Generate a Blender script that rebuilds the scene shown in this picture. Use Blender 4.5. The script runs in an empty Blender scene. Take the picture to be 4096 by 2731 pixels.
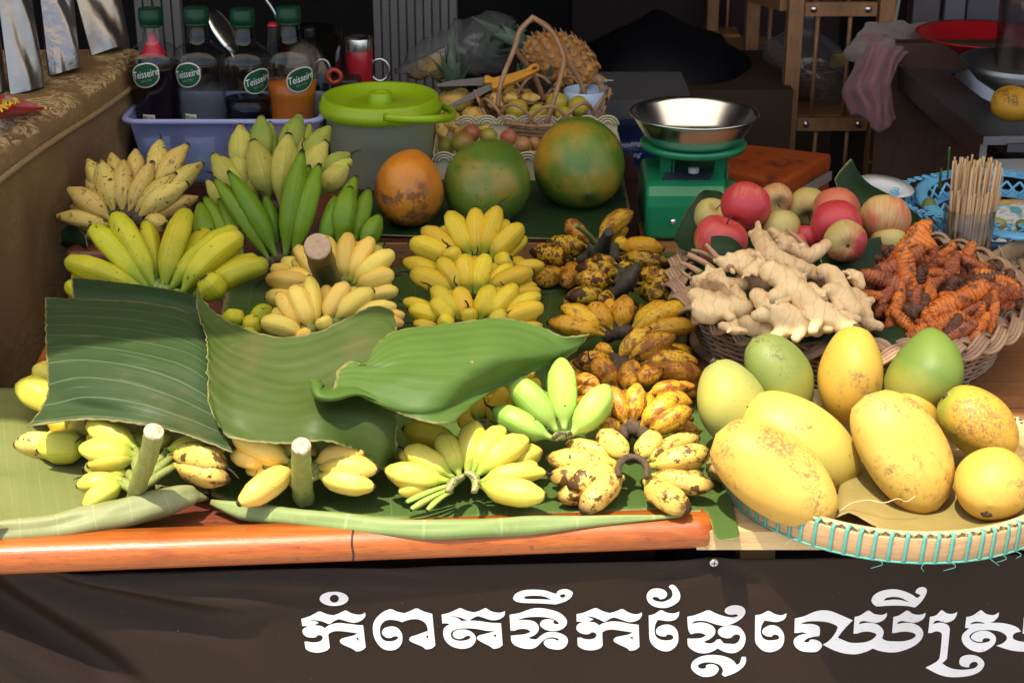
import bpy, bmesh, math, random
from mathutils import Vector, Matrix, noise as mnoise
rnd = random.Random(7)
R = math.radians
PI = math.pi
C = bpy.context.scene.collection

# ------------------------------------------------------------------ camera, sky, sun, exposure
T = 0.552                      # height of the stall table top above the paving
CAMZ = T + 1.098
PITCH = R(22.5)
FOC = 6618.0                   # focal length in photo pixels (4096 wide)
sc = bpy.context.scene
cam = bpy.data.cameras.new('camera')
cam.sensor_width = 36.0
cam.lens = 36.0 * FOC / 4096.0
cam.clip_start = 0.05
cam.clip_end = 200
cam.dof.use_dof = True
cam.dof.focus_distance = 2.35
cam.dof.aperture_fstop = 20.0
co = bpy.data.objects.new('camera', cam)
C.objects.link(co)
co.location = (0, 0, CAMZ)
co.rotation_euler = (R(90) - PITCH, 0, 0)
sc.camera = co

SUN_EL, SUN_AZ = 71.0, 214.0   # azimuth: direction the light comes from, clockwise from +Y
sdir = Vector((math.cos(R(SUN_EL)) * math.sin(R(SUN_AZ)), math.cos(R(SUN_EL)) * math.cos(R(SUN_AZ)), math.sin(R(SUN_EL))))
w = bpy.data.worlds.new('World')
sc.world = w
w.use_nodes = True
nt = w.node_tree
for n_ in list(nt.nodes):
    nt.nodes.remove(n_)
sky = nt.nodes.new('ShaderNodeTexSky')
sky.sky_type = 'NISHITA'
sky.sun_disc = False
sky.sun_elevation = R(SUN_EL)
sky.sun_rotation = R(SUN_AZ)
sky.dust_density = 2.5
sky.ozone_density = 0.6
bg = nt.nodes.new('ShaderNodeBackground')
bg.inputs['Strength'].default_value = 0.15
wo = nt.nodes.new('ShaderNodeOutputWorld')
nt.links.new(sky.outputs[0], bg.inputs[0])
nt.links.new(bg.outputs[0], wo.inputs[0])
sl = bpy.data.lights.new('sun', 'SUN')
sl.energy = 3.8
sl.angle = R(0.7)
sl.color = (1.0, 0.91, 0.74)
so = bpy.data.objects.new('sun', sl)
C.objects.link(so)
so.rotation_euler = sdir.to_track_quat('Z', 'Y').to_euler()
sc.view_settings.view_transform = 'Standard'
sc.view_settings.look = 'None'
sc.view_settings.gamma = 1
sc.view_settings.use_curve_mapping = False
sc.view_settings.exposure = 1.0
sc.render.engine = 'CYCLES'
sc.cycles.use_denoising = True
sc.cycles.max_bounces = 10
sc.cycles.diffuse_bounces = 5
sc.cycles.transparent_max_bounces = 12
sc.cycles.sample_clamp_indirect = 6.0
sc.cycles.caustics_reflective = False
sc.cycles.caustics_refractive = False

# ------------------------------------------------------------------ measuring: photo points onto real surfaces
CAM = Vector((0, 0, CAMZ))
FW = Vector((0, math.cos(PITCH), -math.sin(PITCH)))
UP = Vector((0, math.sin(PITCH), math.cos(PITCH)))
RT = Vector((1, 0, 0))
FR = {'S': (0, 0, 1), 'P': (0, 0, 2352 / 4096.), 'A': (0, 0, 1.68), 'B': (1200, 0, 1.568), 'C': (2400, 0, 1.3868), 'D': (0, 400, 1.3835),
      'E': (1500, 700, 1.68), 'F': (2500, 800, 1.4737), 'G': (0, 1100, 1.3065), 'H': (1400, 1300, 1.568),
      'I': (2600, 1250, 1.4933), 'M': (150, 430, 2), 'N': (1050, 800, 2), 'O': (2050, 800, 2.94),
      'Q': (2100, 1250, 2.94), 'T1': (1190, 2320, 4), 'T2': (1740, 2320, 4), 'T3': (2280, 2320, 4),
      'T4': (2680, 2320, 4), 'T5': (3130, 2320, 4), 'T6': (3508, 2320, 4)}
def fs(f, x, y):
    o = FR[f]
    return (o[0] + x / o[2], o[1] + y / o[2])
def ray(px, py):
    return FW + RT * ((px - 2048) / FOC) - UP * ((py - 1365.5) / FOC)
def onz(px, py, z=0.0):                     # point of that sight line at height z above the table top
    r = ray(px, py)
    return CAM + r * ((T + z - CAMZ) / r.z)
def ond(px, py, d):                         # point of that sight line at distance d into the stall
    r = ray(px, py)
    return CAM + r * (d / r.y)
def onp(px, py, P, n):
    r = ray(px, py)
    return CAM + r * ((P - CAM).dot(n) / r.dot(n))
def depth(p):
    return (p - CAM).dot(FW)
def mpp(p):                                 # metres per photo pixel at p
    return depth(p) / FOC

# ------------------------------------------------------------------ objects
def tag(o, label=None, cat=None, group=None, kind=None):
    if label: o['label'] = label
    if cat: o['category'] = cat
    if group: o['group'] = group
    if kind: o['kind'] = kind
    return o
def thing(name, label, cat, loc, group=None):
    o = bpy.data.objects.new(name, None)
    o.empty_display_size = 0.02
    C.objects.link(o)
    o.location = loc
    return tag(o, label, cat, group)
def mesh(name, V, F, mat, loc, smooth=True, uv=None, mi=None):
    me = bpy.data.meshes.new(name)
    L = Vector(loc)
    me.from_pydata([tuple(Vector(v) - L) for v in V], [], F)
    if smooth:
        me.polygons.foreach_set('use_smooth', [True] * len(F))
    if uv:
        ul = me.uv_layers.new(name='UVMap')
        for lp in me.loops:
            ul.data[lp.index].uv = uv[lp.vertex_index]
    for m in (mat if isinstance(mat, (list, tuple)) else [mat]):
        me.materials.append(m)
    if mi:
        me.polygons.foreach_set('material_index', mi)
    me.update()
    return me
def wloc(o):
    p = Vector(o.location)
    while o.parent:
        o = o.parent
        p = p + Vector(o.location)
    return p
def part(name, geo, mat, parent, smooth=True, label=None, kind=None, mi=None):
    V, F = geo[0], geo[1]
    uv = geo[2] if len(geo) > 2 else None
    me = mesh(name, V, F, mat, wloc(parent), smooth, uv, mi)
    o = bpy.data.objects.new(name, me)
    C.objects.link(o)
    o.parent = parent
    return tag(o, label, None, None, kind)
def solo(name, geo, mat, loc, label=None, cat=None, group=None, kind=None, smooth=True, mi=None):
    uv = geo[2] if len(geo) > 2 else None
    me = mesh(name, geo[0], geo[1], mat, loc, smooth, uv, mi)
    o = bpy.data.objects.new(name, me)
    C.objects.link(o)
    o.location = loc
    return tag(o, label, cat, group, kind)
def again(o, name=None, parent=None, loc=None, rot=None):
    c = o.copy()
    C.objects.link(c)
    c.parent = parent if parent is not None else o.parent
    if loc is not None: c.location = loc
    if rot is not None: c.rotation_euler = rot
    return c
def bevel(o, wd=0.003, seg=2, ang=40):
    m = o.modifiers.new('bevel', 'BEVEL')
    m.width = wd
    m.segments = seg
    m.limit_method = 'ANGLE'
    m.angle_limit = R(ang)
    return o
def solid(o, t, off=-1):
    m = o.modifiers.new('thickness', 'SOLIDIFY')
    m.thickness = t
    m.offset = off
    return o
def subsurf(o, n=1):
    m = o.modifiers.new('smooth', 'SUBSURF')
    m.levels = n
    m.render_levels = n
    return o

# ------------------------------------------------------------------ shapes (world coordinates)
def join(*gs):
    V, F, U = [], [], []
    for g in gs:
        b = len(V)
        V += list(g[0])
        F += [tuple(i + b for i in f) for f in g[1]]
        U += list(g[2]) if len(g) > 2 else [(0, 0)] * len(g[0])
    return V, F, U
def box(c, s, rz=0, m=None):
    c = Vector(c)
    hx, hy, hz = s[0] / 2, s[1] / 2, s[2] / 2
    rot = m if m is not None else Matrix.Rotation(rz, 3, 'Z')
    V = [c + rot @ Vector((x * hx, y * hy, z * hz)) for x in (-1, 1) for y in (-1, 1) for z in (-1, 1)]
    F = [(0, 1, 3, 2), (4, 6, 7, 5), (0, 4, 5, 1), (2, 3, 7, 6), (0, 2, 6, 4), (1, 5, 7, 3)]
    return V, F
def beam(a, b, wd, h):                       # squared bar from a to b, h measured near to vertical
    a, b = Vector(a), Vector(b)
    d = (b - a).normalized()
    ref = Vector((0, 0, 1)) if abs(d.z) < 0.9 else Vector((0, 1, 0))
    s = d.cross(ref).normalized()
    u = s.cross(d)
    return box((a + b) / 2, (wd, (b - a).length, h), m=Matrix((s, d, u)).transposed())
def frame_of(axis):
    a = Vector(axis).normalized()
    ref = Vector((0, 0, 1)) if abs(a.z) < 0.9 else Vector((1, 0, 0))
    x = a.cross(ref).normalized()
    return x, a.cross(x).normalized(), a
def lathe(prof, base, axis=(0, 0, 1), n=32, sx=1, sy=1, closed=True, fn=None):   # prof: (r, h) along axis
    x, y, a = frame_of(axis)
    base = Vector(base)
    V, F, U = [], [], []
    hm = max(abs(p[1]) for p in prof) or 1
    for i, (r, h) in enumerate(prof):
        for k in range(n):
            t = 2 * PI * k / n
            rr = r * (fn(t, i / (len(prof) - 1)) if fn else 1)
            V.append(base + a * h + x * (rr * math.cos(t) * sx) + y * (rr * math.sin(t) * sy))
            U.append((k / n, i / (len(prof) - 1)))
    for i in range(len(prof) - 1):
        for k in range(n):
            k2 = (k + 1) % n
            F.append((i * n + k, i * n + k2, (i + 1) * n + k2, (i + 1) * n + k))
    if closed:
        if prof[0][0] > 1e-6: F.append(tuple(range(n - 1, -1, -1)))
        if prof[-1][0] > 1e-6: F.append(tuple((len(prof) - 1) * n + k for k in range(n)))
    return V, F, U
def catmull(P, n, closed=False):             # P: sequence of Vectors -> n points evenly along
    P = [Vector(p) for p in P]
    out = []
    m = len(P)
    seg = m if closed else m - 1
    for i in range(seg):
        if closed:
            a, b, c, d = P[(i - 1) % m], P[i], P[(i + 1) % m], P[(i + 2) % m]
        else:
            b, c = P[i], P[i + 1]
            a = P[i - 1] if i > 0 else b * 2 - c
            d = P[i + 2] if i + 2 < m else c * 2 - b
        for k in range(10):
            t = k / 10
            out.append(0.5 * ((2 * b) + (c - a) * t + (2 * a - 5 * b + 4 * c - d) * t * t + (3 * b - a - 3 * c + d) * t ** 3))
    if closed: out.append(out[0].copy())
    else: out.append(P[-1].copy())
    L = [0.0]
    for i in range(1, len(out)):
        L.append(L[-1] + (out[i] - out[i - 1]).length)
    res = []
    j = 0
    for k in range(n):
        s = L[-1] * k / ((n - 1) if not closed else n)
        while j < len(L) - 2 and L[j + 1] < s: j += 1
        den = L[j + 1] - L[j]
        f = (s - L[j]) / den if den > 1e-12 else 0
        res.append(out[j].lerp(out[j + 1], f))
    return res
def tube(P, r, n=8, caps=True, closed=False, sec=None, up=None):   # r: number or list along P
    P = [Vector(p) for p in P]
    m = len(P)
    V, F, U = [], [], []
    prev = None
    for i in range(m):
        if closed: t = (P[(i + 1) % m] - P[i - 1])
        else: t = (P[min(i + 1, m - 1)] - P[max(i - 1, 0)])
        t = t.normalized() if t.length > 1e-9 else Vector((0, 0, 1))
        if up is not None:
            x = Vector(up) - t * t.dot(Vector(up))
        elif prev is None:
            x = frame_of(t)[0]
        else:
            x = prev - t * prev.dot(t)
        x = x.normalized()
        prev = x
        y = t.cross(x)
        ri = r[i] if isinstance(r, (list, tuple)) else r
        for k in range(n):
            a = 2 * PI * k / n
            q = ri * (sec(a, i / max(m - 1, 1)) if sec else 1)
            V.append(P[i] + x * (q * math.cos(a)) + y * (q * math.sin(a)))
            U.append((k / n, i / max(m - 1, 1)))
    for i in range(m if closed else m - 1):
        i2 = (i + 1) % m
        for k in range(n):
            k2 = (k + 1) % n
            F.append((i * n + k, i * n + k2, i2 * n + k2, i2 * n + k))
    if caps and not closed:
        F.append(tuple(range(n - 1, -1, -1)))
        F.append(tuple((m - 1) * n + k for k in range(n)))
    return V, F, U
def strip(P, N, hw, th):                     # flat ribbon along P, N: normals
    V, F = [], []
    m = len(P)
    for i in range(m):
        t = (P[min(i + 1, m - 1)] - P[max(i - 1, 0)]).normalized()
        nn = N[i].normalized()
        s = t.cross(nn).normalized()
        for a, b in ((-1, 0), (1, 0), (1, 1), (-1, 1)):
            V.append(P[i] + s * (a * hw) + nn * (b * th))
    for i in range(m - 1):
        for k in range(4):
            k2 = (k + 1) % 4
            F.append((i * 4 + k, i * 4 + k2, i * 4 + 4 + k2, i * 4 + 4 + k))
    F += [(3, 2, 1, 0), tuple((m - 1) * 4 + k for k in range(4))]
    return V, F
def grid(rows, nu, nv, fn=None, jag=None):   # rows of Vectors -> smooth sheet
    rr = [catmull(r, nu) for r in rows]
    cols = []
    for k in range(nu):
        cols.append(catmull([r[k] for r in rr], nv) if len(rr) > 2 else [rr[0][k].lerp(rr[1][k], j / (nv - 1)) for j in range(nv)])
    V, F, U = [], [], []
    for j in range(nv):
        for k in range(nu):
            p = cols[k][j]
            if fn: p = fn(p, k / (nu - 1), j / (nv - 1))
            V.append(p)
            U.append((k / (nu - 1), j / (nv - 1)))
    for j in range(nv - 1):
        for k in range(nu - 1):
            F.append((j * nu + k, j * nu + k + 1, (j + 1) * nu + k + 1, (j + 1) * nu + k))
    return V, F, U
def blob(c, axis, prof, n=20, sx=1, sy=1, lump=0.0, ls=20, seed=0):   # prof in metres (r,h); lumpy lathe
    g = lathe(prof, c, axis, n, sx, sy)
    if lump:
        o = Vector((seed * 3.7, seed * 1.3, 0))
        cc = Vector(c)
        g = ([v + (v - cc).normalized() * (mnoise.noise(v * ls + o) * lump) for v in g[0]], g[1], g[2])
    return g
def egg_prof(L, W, fat=0.5, p1=0.5, p2=0.5, n=16):
    out = []
    for i in range(n + 1):
        t = i / n
        s = t ** (math.log(0.5) / math.log(fat))
        r = math.sin(PI * s)
        r = max(r, 0) ** (p1 if t < fat else p2)
        out.append((max(r * W / 2, 0.0 if i in (0, n) else 1e-4), (t - 0.5) * L))
    return out

# ------------------------------------------------------------------ procedural materials
class NB:
    def __init__(s, name):
        s.m = bpy.data.materials.new(name)
        s.m.use_nodes = True
        s.t = s.m.node_tree
        s.t.nodes.clear()
        s.out = s.n('ShaderNodeOutputMaterial')
    def n(s, typ, **kw):
        nd = s.t.nodes.new(typ)
        for k, v in kw.items(): setattr(nd, k, v)
        return nd
    def l(s, a, b): s.t.links.new(a, b)
    def put(s, nd, key, v):
        if v is None: return
        if hasattr(v, 'is_output'): s.l(v, nd.inputs[key])
        else:
            i = nd.inputs[key]
            if isinstance(v, (tuple, list)) and len(v) == 3 and i.type == 'RGBA': v = (*v, 1)
            i.default_value = v
    def mix(s, f, a, b, mode='MIX'):
        nd = s.n('ShaderNodeMix', data_type='RGBA', blend_type=mode)
        nd.clamp_factor = True
        s.put(nd, 0, f); s.put(nd, 6, a); s.put(nd, 7, b)
        return nd.outputs[2]
    def math(s, op, a, b=None, c=None):
        nd = s.n('ShaderNodeMath', operation=op)
        s.put(nd, 0, a); s.put(nd, 1, b); s.put(nd, 2, c)
        return nd.outputs[0]
    def ramp(s, f, stops):                      # stops: (pos, value or colour)
        nd = s.n('ShaderNodeValToRGB')
        e = nd.color_ramp.elements
        while len(e) < len(stops): e.new(0.5)
        for i, (p, c) in enumerate(stops):
            e[i].position = p
            e[i].color = (c, c, c, 1) if not isinstance(c, (tuple, list)) else (*c[:3], 1)
        s.put(nd, 0, f)
        return nd.outputs[0]
    def noise(s, vec, scale, detail=3, rough=0.55, dist=0):
        nd = s.n('ShaderNodeTexNoise')
        s.put(nd, 'Vector', vec)
        nd.inputs['Scale'].default_value = scale
        nd.inputs['Detail'].default_value = detail
        nd.inputs['Roughness'].default_value = rough
        nd.inputs['Distortion'].default_value = dist
        return nd.outputs[0]
    def voro(s, vec, scale, feat='F1'):
        nd = s.n('ShaderNodeTexVoronoi', feature=feat)
        s.put(nd, 'Vector', vec)
        nd.inputs['Scale'].default_value = scale
        return nd.outputs[0]
    def coords(s, jitter=True, stretch=None, kind='Object'):
        tc = s.n('ShaderNodeTexCoord')
        v = tc.outputs[kind]
        if jitter:
            oi = s.n('ShaderNodeObjectInfo')
            s.rand = oi.outputs['Random']
            ad = s.n('ShaderNodeVectorMath', operation='MULTIPLY_ADD')
            cx = s.n('ShaderNodeCombineXYZ')
            for k in range(3): s.l(s.rand, cx.inputs[k])
            s.l(cx.outputs[0], ad.inputs[0])
            ad.inputs[1].default_value = (7.3, 3.1, 5.7)
            s.l(v, ad.inputs[2])
            v = ad.outputs[0]
        if stretch:
            mp = s.n('ShaderNodeVectorMath', operation='MULTIPLY')
            s.l(v, mp.inputs[0])
            mp.inputs[1].default_value = stretch
            v = mp.outputs[0]
        return v
    def bsdf(s, col, rough=0.5, metal=0, coat=0, trans=0, ior=1.45, sss=0, alpha=1, spec=0.5, bumpv=None, bump=0, bdist=0.002, sheen=0):
        b = s.n('ShaderNodeBsdfPrincipled')
        s.put(b, 'Base Color', col); s.put(b, 'Roughness', rough); s.put(b, 'Metallic', metal)
        s.put(b, 'Coat Weight', coat); s.put(b, 'Transmission Weight', trans); s.put(b, 'IOR', ior)
        s.put(b, 'Alpha', alpha); s.put(b, 'Specular IOR Level', spec); s.put(b, 'Sheen Weight', sheen)
        b.inputs['Coat Roughness'].default_value = 0.15
        if sss:
            b.inputs['Subsurface Weight'].default_value = sss
            b.inputs['Subsurface Radius'].default_value = (0.008, 0.005, 0.002)
            b.inputs['Subsurface Scale'].default_value = 1.0
        if bumpv is not None and bump:
            bp = s.n('ShaderNodeBump')
            bp.inputs['Strength'].default_value = bump
            bp.inputs['Distance'].default_value = bdist
            s.l(bumpv, bp.inputs['Height'])
            s.l(bp.outputs[0], b.inputs['Normal'])
        s.b = b
        s.l(b.outputs[0], s.out.inputs[0])
        return b
MATS = {}
def M(name, base, var=None, vs=30, spots=(), rough=0.5, rvar=0.0, bump=0.0, bs=200, stretch=None, jit=0.0, kind='Object', bdist=0.002, **kw):
    b = NB(name)
    v = b.coords(True, stretch, kind)
    col = base
    if var is not None:
        col = b.mix(b.ramp(b.noise(v, vs, 4), [(0.3, 0.0), (0.7, 1.0)]), base, var)
    for (sc_, scale, thr, soft, det) in spots:
        f = b.ramp(b.noise(v, scale, det), [(thr - soft, 0.0), (thr + soft, 1.0)])
        col = b.mix(f, col, sc_)
    if jit:
        hs = b.n('ShaderNodeHueSaturation')
        b.put(hs, 'Color', col)
        b.l(b.math('MULTIPLY_ADD', b.rand, jit * 2, 1 - jit), hs.inputs['Value'])
        b.l(b.math('MULTIPLY_ADD', b.rand, jit * 0.12, 0.5 - jit * 0.06), hs.inputs['Hue'])
        col = hs.outputs[0]
    rg = rough
    if rvar:
        rg = b.math('MULTIPLY_ADD', b.noise(v, vs * 2, 3), rvar * 2, rough - rvar)
    bv = b.noise(v, bs, 3) if bump else None
    b.bsdf(col, rg, bumpv=bv, bump=bump, bdist=bdist, **kw)
    MATS[name] = b.m
    return b.m
# ------------------------------------------------------------------ materials of the setting
def wood(name, c1, c2, rough=0.4, coat=0.3, grain=(3, 60, 60), dark=None, spec=0.5):
    b = NB(name)
    v = b.coords(True, grain)
    n1 = b.noise(v, 1.0, 5, 0.6, 0.6)
    col = b.mix(b.ramp(n1, [(0.3, 0.0), (0.68, 1.0)]), c1, c2)
    n2 = b.noise(v, 6.0, 4, 0.7)
    col = b.mix(b.ramp(n2, [(0.52, 0.0), (0.66, 0.55)]), col, dark or tuple(x * 0.35 for x in c1))
    v3 = b.coords(True)
    n3 = b.noise(v3, 9.0, 3)
    col = b.mix(b.ramp(b.noise(v3, 70, 4, 0.7), [(0.66, 0.0), (0.70, 0.75)]), col, tuple(x * 0.25 for x in c1))
    col = b.mix(b.ramp(n3, [(0.52, 0.0), (0.72, 0.5)]), col, tuple(x * 0.55 for x in c2))
    n4 = b.noise(v3, 35.0, 5)
    b.bsdf(col, b.math('MULTIPLY_ADD', n4, 0.35, rough - 0.15), coat=coat, bumpv=n2, bump=0.25, spec=spec)
    return b.m
mt_rail = wood('varnished_rail', (0.46, 0.125, 0.014), (0.30, 0.06, 0.008), 0.36, 0.25, (2.2, 90, 90), dark=(0.10, 0.025, 0.008))
mt_redwood = wood('dark_red_wood', (0.10, 0.026, 0.012), (0.17, 0.045, 0.018), 0.4, 0.25)
mt_darkboard = wood('dark_board', (0.028, 0.010, 0.007), (0.05, 0.016, 0.01), 0.5, 0.1)
mt_pale = wood('pale_pine', (0.62, 0.44, 0.21), (0.50, 0.33, 0.14), 0.5, 0.1, (2, 40, 40), (0.35, 0.2, 0.08))
mt_brownwood = wood('brown_table_wood', (0.36, 0.16, 0.055), (0.26, 0.10, 0.035), 0.38, 0.3, (3, 45, 45))
mt_shelfwood = wood('shelf_wood', (0.36, 0.18, 0.075), (0.27, 0.125, 0.05), 0.5, 0.1, (40, 40, 4))
mt_paving = M('paving', (0.36, 0.335, 0.30), (0.42, 0.39, 0.35), 3, rough=0.85, bump=0.3, bs=60)
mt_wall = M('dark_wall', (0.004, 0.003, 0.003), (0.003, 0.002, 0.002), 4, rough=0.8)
ma = NB('awning_cloth')
d_ = ma.n('ShaderNodeBsdfDiffuse'); ma.put(d_, 'Color', (0.62, 0.56, 0.48))
t_ = ma.n('ShaderNodeBsdfTranslucent'); ma.put(t_, 'Color', (0.74, 0.65, 0.52))
x_ = ma.n('ShaderNodeMixShader'); x_.inputs[0].default_value = 0.72
ma.l(d_.outputs[0], x_.inputs[1]); ma.l(t_.outputs[0], x_.inputs[2]); ma.l(x_.outputs[0], ma.out.inputs[0])
mt_awning = ma.m
mt_steel = M('steel', (0.62, 0.62, 0.63), rough=0.28, metal=1.0, rvar=0.06, vs=12)
mt_chrome = M('polished_steel', (0.80, 0.80, 0.80), rough=0.22, metal=1.0, rvar=0.07, vs=14)
mt_black = M('black_plastic', (0.012, 0.012, 0.013), rough=0.4)
mt_letter = M('white_print', (0.78, 0.78, 0.77), (0.62, 0.61, 0.60), 5, rough=0.5, bump=0.1, bs=900, spots=[((0.45, 0.42, 0.38), 160, 0.70, 0.04, 3)])

# ground, canopy and the dark hall behind
solo('ground', ([(-30, -30, 0), (30, -30, 0), (30, 30, 0), (-30, 30, 0)], [(0, 1, 2, 3)]), mt_paving, (0, 0, 0), kind='structure')
solo('floor', ([(-3.45, 2.02, 0.004), (3.45, 2.02, 0.004), (3.45, 6.25, 0.004), (-3.45, 6.25, 0.004)], [(0, 1, 2, 3)]), M('dark_floor', (0.045, 0.038, 0.033), (0.03, 0.026, 0.023), 5, rough=0.7), (0, 0, 0.004), kind='structure')
aw = thing('awning', 'flat cloth awning stretched over the fruit stall', 'awning', (0, 1.75, 2.32))
YE = 1.80
rows = []
for y in (YE, 2.1, 2.4, 2.75, 3.1):
    rows.append([Vector((x, y + (0.05 * math.sin(x * 5.1) if y == YE else 0), 2.32 + 0.04 * math.sin(x * 2.2 + y) + (y - YE) * 0.04)) for x in (-3.4, -2.4, -1.5, -0.6, 0.3, 1.2, 2.1, 3.3)])
part('canopy', grid(rows, 60, 14), mt_awning, aw)
part('front_bar', tube([(-3.4, YE + 0.4, 2.30), (3.3, YE + 0.4, 2.30)], 0.02, 10), mt_steel, aw)
for x in (-3.3, 3.2):
    part('pole', tube([(x, YE + 0.4, 0), (x, YE + 0.4, 2.30)], 0.025, 10), mt_steel, aw)
def wall(name, label, c, s):
    o = solo(name, box(c, s), mt_wall, c, label, 'wall', smooth=False)
    return o
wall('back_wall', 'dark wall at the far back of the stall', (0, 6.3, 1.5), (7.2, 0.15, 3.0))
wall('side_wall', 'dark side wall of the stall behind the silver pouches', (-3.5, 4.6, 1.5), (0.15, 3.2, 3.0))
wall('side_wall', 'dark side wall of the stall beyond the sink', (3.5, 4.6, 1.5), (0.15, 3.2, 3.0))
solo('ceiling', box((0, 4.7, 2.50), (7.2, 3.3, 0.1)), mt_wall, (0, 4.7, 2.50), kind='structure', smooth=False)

# ------------------------------------------------------------------ main table: boards, bullnose rail, apron, legs
pL, pR = onz(0, 2200, 0.0), onz(2850, 2095, 0.0)
yaw = math.atan2(pR.y - pL.y, pR.x - pL.x)
ex = Vector((math.cos(yaw), math.sin(yaw), 0))
ey = Vector((-math.sin(yaw), math.cos(yaw), 0))
TB = thing('display_table', 'long varnished red wooden table under the bananas with rounded front rail', 'table', (pL.x, pL.y, 0))
xl = -0.88
xr = pR.x
def tp(x, y, z=0.0):          # table frame: x world-like along rail, y back from rail, z above top
    return pL + ex * ((x - pL.x) / ex.x) + ey * y + Vector((0, 0, z))
# bullnose rail profile in (y, z): flat top then half round nose
prof = [(0.027, -0.001)] + [(0.004 + 0.0, 0.0)] + [(0.0 - 0.0225 * math.sin(a), -0.0225 + 0.0225 * math.cos(a)) for a in [PI * k / 12 for k in range(0, 13)]] + [(0.027, -0.045)]
def rail_geo(x0, x1, n=60):
    V, F, U = [], [], []
    m = len(prof)
    xs = [x0 + (x1 - x0) * k / n for k in range(n + 1)]
    for i, x in enumerate(xs):
        e = min(1.0, (x1 - x) / 0.016 if x1 - x < 0.016 else 1.0)
        s = math.sqrt(max(0.0, 1 - (1 - e) ** 2)) if e < 1 else 1
        for (y, z) in prof:
            yy = 0.027 + (y - 0.027) * (0.62 + 0.38 * s)
            zz = -0.0225 + (z + 0.0225) * (0.75 + 0.25 * s)
            V.append(tp(x, yy - 0.0, zz + 0.012))
    for i in range(n):
        for k in range(m):
            k2 = (k + 1) % m
            F.append((i * m + k, i * m + k2, (i + 1) * m + k2, (i + 1) * m + k))
    F.append(tuple(range(m - 1, -1, -1)))
    F.append(tuple(n * m + k for k in range(m)))
    return V, F
xs_extra = xr
part('front_rail', rail_geo(-0.80, xr + 0.004, 80), mt_rail, TB)
part('rail_joint', strip([tp(-0.215 + 0.001 * math.sin(k), 0.027 + (y - 0.027) * 1.01, z * 1.02 + 0.0128) for k, (y, z) in enumerate(prof[1:-1])],
                        [Vector((0, -math.sin(k / 12 * PI), math.cos(k / 12 * PI))) for k in range(-1, 13)], 0.0013, 0.0004), mt_darkboard, TB)
slot = onz(1095, 2090, 0).x
bx = -1.25
for i, (a, b_) in enumerate([(-0.735, -0.56), (-0.557, slot - 0.004), (slot + 0.004, -0.03), (-0.027, xr - 0.004)]):
    g = box((0, 0, 0), (1, 1, 1))
    x0, x1 = a, b_
    vs_ = [tp(x0 if p.x < 0 else x1, 0.029 if p.y < 0 else 1.62, -0.004 if p.z > 0 else -0.028) for p in g[0]]
    part('board', (vs_, g[1]), mt_redwood, TB, smooth=False)
part('side_rim', beam(tp(-0.725, 0.03, 0.006), tp(-0.725, 1.55, 0.006), 0.026, 0.036), mt_rail, TB, smooth=False)
part('apron', box(tp(-0.26, 0.075, -0.085), (0.94, 0.02, 0.10), yaw), mt_darkboard, TB, smooth=False)
part('apron_block', box(tp(xr - 0.012, 0.068, -0.075), (0.03, 0.02, 0.07), yaw), mt_black, TB, smooth=False)
for x, y in ((-0.68, 0.15), (xr - 0.05, 0.15), (-0.68, 1.5), (xr - 0.05, 1.5)):
    p = tp(x, y)
    part('leg', box((p.x, p.y, (T - 0.03) / 2), (0.06, 0.06, T - 0.03)), mt_darkboard, TB, smooth=False)
# low wooden platform under the papayas
BD = thing('low_platform', 'low wooden platform covered by a leaf behind the yellow bananas', 'platform', (0.05, 3.25, T))
f0 = ond(1500, 960, 3.02)
part('platform_board', box((-0.12, 3.28, T + 0.0505), (0.66, 0.50, 0.015)), mt_redwood, BD, smooth=False)
part('front_slat', box((-0.12, 3.022, T + 0.036), (0.66, 0.012, 0.03)), mt_shelfwood, BD, smooth=False)
part('lower_slat', box((-0.12, 3.018, T + 0.010), (0.66, 0.012, 0.018)), mt_shelfwood, BD, smooth=False)

# ------------------------------------------------------------------ right hand table
TR = thing('side_table', 'pale wooden table carrying the mango tray and wicker basket', 'table', (1.0, 2.4, 0))
x0 = onz(2800, 2200, -0.01).x
part('front_board', box(((x0 + 2.2) / 2, 2.045, T - 0.016), (2.2 - x0, 0.13, 0.028)), mt_pale, TR, smooth=False)
yb = 2.112
for k, wd in enumerate((0.27, 0.30, 0.30, 0.33)):
    part('board', box(((x0 + 2.2) / 2 + 0.012, yb + wd / 2, T - 0.017), (2.2 - x0, wd - 0.004, 0.028)), mt_brownwood, TR, smooth=False)
    yb += wd
for x, y in ((x0 + 0.1, 2.1), (2.1, 2.1), (x0 + 0.1, 3.2), (2.1, 3.2)):
    part('leg', box((x, y, (T - 0.034) / 2), (0.05, 0.05, T - 0.034)), mt_pale, TR, smooth=False)

# ------------------------------------------------------------------ banner with the white lettering
mb = NB('banner_vinyl')
v = mb.coords(False)
wv1 = mb.n('ShaderNodeTexWave', wave_type='BANDS', bands_direction='X'); mb.put(wv1, 'Vector', v); wv1.inputs['Scale'].default_value = 170
wv2 = mb.n('ShaderNodeTexWave', wave_type='BANDS', bands_direction='Z'); mb.put(wv2, 'Vector', v); wv2.inputs['Scale'].default_value = 170
weave = mb.math('ADD', wv1.outputs[0], wv2.outputs[0])
col = mb.mix(mb.ramp(mb.noise(v, 5, 4), [(0.3, 0.0), (0.7, 1.0)]), (0.017, 0.0105, 0.007), (0.026, 0.0155, 0.010))
col = mb.mix(mb.math('MULTIPLY', wv1.outputs[0], 0.12), col, (0.05, 0.037, 0.028))
sp = mb.ramp(mb.noise(v, 420, 2), [(0.735, 0.0), (0.76, 1.0)])
sp = mb.math('MULTIPLY', sp, mb.ramp(mb.noise(v, 9, 2), [(0.45, 0.0), (0.6, 0.7)]))
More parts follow.
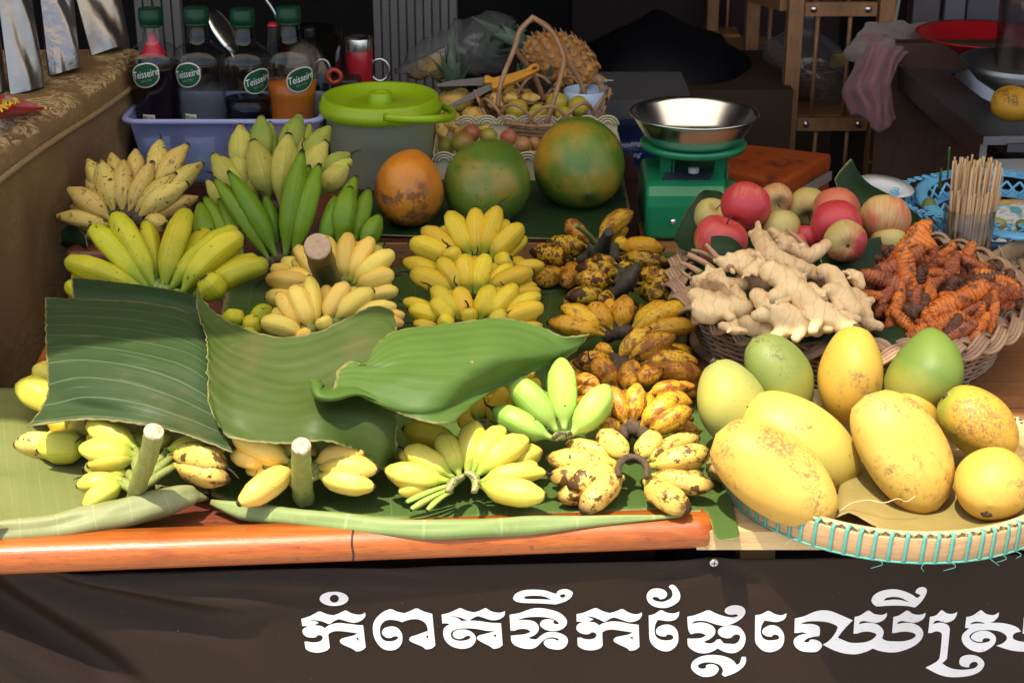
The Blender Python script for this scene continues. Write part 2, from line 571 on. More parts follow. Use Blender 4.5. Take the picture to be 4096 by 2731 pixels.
col = mb.mix(sp, col, (0.30, 0.24, 0.19))
mb.bsdf(col, 0.40, spec=0.16, bumpv=weave, bump=0.12, bdist=0.0006)
mt_banner = mb.m
bA, bB = onz(0, 2300, -0.055), onz(4096, 2222, -0.055)
bA = Vector((bA.x, pL.y + 0.012, T - 0.055)); bB = Vector((bB.x, bA.y + 0.075, T - 0.055))
bn = Vector((bB.y - bA.y, -(bB.x - bA.x), 0)).normalized()
def banner_pt(px, py, off=0.0):
    return onp(px, py, bA, bn) + bn * off
def bfold(px, py):
    f = 0.0
    def band(x0, y0, x1, y1, wd, amp):
        dx, dy = x1 - x0, y1 - y0
        L = math.hypot(dx, dy)
        t = ((px - x0) * dx + (py - y0) * dy) / L
        d = ((px - x0) * -dy + (py - y0) * dx) / L
        e = max(0.0, min(1.0, (t + 150) / 260.0)) * max(0.0, min(1.0, (L + 200 - t) / 350.0))
        return amp * e * math.exp(-(d / wd) ** 2)
    left = max(0.0, min(1.0, (1230 - px) / 260.0))
    f += left * (band(-300, 2240, 520, 2760, 75, -0.014) + band(-300, 2340, 420, 2800, 55, 0.010) + band(60, 2300, 900, 2520, 60, -0.007)
                 + band(250, 2310, 1150, 2430, 35, 0.006))
    top = max(0.0, min(1.0, (2385 - py) / 70.0))
    f += top * (band(1500, 2290, 1720, 2330, 45, 0.006) + band(600, 2320, 1400, 2340, 30, 0.004) - band(1560, 2300, 1640, 2310, 22, 0.009))
    f += top * (band(2860, 2250, 3150, 2420, 30, -0.004) + band(2860, 2250, 2600, 2340, 40, -0.003))
    return f * 2.3
NX, NY = 150, 46
V, F = [], []
for j in range(NY + 1):
    for i in range(NX + 1):
        px = -500 + 5100 * i / NX
        ytop = 2296 - px * (2296 - 2216) / 4096.0
        if px < 1000: ytop += 0
        py = ytop + (3500 - ytop) * (j / NY) ** 1.25
        V.append(banner_pt(px, py, bfold(px, py)))
for j in range(NY):
    for i in range(NX):
        a = j * (NX + 1) + i
        F.append((a, a + NX + 1, a + NX + 2, a + 1))
BN = thing('banner', 'dark brown vinyl banner with white Khmer lettering hung along the table front', 'banner', bA)
o = part('banner_sheet', (V, F), mt_banner, BN)
solid(o, 0.0012, -1)
sp_ = banner_pt(2855, 2247, 0.001)
scr = part('screw', lathe([(0.0001, 0.0035), (0.004, 0.0032), (0.0062, 0.0018), (0.0066, 0)], sp_, bn, 14, closed=False), mt_steel, BN)
part('screw_slot', join(box(sp_ + bn * 0.0036, (0.008, 0.0008, 0.0014), yaw), box(sp_ + bn * 0.0036, (0.0014, 0.0009, 0.008), yaw)), mt_black, scr, smooth=False)

def c_(x, y): return (x, y, 1)
def oval(cx, cy, rx, ry, n=20): return [(cx + rx * math.cos(2 * PI * k / n), cy + ry * math.sin(2 * PI * k / n)) for k in range(n)]
def outline(pts, sub=4):          # closed outline; points with a third value are corners
    n = len(pts)
    out = []
    for i in range(n):
        p0, p1, p2, p3 = pts[i - 1], pts[i], pts[(i + 1) % n], pts[(i + 2) % n]
        b, c = Vector(p1[:2]), Vector(p2[:2])
        a = Vector(p0[:2]) if len(p1) == 2 else b * 2 - c
        d = Vector(p3[:2]) if len(p2) == 2 else c * 2 - b
        if len(p1) == 3 and len(p2) == 3:
            out.append(b); continue
        # centripetal tangents, clamped to the segment
        L = (c - b).length
        m1 = (c - a) * 0.5; m2 = (d - b) * 0.5
        if m1.length > L: m1 = m1.normalized() * L
        if m2.length > L: m2 = m2.normalized() * L
        for k in range(sub):
            t = k / sub
            h00 = 2 * t ** 3 - 3 * t * t + 1; h10 = t ** 3 - 2 * t * t + t
            h01 = -2 * t ** 3 + 3 * t * t; h11 = t ** 3 - t * t
            out.append(b * h00 + m1 * h10 + c * h01 + m2 * h11)
    return out
def flat_fill(loops):             # loops of 2-D points -> triangulated (verts2d, faces), holes respected
    cu = bpy.data.curves.new('outline', 'CURVE')
    cu.dimensions = '2D'
    cu.fill_mode = 'FRONT'
    for lp in loops:
        s = cu.splines.new('POLY')
        s.points.add(len(lp) - 1)
        for i, p in enumerate(lp): s.points[i].co = (p[0], -p[1], 0, 1)
        s.use_cyclic_u = True
    ob = bpy.data.objects.new('outline', cu)
    C.objects.link(ob)
    dg = bpy.context.evaluated_depsgraph_get()
    me = ob.evaluated_get(dg).to_mesh()
    V2 = [(v.co.x, -v.co.y) for v in me.vertices]
    F2 = [tuple(p.vertices) for p in me.polygons]
    bpy.data.objects.remove(ob)
    bpy.data.curves.remove(cu)
    return V2, F2
def K(s):                          # "x,y x,y* ..." with * at corners
    out = []
    for q in s.split():
        k = q.endswith('*')
        a, b = q.rstrip('*').split(',')
        out.append((float(a), float(b), 1) if k else (float(a), float(b)))
    return out
GL = [
 ('T1', [oval(585, 285, 230, 114), oval(590, 283, 73, 62)]),
 ('T1', [K('62,606* 200,562 335,490* 370,490* 480,533 575,550* 660,520 755,473* 785,473* 860,515 960,538 1035,532 1080,504* 1086,560 1040,620 960,658 890,668 800,648 700,618 655,612 580,645 525,686* 490,686* 400,648 310,630 230,625 190,635* 240,636 300,646 340,668* 265,712* 330,712 390,725 435,755* 520,700 650,672 780,680 950,702 1050,708* 1092,1062* 1040,1105 980,1124 940,1126* 880,1085 780,1040 700,1000 678,960 700,925 780,900 900,870 965,838* 900,828 700,802 600,803 530,825 492,858* 517,1062* 480,1105 400,1135 310,1146 210,1130 150,1100 130,1075 112,972* 160,966* 200,978 280,982 360,965 400,930 400,890 370,866 325,870 290,900 230,906 150,893 95,850 80,800 100,760 170,728* 120,720 76,720*'),
         K('970,900* 984,965* 935,920*')]),
 ('T1', [K('1465,452* 1512,452* 1600,492 1715,515* 1800,480 1885,440* 1925,440* 2020,487 2155,525* 2205,1030* 2160,1070 2100,1090 2050,1092* 1990,1045 1880,1000 1800,960 1788,925 1820,890 1900,865 2085,798* 2080,750 2050,680 1980,630 1890,610 1780,622 1672,660* 1600,635 1490,620 1400,640 1340,700 1318,780 1330,880 1380,945 1470,966 1560,950 1610,910 1590,885 1540,888 1490,910 1420,905 1365,860 1352,805 1390,755 1470,728 1560,732 1630,780 1675,860 1675,970 1640,1040 1570,1095 1470,1110 1370,1085 1280,1000 1220,880 1205,740 1230,640 1300,550 1380,490'),
         K('2088,865* 2097,925* 2050,890*')]),
 ('T2', [K('105,538* 220,510 390,436* 420,436* 520,480 625,502* 700,480 795,436* 820,436* 900,485 1000,507 1070,502 1115,478* 1115,540 1070,590 980,625 880,622 780,588 680,563 610,595 545,628* 515,628* 400,585 300,565 230,570* 320,580 380,605 420,638* 550,632 700,640 900,668 1055,675* 1082,1025* 1030,1065 970,1082 930,1083* 870,1040 760,985 680,935 670,905 700,872 800,845 960,805* 820,795 650,765 520,757 380,765 280,800 250,860 280,920 360,952 440,955 530,935 570,900 545,878 500,882 450,915 380,928 310,905 282,860 310,805 400,777 500,780 600,825 652,900 640,980 580,1050 480,1082 380,1080 260,1040 170,960 130,850 150,750 235,690* 180,677 118,680*'),
         K('970,850* 978,908* 932,870*')]),
 ('T2', [K('1250,270 1290,205 1400,155 1550,138 1750,150 1880,190 1940,208* 1960,165 2040,132 2120,135 2190,170 2203,205 2170,270 2080,330 1930,375* 1700,360 1400,350 1300,330 1258,300'),
         K('1420,265 1470,242 1600,235 1740,248 1870,300* 1700,292 1460,288'), K('1995,235 2050,212 2090,235 2040,270')]),
 ('T2', [K('1192,540* 1350,512 1480,465 1595,435 1750,440 1950,490 2060,560 2110,640 2090,720 2010,780 1900,802 1780,785 1700,735 1678,690 1710,635 1780,612 1850,612 1905,632* 1892,665 1930,692 1985,688* 1960,650 1880,605 1750,578 1600,573 1450,585 1300,628* 1450,622 1580,645 1650,710 1655,790 1600,860 1490,908* 1550,930 1620,935* 1700,870 1780,825 1880,815 2000,835 2100,890 2125,960 2095,1040 2020,1090 1920,1095 1810,1070 1750,1020 1740,975 1780,935 1850,922 1920,930* 1950,952 1985,945* 1960,918 1880,900 1800,910 1720,960 1620,1055 1530,1085 1400,1075 1280,1030 1225,970 1213,875* 1300,865 1440,850 1530,815* 1480,775 1400,765 1320,775 1270,795* 1208,795*')]),
 ('T3', [K('103,530* 220,505 385,434* 425,434* 530,485 635,512* 720,490 815,450* 850,450* 930,500 1020,528 1090,528 1145,503* 1150,550 1110,610 1020,652 930,655 820,620 705,585 640,605 565,650* 530,650* 440,605 340,572 230,570* 300,580 375,612* 300,652* 380,660 430,680 463,710* 550,665 680,645 800,652 950,682 1098,700* 1110,1055* 1060,1095 1000,1113 955,1115* 900,1070 790,1020 710,975 695,940 730,900 820,878 930,855 1002,825* 850,800 680,777 580,788 515,822* 522,1030* 490,1070 420,1098 330,1110 230,1098 150,1060 122,1020 117,905* 170,903* 240,928 320,932 390,915 422,870 400,832 350,820 310,845 250,853 160,830 105,780 105,720 135,685 195,660* 150,650 105,650*'),
         K('1000,885* 1003,942* 960,905*')]),
 ('T3', [K('1580,95 1625,60 1680,80 1740,160 1763,240 1740,320 1660,385 1560,425 1470,432 1350,410 1260,350 1225,270 1240,190 1300,135 1390,118 1490,138 1545,185 1548,235 1510,280 1440,295* 1400,262 1350,255 1315,275 1350,310 1420,330 1500,330 1600,285 1638,230 1625,150')]),
 ('T3', [K('1258,552* 1350,528 1435,470* 1475,470* 1560,510 1670,517 1745,488* 1735,560 1680,620 1570,642 1480,630 1405,622* 1365,690 1350,790 1365,870 1410,920 1490,948 1580,948 1640,930 1650,890 1610,860 1555,858 1530,887* 1450,882 1390,850 1372,800 1400,745 1480,705 1570,697 1650,725 1710,790 1730,880 1725,980 1670,1070 1580,1120 1480,1120 1370,1070 1295,990 1268,900')]),
 ('T4', [K('275,572* 400,545 590,470* 635,470* 760,530 900,572 1000,580 1065,570 1085,548 1050,533 980,542 920,530 875,490 890,440 960,400 1060,388 1150,410 1200,460 1195,530 1140,600 1030,670 900,715 800,710 700,685 580,645 480,635 390,645 342,685* 480,662 600,680 690,730 725,800 700,870 630,930 538,970* 580,992 640,998 700,980 750,935* 800,932* 862,998* 950,1003 1030,1005 1090,970 1120,900 1105,865 1060,855 1015,870 975,908* 900,915 810,885 765,830 780,770 860,725 970,710 1080,725 1160,790 1205,890 1195,1000 1140,1090 1050,1145 960,1153 860,1130 762,1078* 680,1125 580,1155 460,1150 350,1100 285,1030 278,920* 400,920 500,910 578,872* 520,840 430,830 330,852* 295,790 280,680')]),
 ('T4', [K('335,1350 370,1280 460,1220 580,1188 720,1182 870,1205 1000,1265 1065,1342* 1110,1315 1130,1260 1145,1212* 1208,1212* 1215,1280 1180,1360 1090,1440 980,1495 870,1530* 825,1495* 845,1430 810,1360 740,1320 620,1300 520,1310 450,1345 455,1385 510,1403 570,1390 572,1350* 630,1328 720,1340 775,1390 765,1450 700,1510 600,1533 500,1525 400,1470 345,1410')]),
 ('T4', [K('1362,548* 1460,530 1555,480* 1585,480* 1680,530 1780,548 1862,518* 1850,580 1800,630 1700,657 1600,645 1510,632* 1470,700 1448,790 1460,870 1500,925 1570,948 1660,945 1730,930 1745,895 1710,862 1650,862 1625,890* 1550,885 1490,850 1470,805 1500,755 1580,712 1660,708 1740,740 1800,810 1825,890 1815,990 1770,1070 1670,1125 1570,1138 1470,1105 1385,1020 1358,940')]),
 ('T5', [K('195,602* 350,560 500,495 640,468 780,485 940,550 1122,628* 1040,710 950,810 880,905* 980,950 1080,985 1200,990 1330,975 1430,935 1500,865 1470,835 1390,812 1290,812 1185,842* 1132,842* 1150,577* 1240,550 1355,476* 1390,476* 1460,525 1560,542 1620,535 1668,508* 1660,570 1600,635 1500,668 1400,655 1300,640 1240,655 1215,690* 1340,668 1460,675 1560,725 1615,810 1590,922* 1660,955 1780,965 1950,960 2080,920 2130,870 2090,832 2000,812 1900,812 1790,832* 1750,832* 1770,577* 1860,550 1975,476* 2010,476* 2080,525 2170,540 2240,530 2285,508* 2275,570 2220,630 2120,668 2010,655 1910,640 1850,655 1828,690* 1960,668 2090,680 2200,740 2248,830 2220,930 2130,1020 1980,1095 1820,1138 1680,1140 1540,1115 1440,1080* 1340,1130 1200,1168 1080,1170 950,1150 800,1100 640,1018* 740,955 830,850 878,745 850,710 740,665 600,645 450,645 350,660 265,695* 430,685 540,705 593,750 593,860* 580,882* 480,895 390,920 345,965 380,983 420,970 440,940 520,938 590,970 630,1020 610,1080 540,1130 430,1137 300,1120 210,1060 175,980 200,910 290,860 395,842* 320,820 270,825 240,832* 188,830*')]),
 ('T5', [K('1420,310 1450,240 1540,175 1680,138 1820,135 1960,170 2070,220 2145,272* 2190,250 2190,215 2160,208 2125,185 2140,140 2190,105 2250,98 2300,130 2300,190 2250,290 2180,370 2115,425* 1980,400 1800,393 1650,398 1500,405 1440,360'),
         K('1615,315* 1660,272 1770,255 1890,270 2035,345* 1900,308 1780,297')]),
 ('T6', [K('842,575* 940,548 1020,470* 1045,470* 1110,515 1180,527 1235,518 1280,492* 1265,560 1210,630 1110,665 1030,650 970,632 920,645 890,690* 980,668 1070,675 1140,715 1160,780 1115,1240* 1080,1280 1035,1312* 1120,1370 1220,1405 1320,1418 1440,1415 1560,1390 1610,1340 1590,1300 1530,1295 1480,1330 1470,1380* 1400,1375 1330,1345 1312,1290 1340,1220 1420,1185 1520,1182 1620,1210 1700,1280 1710,1350 1650,1440 1530,1500 1360,1533 1150,1535 1000,1500 880,1445 772,1385* 870,1335 960,1280 1000,1215 1035,860 1010,820 940,805 862,832* 815,832*')]),
 ('T6', [K('1425,577* 1530,550 1645,470* 1670,470* 1740,525 1820,545 1880,540 1948,500* 1935,570 1870,640 1810,668* 2000,672 2150,705 2250,750 2298,808* 2200,835 2165,890 2200,940 2300,968 2440,985* 2440,1135* 2200,1120 2050,1085 1902,1035* 2000,1000 2060,950 2075,905 2040,850 1950,805 1820,785 1650,790 1540,820 1475,880 1500,940 1580,985 1680,990 1780,970 1808,940 1780,918 1720,915 1690,935 1678,972* 1600,970 1530,940 1498,900 1540,840 1640,800 1760,800 1860,850 1900,920 1880,1000 1810,1070 1700,1130 1600,1135 1480,1095 1390,1020 1350,930 1375,840 1470,760* 1430,752 1405,752*'),
         K('1480,695* 1530,660 1600,650 1700,668 1720,684* 1600,678')]),
 ('T6', [K('2345,577* 2440,550* 2520,560* 2520,845* 2325,842*')]),
]
for f, loops in GL:
    lp = [[fs(f, p[0], p[1]) for p in outline(l, 3)] for l in loops]
    V2, F2 = flat_fill(lp)
    part('letter', ([banner_pt(x, y, 0.0012) for x, y in V2], F2), mt_letter, BN, smooth=False)

# ------------------------------------------------------------------ cloth covered counter on the left
mbk = NB('brocade_cloth')
v = mbk.coords(False, None)
wp = mbk.n('ShaderNodeTexNoise'); mbk.put(wp, 'Vector', v); wp.inputs['Scale'].default_value = 9; wp.inputs['Detail'].default_value = 1
wv = mbk.n('ShaderNodeMix', data_type='VECTOR'); mbk.put(wv, 0, 0.55); mbk.l(v, wv.inputs[4]); mbk.l(wp.outputs[1], wv.inputs[5])
n1 = mbk.noise(wv.outputs[1], 17, 4, 0.6, 2.4)
n2 = mbk.noise(v, 7, 2)
f1 = mbk.ramp(n1, [(0.485, 0.0), (0.515, 1.0)])
f2 = mbk.ramp(n2, [(0.44, 0.0), (0.52, 1.0)])
vein = mbk.ramp(mbk.noise(wv.outputs[1], 60, 3, 0.5, 1.5), [(0.40, 0.2), (0.5, 1.0)])
spz = mbk.n('ShaderNodeSeparateXYZ'); mbk.l(v, spz.inputs[0])
vein = mbk.math('MULTIPLY', vein, mbk.ramp(mbk.math('ADD', spz.outputs[2], mbk.math('MULTIPLY', mbk.noise(v, 12, 2), 0.03)), [(-0.055, 0.12), (-0.03, 1.0)]))
f = mbk.math('MULTIPLY', mbk.math('MULTIPLY', f1, f2), vein)
fine = mbk.noise(v, 900, 2)
colr = mbk.mix(f, (0.20, 0.115, 0.042), (0.66, 0.47, 0.23))
colr = mbk.mix(mbk.math('MULTIPLY', fine, 0.3), colr, (0.10, 0.06, 0.03))
rg = mbk.ramp(f, [(0.0, 0.72), (1.0, 0.42)])
mbk.bsdf(colr, rg, spec=0.5, bumpv=fine, bump=0.25, bdist=0.001)
mt_brocade = mbk.m
mt_trim = M('gold_braid', (0.34, 0.23, 0.11), (0.22, 0.14, 0.06), 200, rough=0.55)
mt_corn = M('counter_board', (0.05, 0.03, 0.02), rough=0.7)
CTZ = 0
CT = thing('counter', 'counter along the left side draped in gold brown damask cloth', 'counter', (-1.3, 3.2, T + 0.297))
ZC = 0.297
def edge(y): return -0.900 + (y - 2.845) * 0.13
part('counter_base', box((-1.45, 2.72, (T + ZC - 0.03) / 2), (0.92, 1.66, T + ZC - 0.03)), mt_corn, CT, smooth=False)
rows = []
for (dx, z) in ((-1.1, ZC + 0.004), (-0.6, ZC + 0.004), (-0.2, ZC + 0.004), (-0.04, ZC + 0.003), (-0.008, ZC - 0.003), (0.004, ZC - 0.02), (0.012, ZC - 0.10), (0.010, ZC - 0.25), (0.020, ZC - 0.45), (0.0, ZC - 0.8)):
    rw = []
    for k in range(14):
        y = 1.90 + k * 0.13
        drop = max(0.0, ZC - 0.06 - z)
        rw.append(Vector((edge(y) + dx + drop * 0.10 * math.sin(y * 23 + z * 9) * min(1, drop * 6), y, T + z + (0.004 * math.sin(y * 11 + dx * 9) if dx < -0.03 else 0))))
    rows.append(rw)
part('cloth', grid(rows, 150, 70), mt_brocade, CT)
tr = []
for k in range(161):
    y = 1.91 + k * 0.0104
    tr.append(Vector((edge(y) + 0.0125, y, T + ZC - 0.046 + 0.003 * math.sin(y * 9))))
part('braid_trim', tube(tr, [0.0052 + 0.0016 * (k % 2) for k in range(161)], 7), mt_trim, CT)
# ------------------------------------------------------------------ banana skins
def banana_mat(name, body, body2, neck, tip, spot=(0.10, 0.035, 0.012), fleck=0.0, blotch=0.0, neckend=0.28, tipstart=0.86, rough=0.42, edge=None, sss=0.0):
    b = NB(name)
    v = b.coords(True)
    uv = b.n('ShaderNodeUVMap')
    se = b.n('ShaderNodeSeparateXYZ'); b.l(uv.outputs[0], se.inputs[0])
    u, t = se.outputs[0], se.outputs[1]
    col = b.mix(b.ramp(b.noise(v, 22, 3), [(0.32, 0.0), (0.68, 1.0)]), body, body2)
    rid = b.math('ABSOLUTE', b.math('SINE', b.math('MULTIPLY', u, PI * 5)))
    rid = b.ramp(rid, [(0.0, 0.7), (0.13, 0.0)])
    col = b.mix(rid, col, edge or tuple(x * 0.62 for x in body2))
    tn = b.math('ADD', t, b.math('MULTIPLY_ADD', b.noise(v, 30, 2), 0.16, -0.08))
    col = b.mix(b.ramp(tn, [(0.04, 1.0), (neckend, 0.0)]), col, neck)
    col = b.mix(b.ramp(tn, [(tipstart, 0.0), (0.975, 0.85)]), col, tip)
    # dry fibres running along the fruit
    cy = b.n('ShaderNodeCombineXYZ'); b.l(b.math('MULTIPLY', u, 60), cy.inputs[0]); b.l(b.math('MULTIPLY', t, 5), cy.inputs[1]); b.l(b.math('MULTIPLY', b.rand, 50), cy.inputs[2])
    st = b.noise(cy.outputs[0], 1.0, 2)
    col = b.mix(b.ramp(st, [(0.55, 0.0), (0.75, 0.22)]), col, tuple(x * 0.7 for x in body2))
    hs = b.n('ShaderNodeHueSaturation')
    b.put(hs, 'Color', col)
    b.l(b.math('MULTIPLY_ADD', b.rand, 0.26, 0.86), hs.inputs['Value'])
    r2 = b.math('FRACT', b.math('MULTIPLY', b.rand, 17.3))
    b.l(b.math('MULTIPLY_ADD', r2, 0.026, 0.487), hs.inputs['Hue'])
    col = hs.outputs[0]
    if fleck:
        cf = b.n('ShaderNodeCombineXYZ'); b.l(b.math('MULTIPLY', u, 16), cf.inputs[0]); b.l(b.math('MULTIPLY', t, 9), cf.inputs[1]); b.l(b.math('MULTIPLY', b.rand, 70), cf.inputs[2])
        big = b.noise(cf.outputs[0], 0.45, 4, 0.65)
        col = b.mix(b.ramp(big, [(0.60 - fleck * 0.10, 0.0), (0.70 - fleck * 0.10, 0.85)]), col, spot)
        col = b.mix(b.ramp(b.noise(cf.outputs[0], 2.2, 3, 0.6), [(0.64 - fleck * 0.07, 0.0), (0.69 - fleck * 0.07, 0.7)]), col, spot)
        lg = b.ramp(b.noise(v, 60, 3, 0.6), [(0.45, 0.0), (0.62, 1.0)])
        sm = b.ramp(b.noise(v, 560, 2), [(0.5, 0.0), (0.62, 0.75)])
        col = b.mix(b.math('MULTIPLY', lg, b.math('MULTIPLY', sm, min(1.0, fleck))), col, spot)
    if blotch:
        col = b.mix(b.ramp(b.math('ADD', b.noise(v, 42, 4, 0.62), b.math('MULTIPLY', b.math('ABSOLUTE', b.math('SUBTRACT', t, 0.45)), 0.14)), [(0.74 - blotch * 0.20, 0.0), (0.77 - blotch * 0.20, 0.93)]), col, tuple(x * 0.35 for x in spot))
        col = b.mix(b.ramp(b.noise(v, 110, 3, 0.6), [(0.68 - blotch * 0.12, 0.0), (0.72 - blotch * 0.12, 0.8)]), col, tuple(x * 0.6 for x in spot))
    col = b.mix(b.ramp(b.noise(v, 95, 4, 0.65), [(0.675, 0.0), (0.70, 0.8)]), col, tuple(x * 0.6 for x in spot))
    col = b.mix(b.ramp(b.math('ADD', t, b.math('MULTIPLY_ADD', b.noise(v, 90, 2), 0.03, -0.015)), [(0.950, 0.0), (0.972, 1.0)]), col, (0.030, 0.019, 0.010))
    n = b.noise(v, 140, 3)
    b.bsdf(col, b.math('MULTIPLY_ADD', n, 0.2, rough - 0.1), bumpv=b.math('ADD', b.math('MULTIPLY', n, 0.5), b.math('MULTIPLY', rid, -0.5)), bump=0.22, bdist=0.0015, spec=0.28, sss=sss)
    return b.m
DK = (0.10, 0.035, 0.012)
BM = {
 'pale': banana_mat('pale_yellow_peel', (0.80, 0.57, 0.12), (0.74, 0.50, 0.085), (0.32, 0.36, 0.045), (0.58, 0.44, 0.10), (0.22, 0.09, 0.02), 0.0, 0.0, 0.16),
 'yellow': banana_mat('yellow_peel', (0.74, 0.52, 0.035), (0.66, 0.46, 0.028), (0.27, 0.36, 0.035), (0.42, 0.38, 0.05), DK, 0.0, 0.0, 0.30, 0.84),
 'lime': banana_mat('lime_yellow_peel', (0.66, 0.55, 0.085), (0.60, 0.50, 0.065), (0.30, 0.42, 0.05), (0.46, 0.46, 0.06), DK, 0.0, 0.0, 0.34, 0.88),
 'greenish': banana_mat('green_yellow_peel', (0.54, 0.46, 0.022), (0.38, 0.39, 0.018), (0.20, 0.31, 0.025), (0.30, 0.32, 0.04), DK, 0.0, 0.16, 0.3, 0.88),
 'green': banana_mat('green_peel', (0.15, 0.26, 0.012), (0.115, 0.22, 0.010), (0.17, 0.27, 0.03), (0.07, 0.13, 0.014), (0.03, 0.02, 0.01), 0.0, 0.0, 0.2, 0.9, edge=(0.07, 0.14, 0.01)),
 'lightgreen': banana_mat('light_green_peel', (0.30, 0.46, 0.075), (0.36, 0.50, 0.08), (0.42, 0.55, 0.12), (0.24, 0.40, 0.06), DK, 0.0, 0.0, 0.3, 0.85, edge=(0.20, 0.34, 0.05)),
 'fat': banana_mat('matt_olive_peel', (0.48, 0.42, 0.085), (0.36, 0.36, 0.05), (0.34, 0.32, 0.08), (0.36, 0.30, 0.07), (0.09, 0.05, 0.02), 0.0, 0.22, 0.15, 0.88, 0.6),
 'fatgreen': banana_mat('matt_green_peel', (0.20, 0.27, 0.04), (0.30, 0.32, 0.05), (0.3, 0.32, 0.07), (0.30, 0.27, 0.05), (0.09, 0.05, 0.02), 0.0, 0.15, 0.15, 0.88, 0.6),
 'dull': banana_mat('bruised_yellow_peel', (0.68, 0.50, 0.14), (0.62, 0.44, 0.10), (0.42, 0.36, 0.10), (0.40, 0.31, 0.08), (0.11, 0.05, 0.02), 0.1, 0.42, 0.15, 0.86, 0.55),
 'brown': banana_mat('ripe_freckled_peel', (0.70, 0.37, 0.028), (0.58, 0.27, 0.02), (0.48, 0.33, 0.03), (0.25, 0.10, 0.02), (0.20, 0.060, 0.014), 1.25, 0.30, 0.2, 0.85),
 'gold': banana_mat('golden_ripe_peel', (0.74, 0.42, 0.025), (0.66, 0.34, 0.02), (0.56, 0.42, 0.035), (0.36, 0.17, 0.025), (0.24, 0.075, 0.016), 0.75, 0.16, 0.2, 0.88),
 'black': banana_mat('overripe_black_peel', (0.72, 0.43, 0.025), (0.60, 0.31, 0.02), (0.50, 0.38, 0.03), (0.05, 0.025, 0.012), (0.11, 0.032, 0.011), 0.95, 1.0, 0.2, 0.72),
 'blotch': banana_mat('blotched_yellow_peel', (0.66, 0.47, 0.10), (0.60, 0.41, 0.08), (0.50, 0.44, 0.06), (0.10, 0.055, 0.02), (0.16, 0.06, 0.02), 0.30, 0.66, 0.2, 0.80),
}
mt_crown = M('banana_crown', (0.25, 0.27, 0.06), (0.13, 0.10, 0.035), 90, spots=[((0.05, 0.03, 0.015), 140, 0.6, 0.04, 3)], rough=0.7, bump=0.5, bs=300)
mt_crownd = M('dry_banana_crown', (0.045, 0.028, 0.016), (0.10, 0.065, 0.035), 120, rough=0.8, bump=0.6, bs=300)
mt_crowng = M('green_banana_crown', (0.24, 0.30, 0.07), (0.17, 0.20, 0.05), 90, spots=[((0.07, 0.045, 0.02), 110, 0.60, 0.05, 3)], rough=0.65, bump=0.5, bs=300)
mt_stalk = M('green_stalk', (0.25, 0.27, 0.065), (0.17, 0.205, 0.04), 60, spots=[((0.11, 0.075, 0.03), 90, 0.66, 0.05, 4)], rough=0.6, bump=0.5, bs=150, stretch=(3, 3, 0.5))
mt_stalkb = M('brown_stalk', (0.17, 0.125, 0.035), (0.10, 0.085, 0.022), 40, spots=[((0.05, 0.03, 0.012), 160, 0.60, 0.05, 4)], rough=0.55, bump=0.3, bs=150)
mt_stalkd = M('dark_dry_stalk', (0.075, 0.062, 0.030), (0.035, 0.028, 0.018), 60, rough=0.75, bump=0.6, bs=180, stretch=(2.5, 2.5, 0.5))
mt_cut = M('cut_stalk', (0.52, 0.36, 0.22), (0.38, 0.24, 0.14), 150, rough=0.9, bump=0.5, bs=500)
mt_cutw = M('pale_cut_stalk', (0.58, 0.50, 0.36), (0.30, 0.20, 0.11), 150, rough=0.9, bump=0.5, bs=500)
mt_dry = M('dried_flower', (0.035, 0.022, 0.014), rough=0.9)

SHAPES = {  # (t, radius) along the fruit
 'baby': [(0, .26), (.05, .28), (.11, .42), (.20, .76), (.32, .96), (.5, 1), (.66, .99), (.79, .91), (.88, .74), (.935, .50), (.958, .30), (.985, .27), (1, .20)],
 'plump': [(0, .19), (.05, .20), (.12, .34), (.20, .68), (.30, .91), (.46, 1), (.64, .99), (.78, .87), (.88, .64), (.935, .40), (.958, .25), (.985, .22), (1, .15)],
 'long': [(0, .26), (.06, .28), (.14, .50), (.24, .80), (.38, .97), (.55, 1), (.72, .98), (.84, .88), (.92, .66), (.95, .44), (.965, .28), (.988, .25), (1, .18)],
 'plantain': [(0, .20), (.07, .24), (.16, .52), (.28, .85), (.45, 1), (.62, .95), (.78, .78), (.88, .55), (.94, .36), (.975, .25), (1, .18)],
 'fat': [(0, .16), (.06, .17), (.15, .42), (.26, .78), (.42, 1), (.6, .98), (.75, .80), (.86, .54), (.925, .36), (.955, .29), (.985, .27), (1, .2)],
 'stub': [(0, .6), (.3, .75), (.6, .95), (.8, 1), (1, .6)],
}
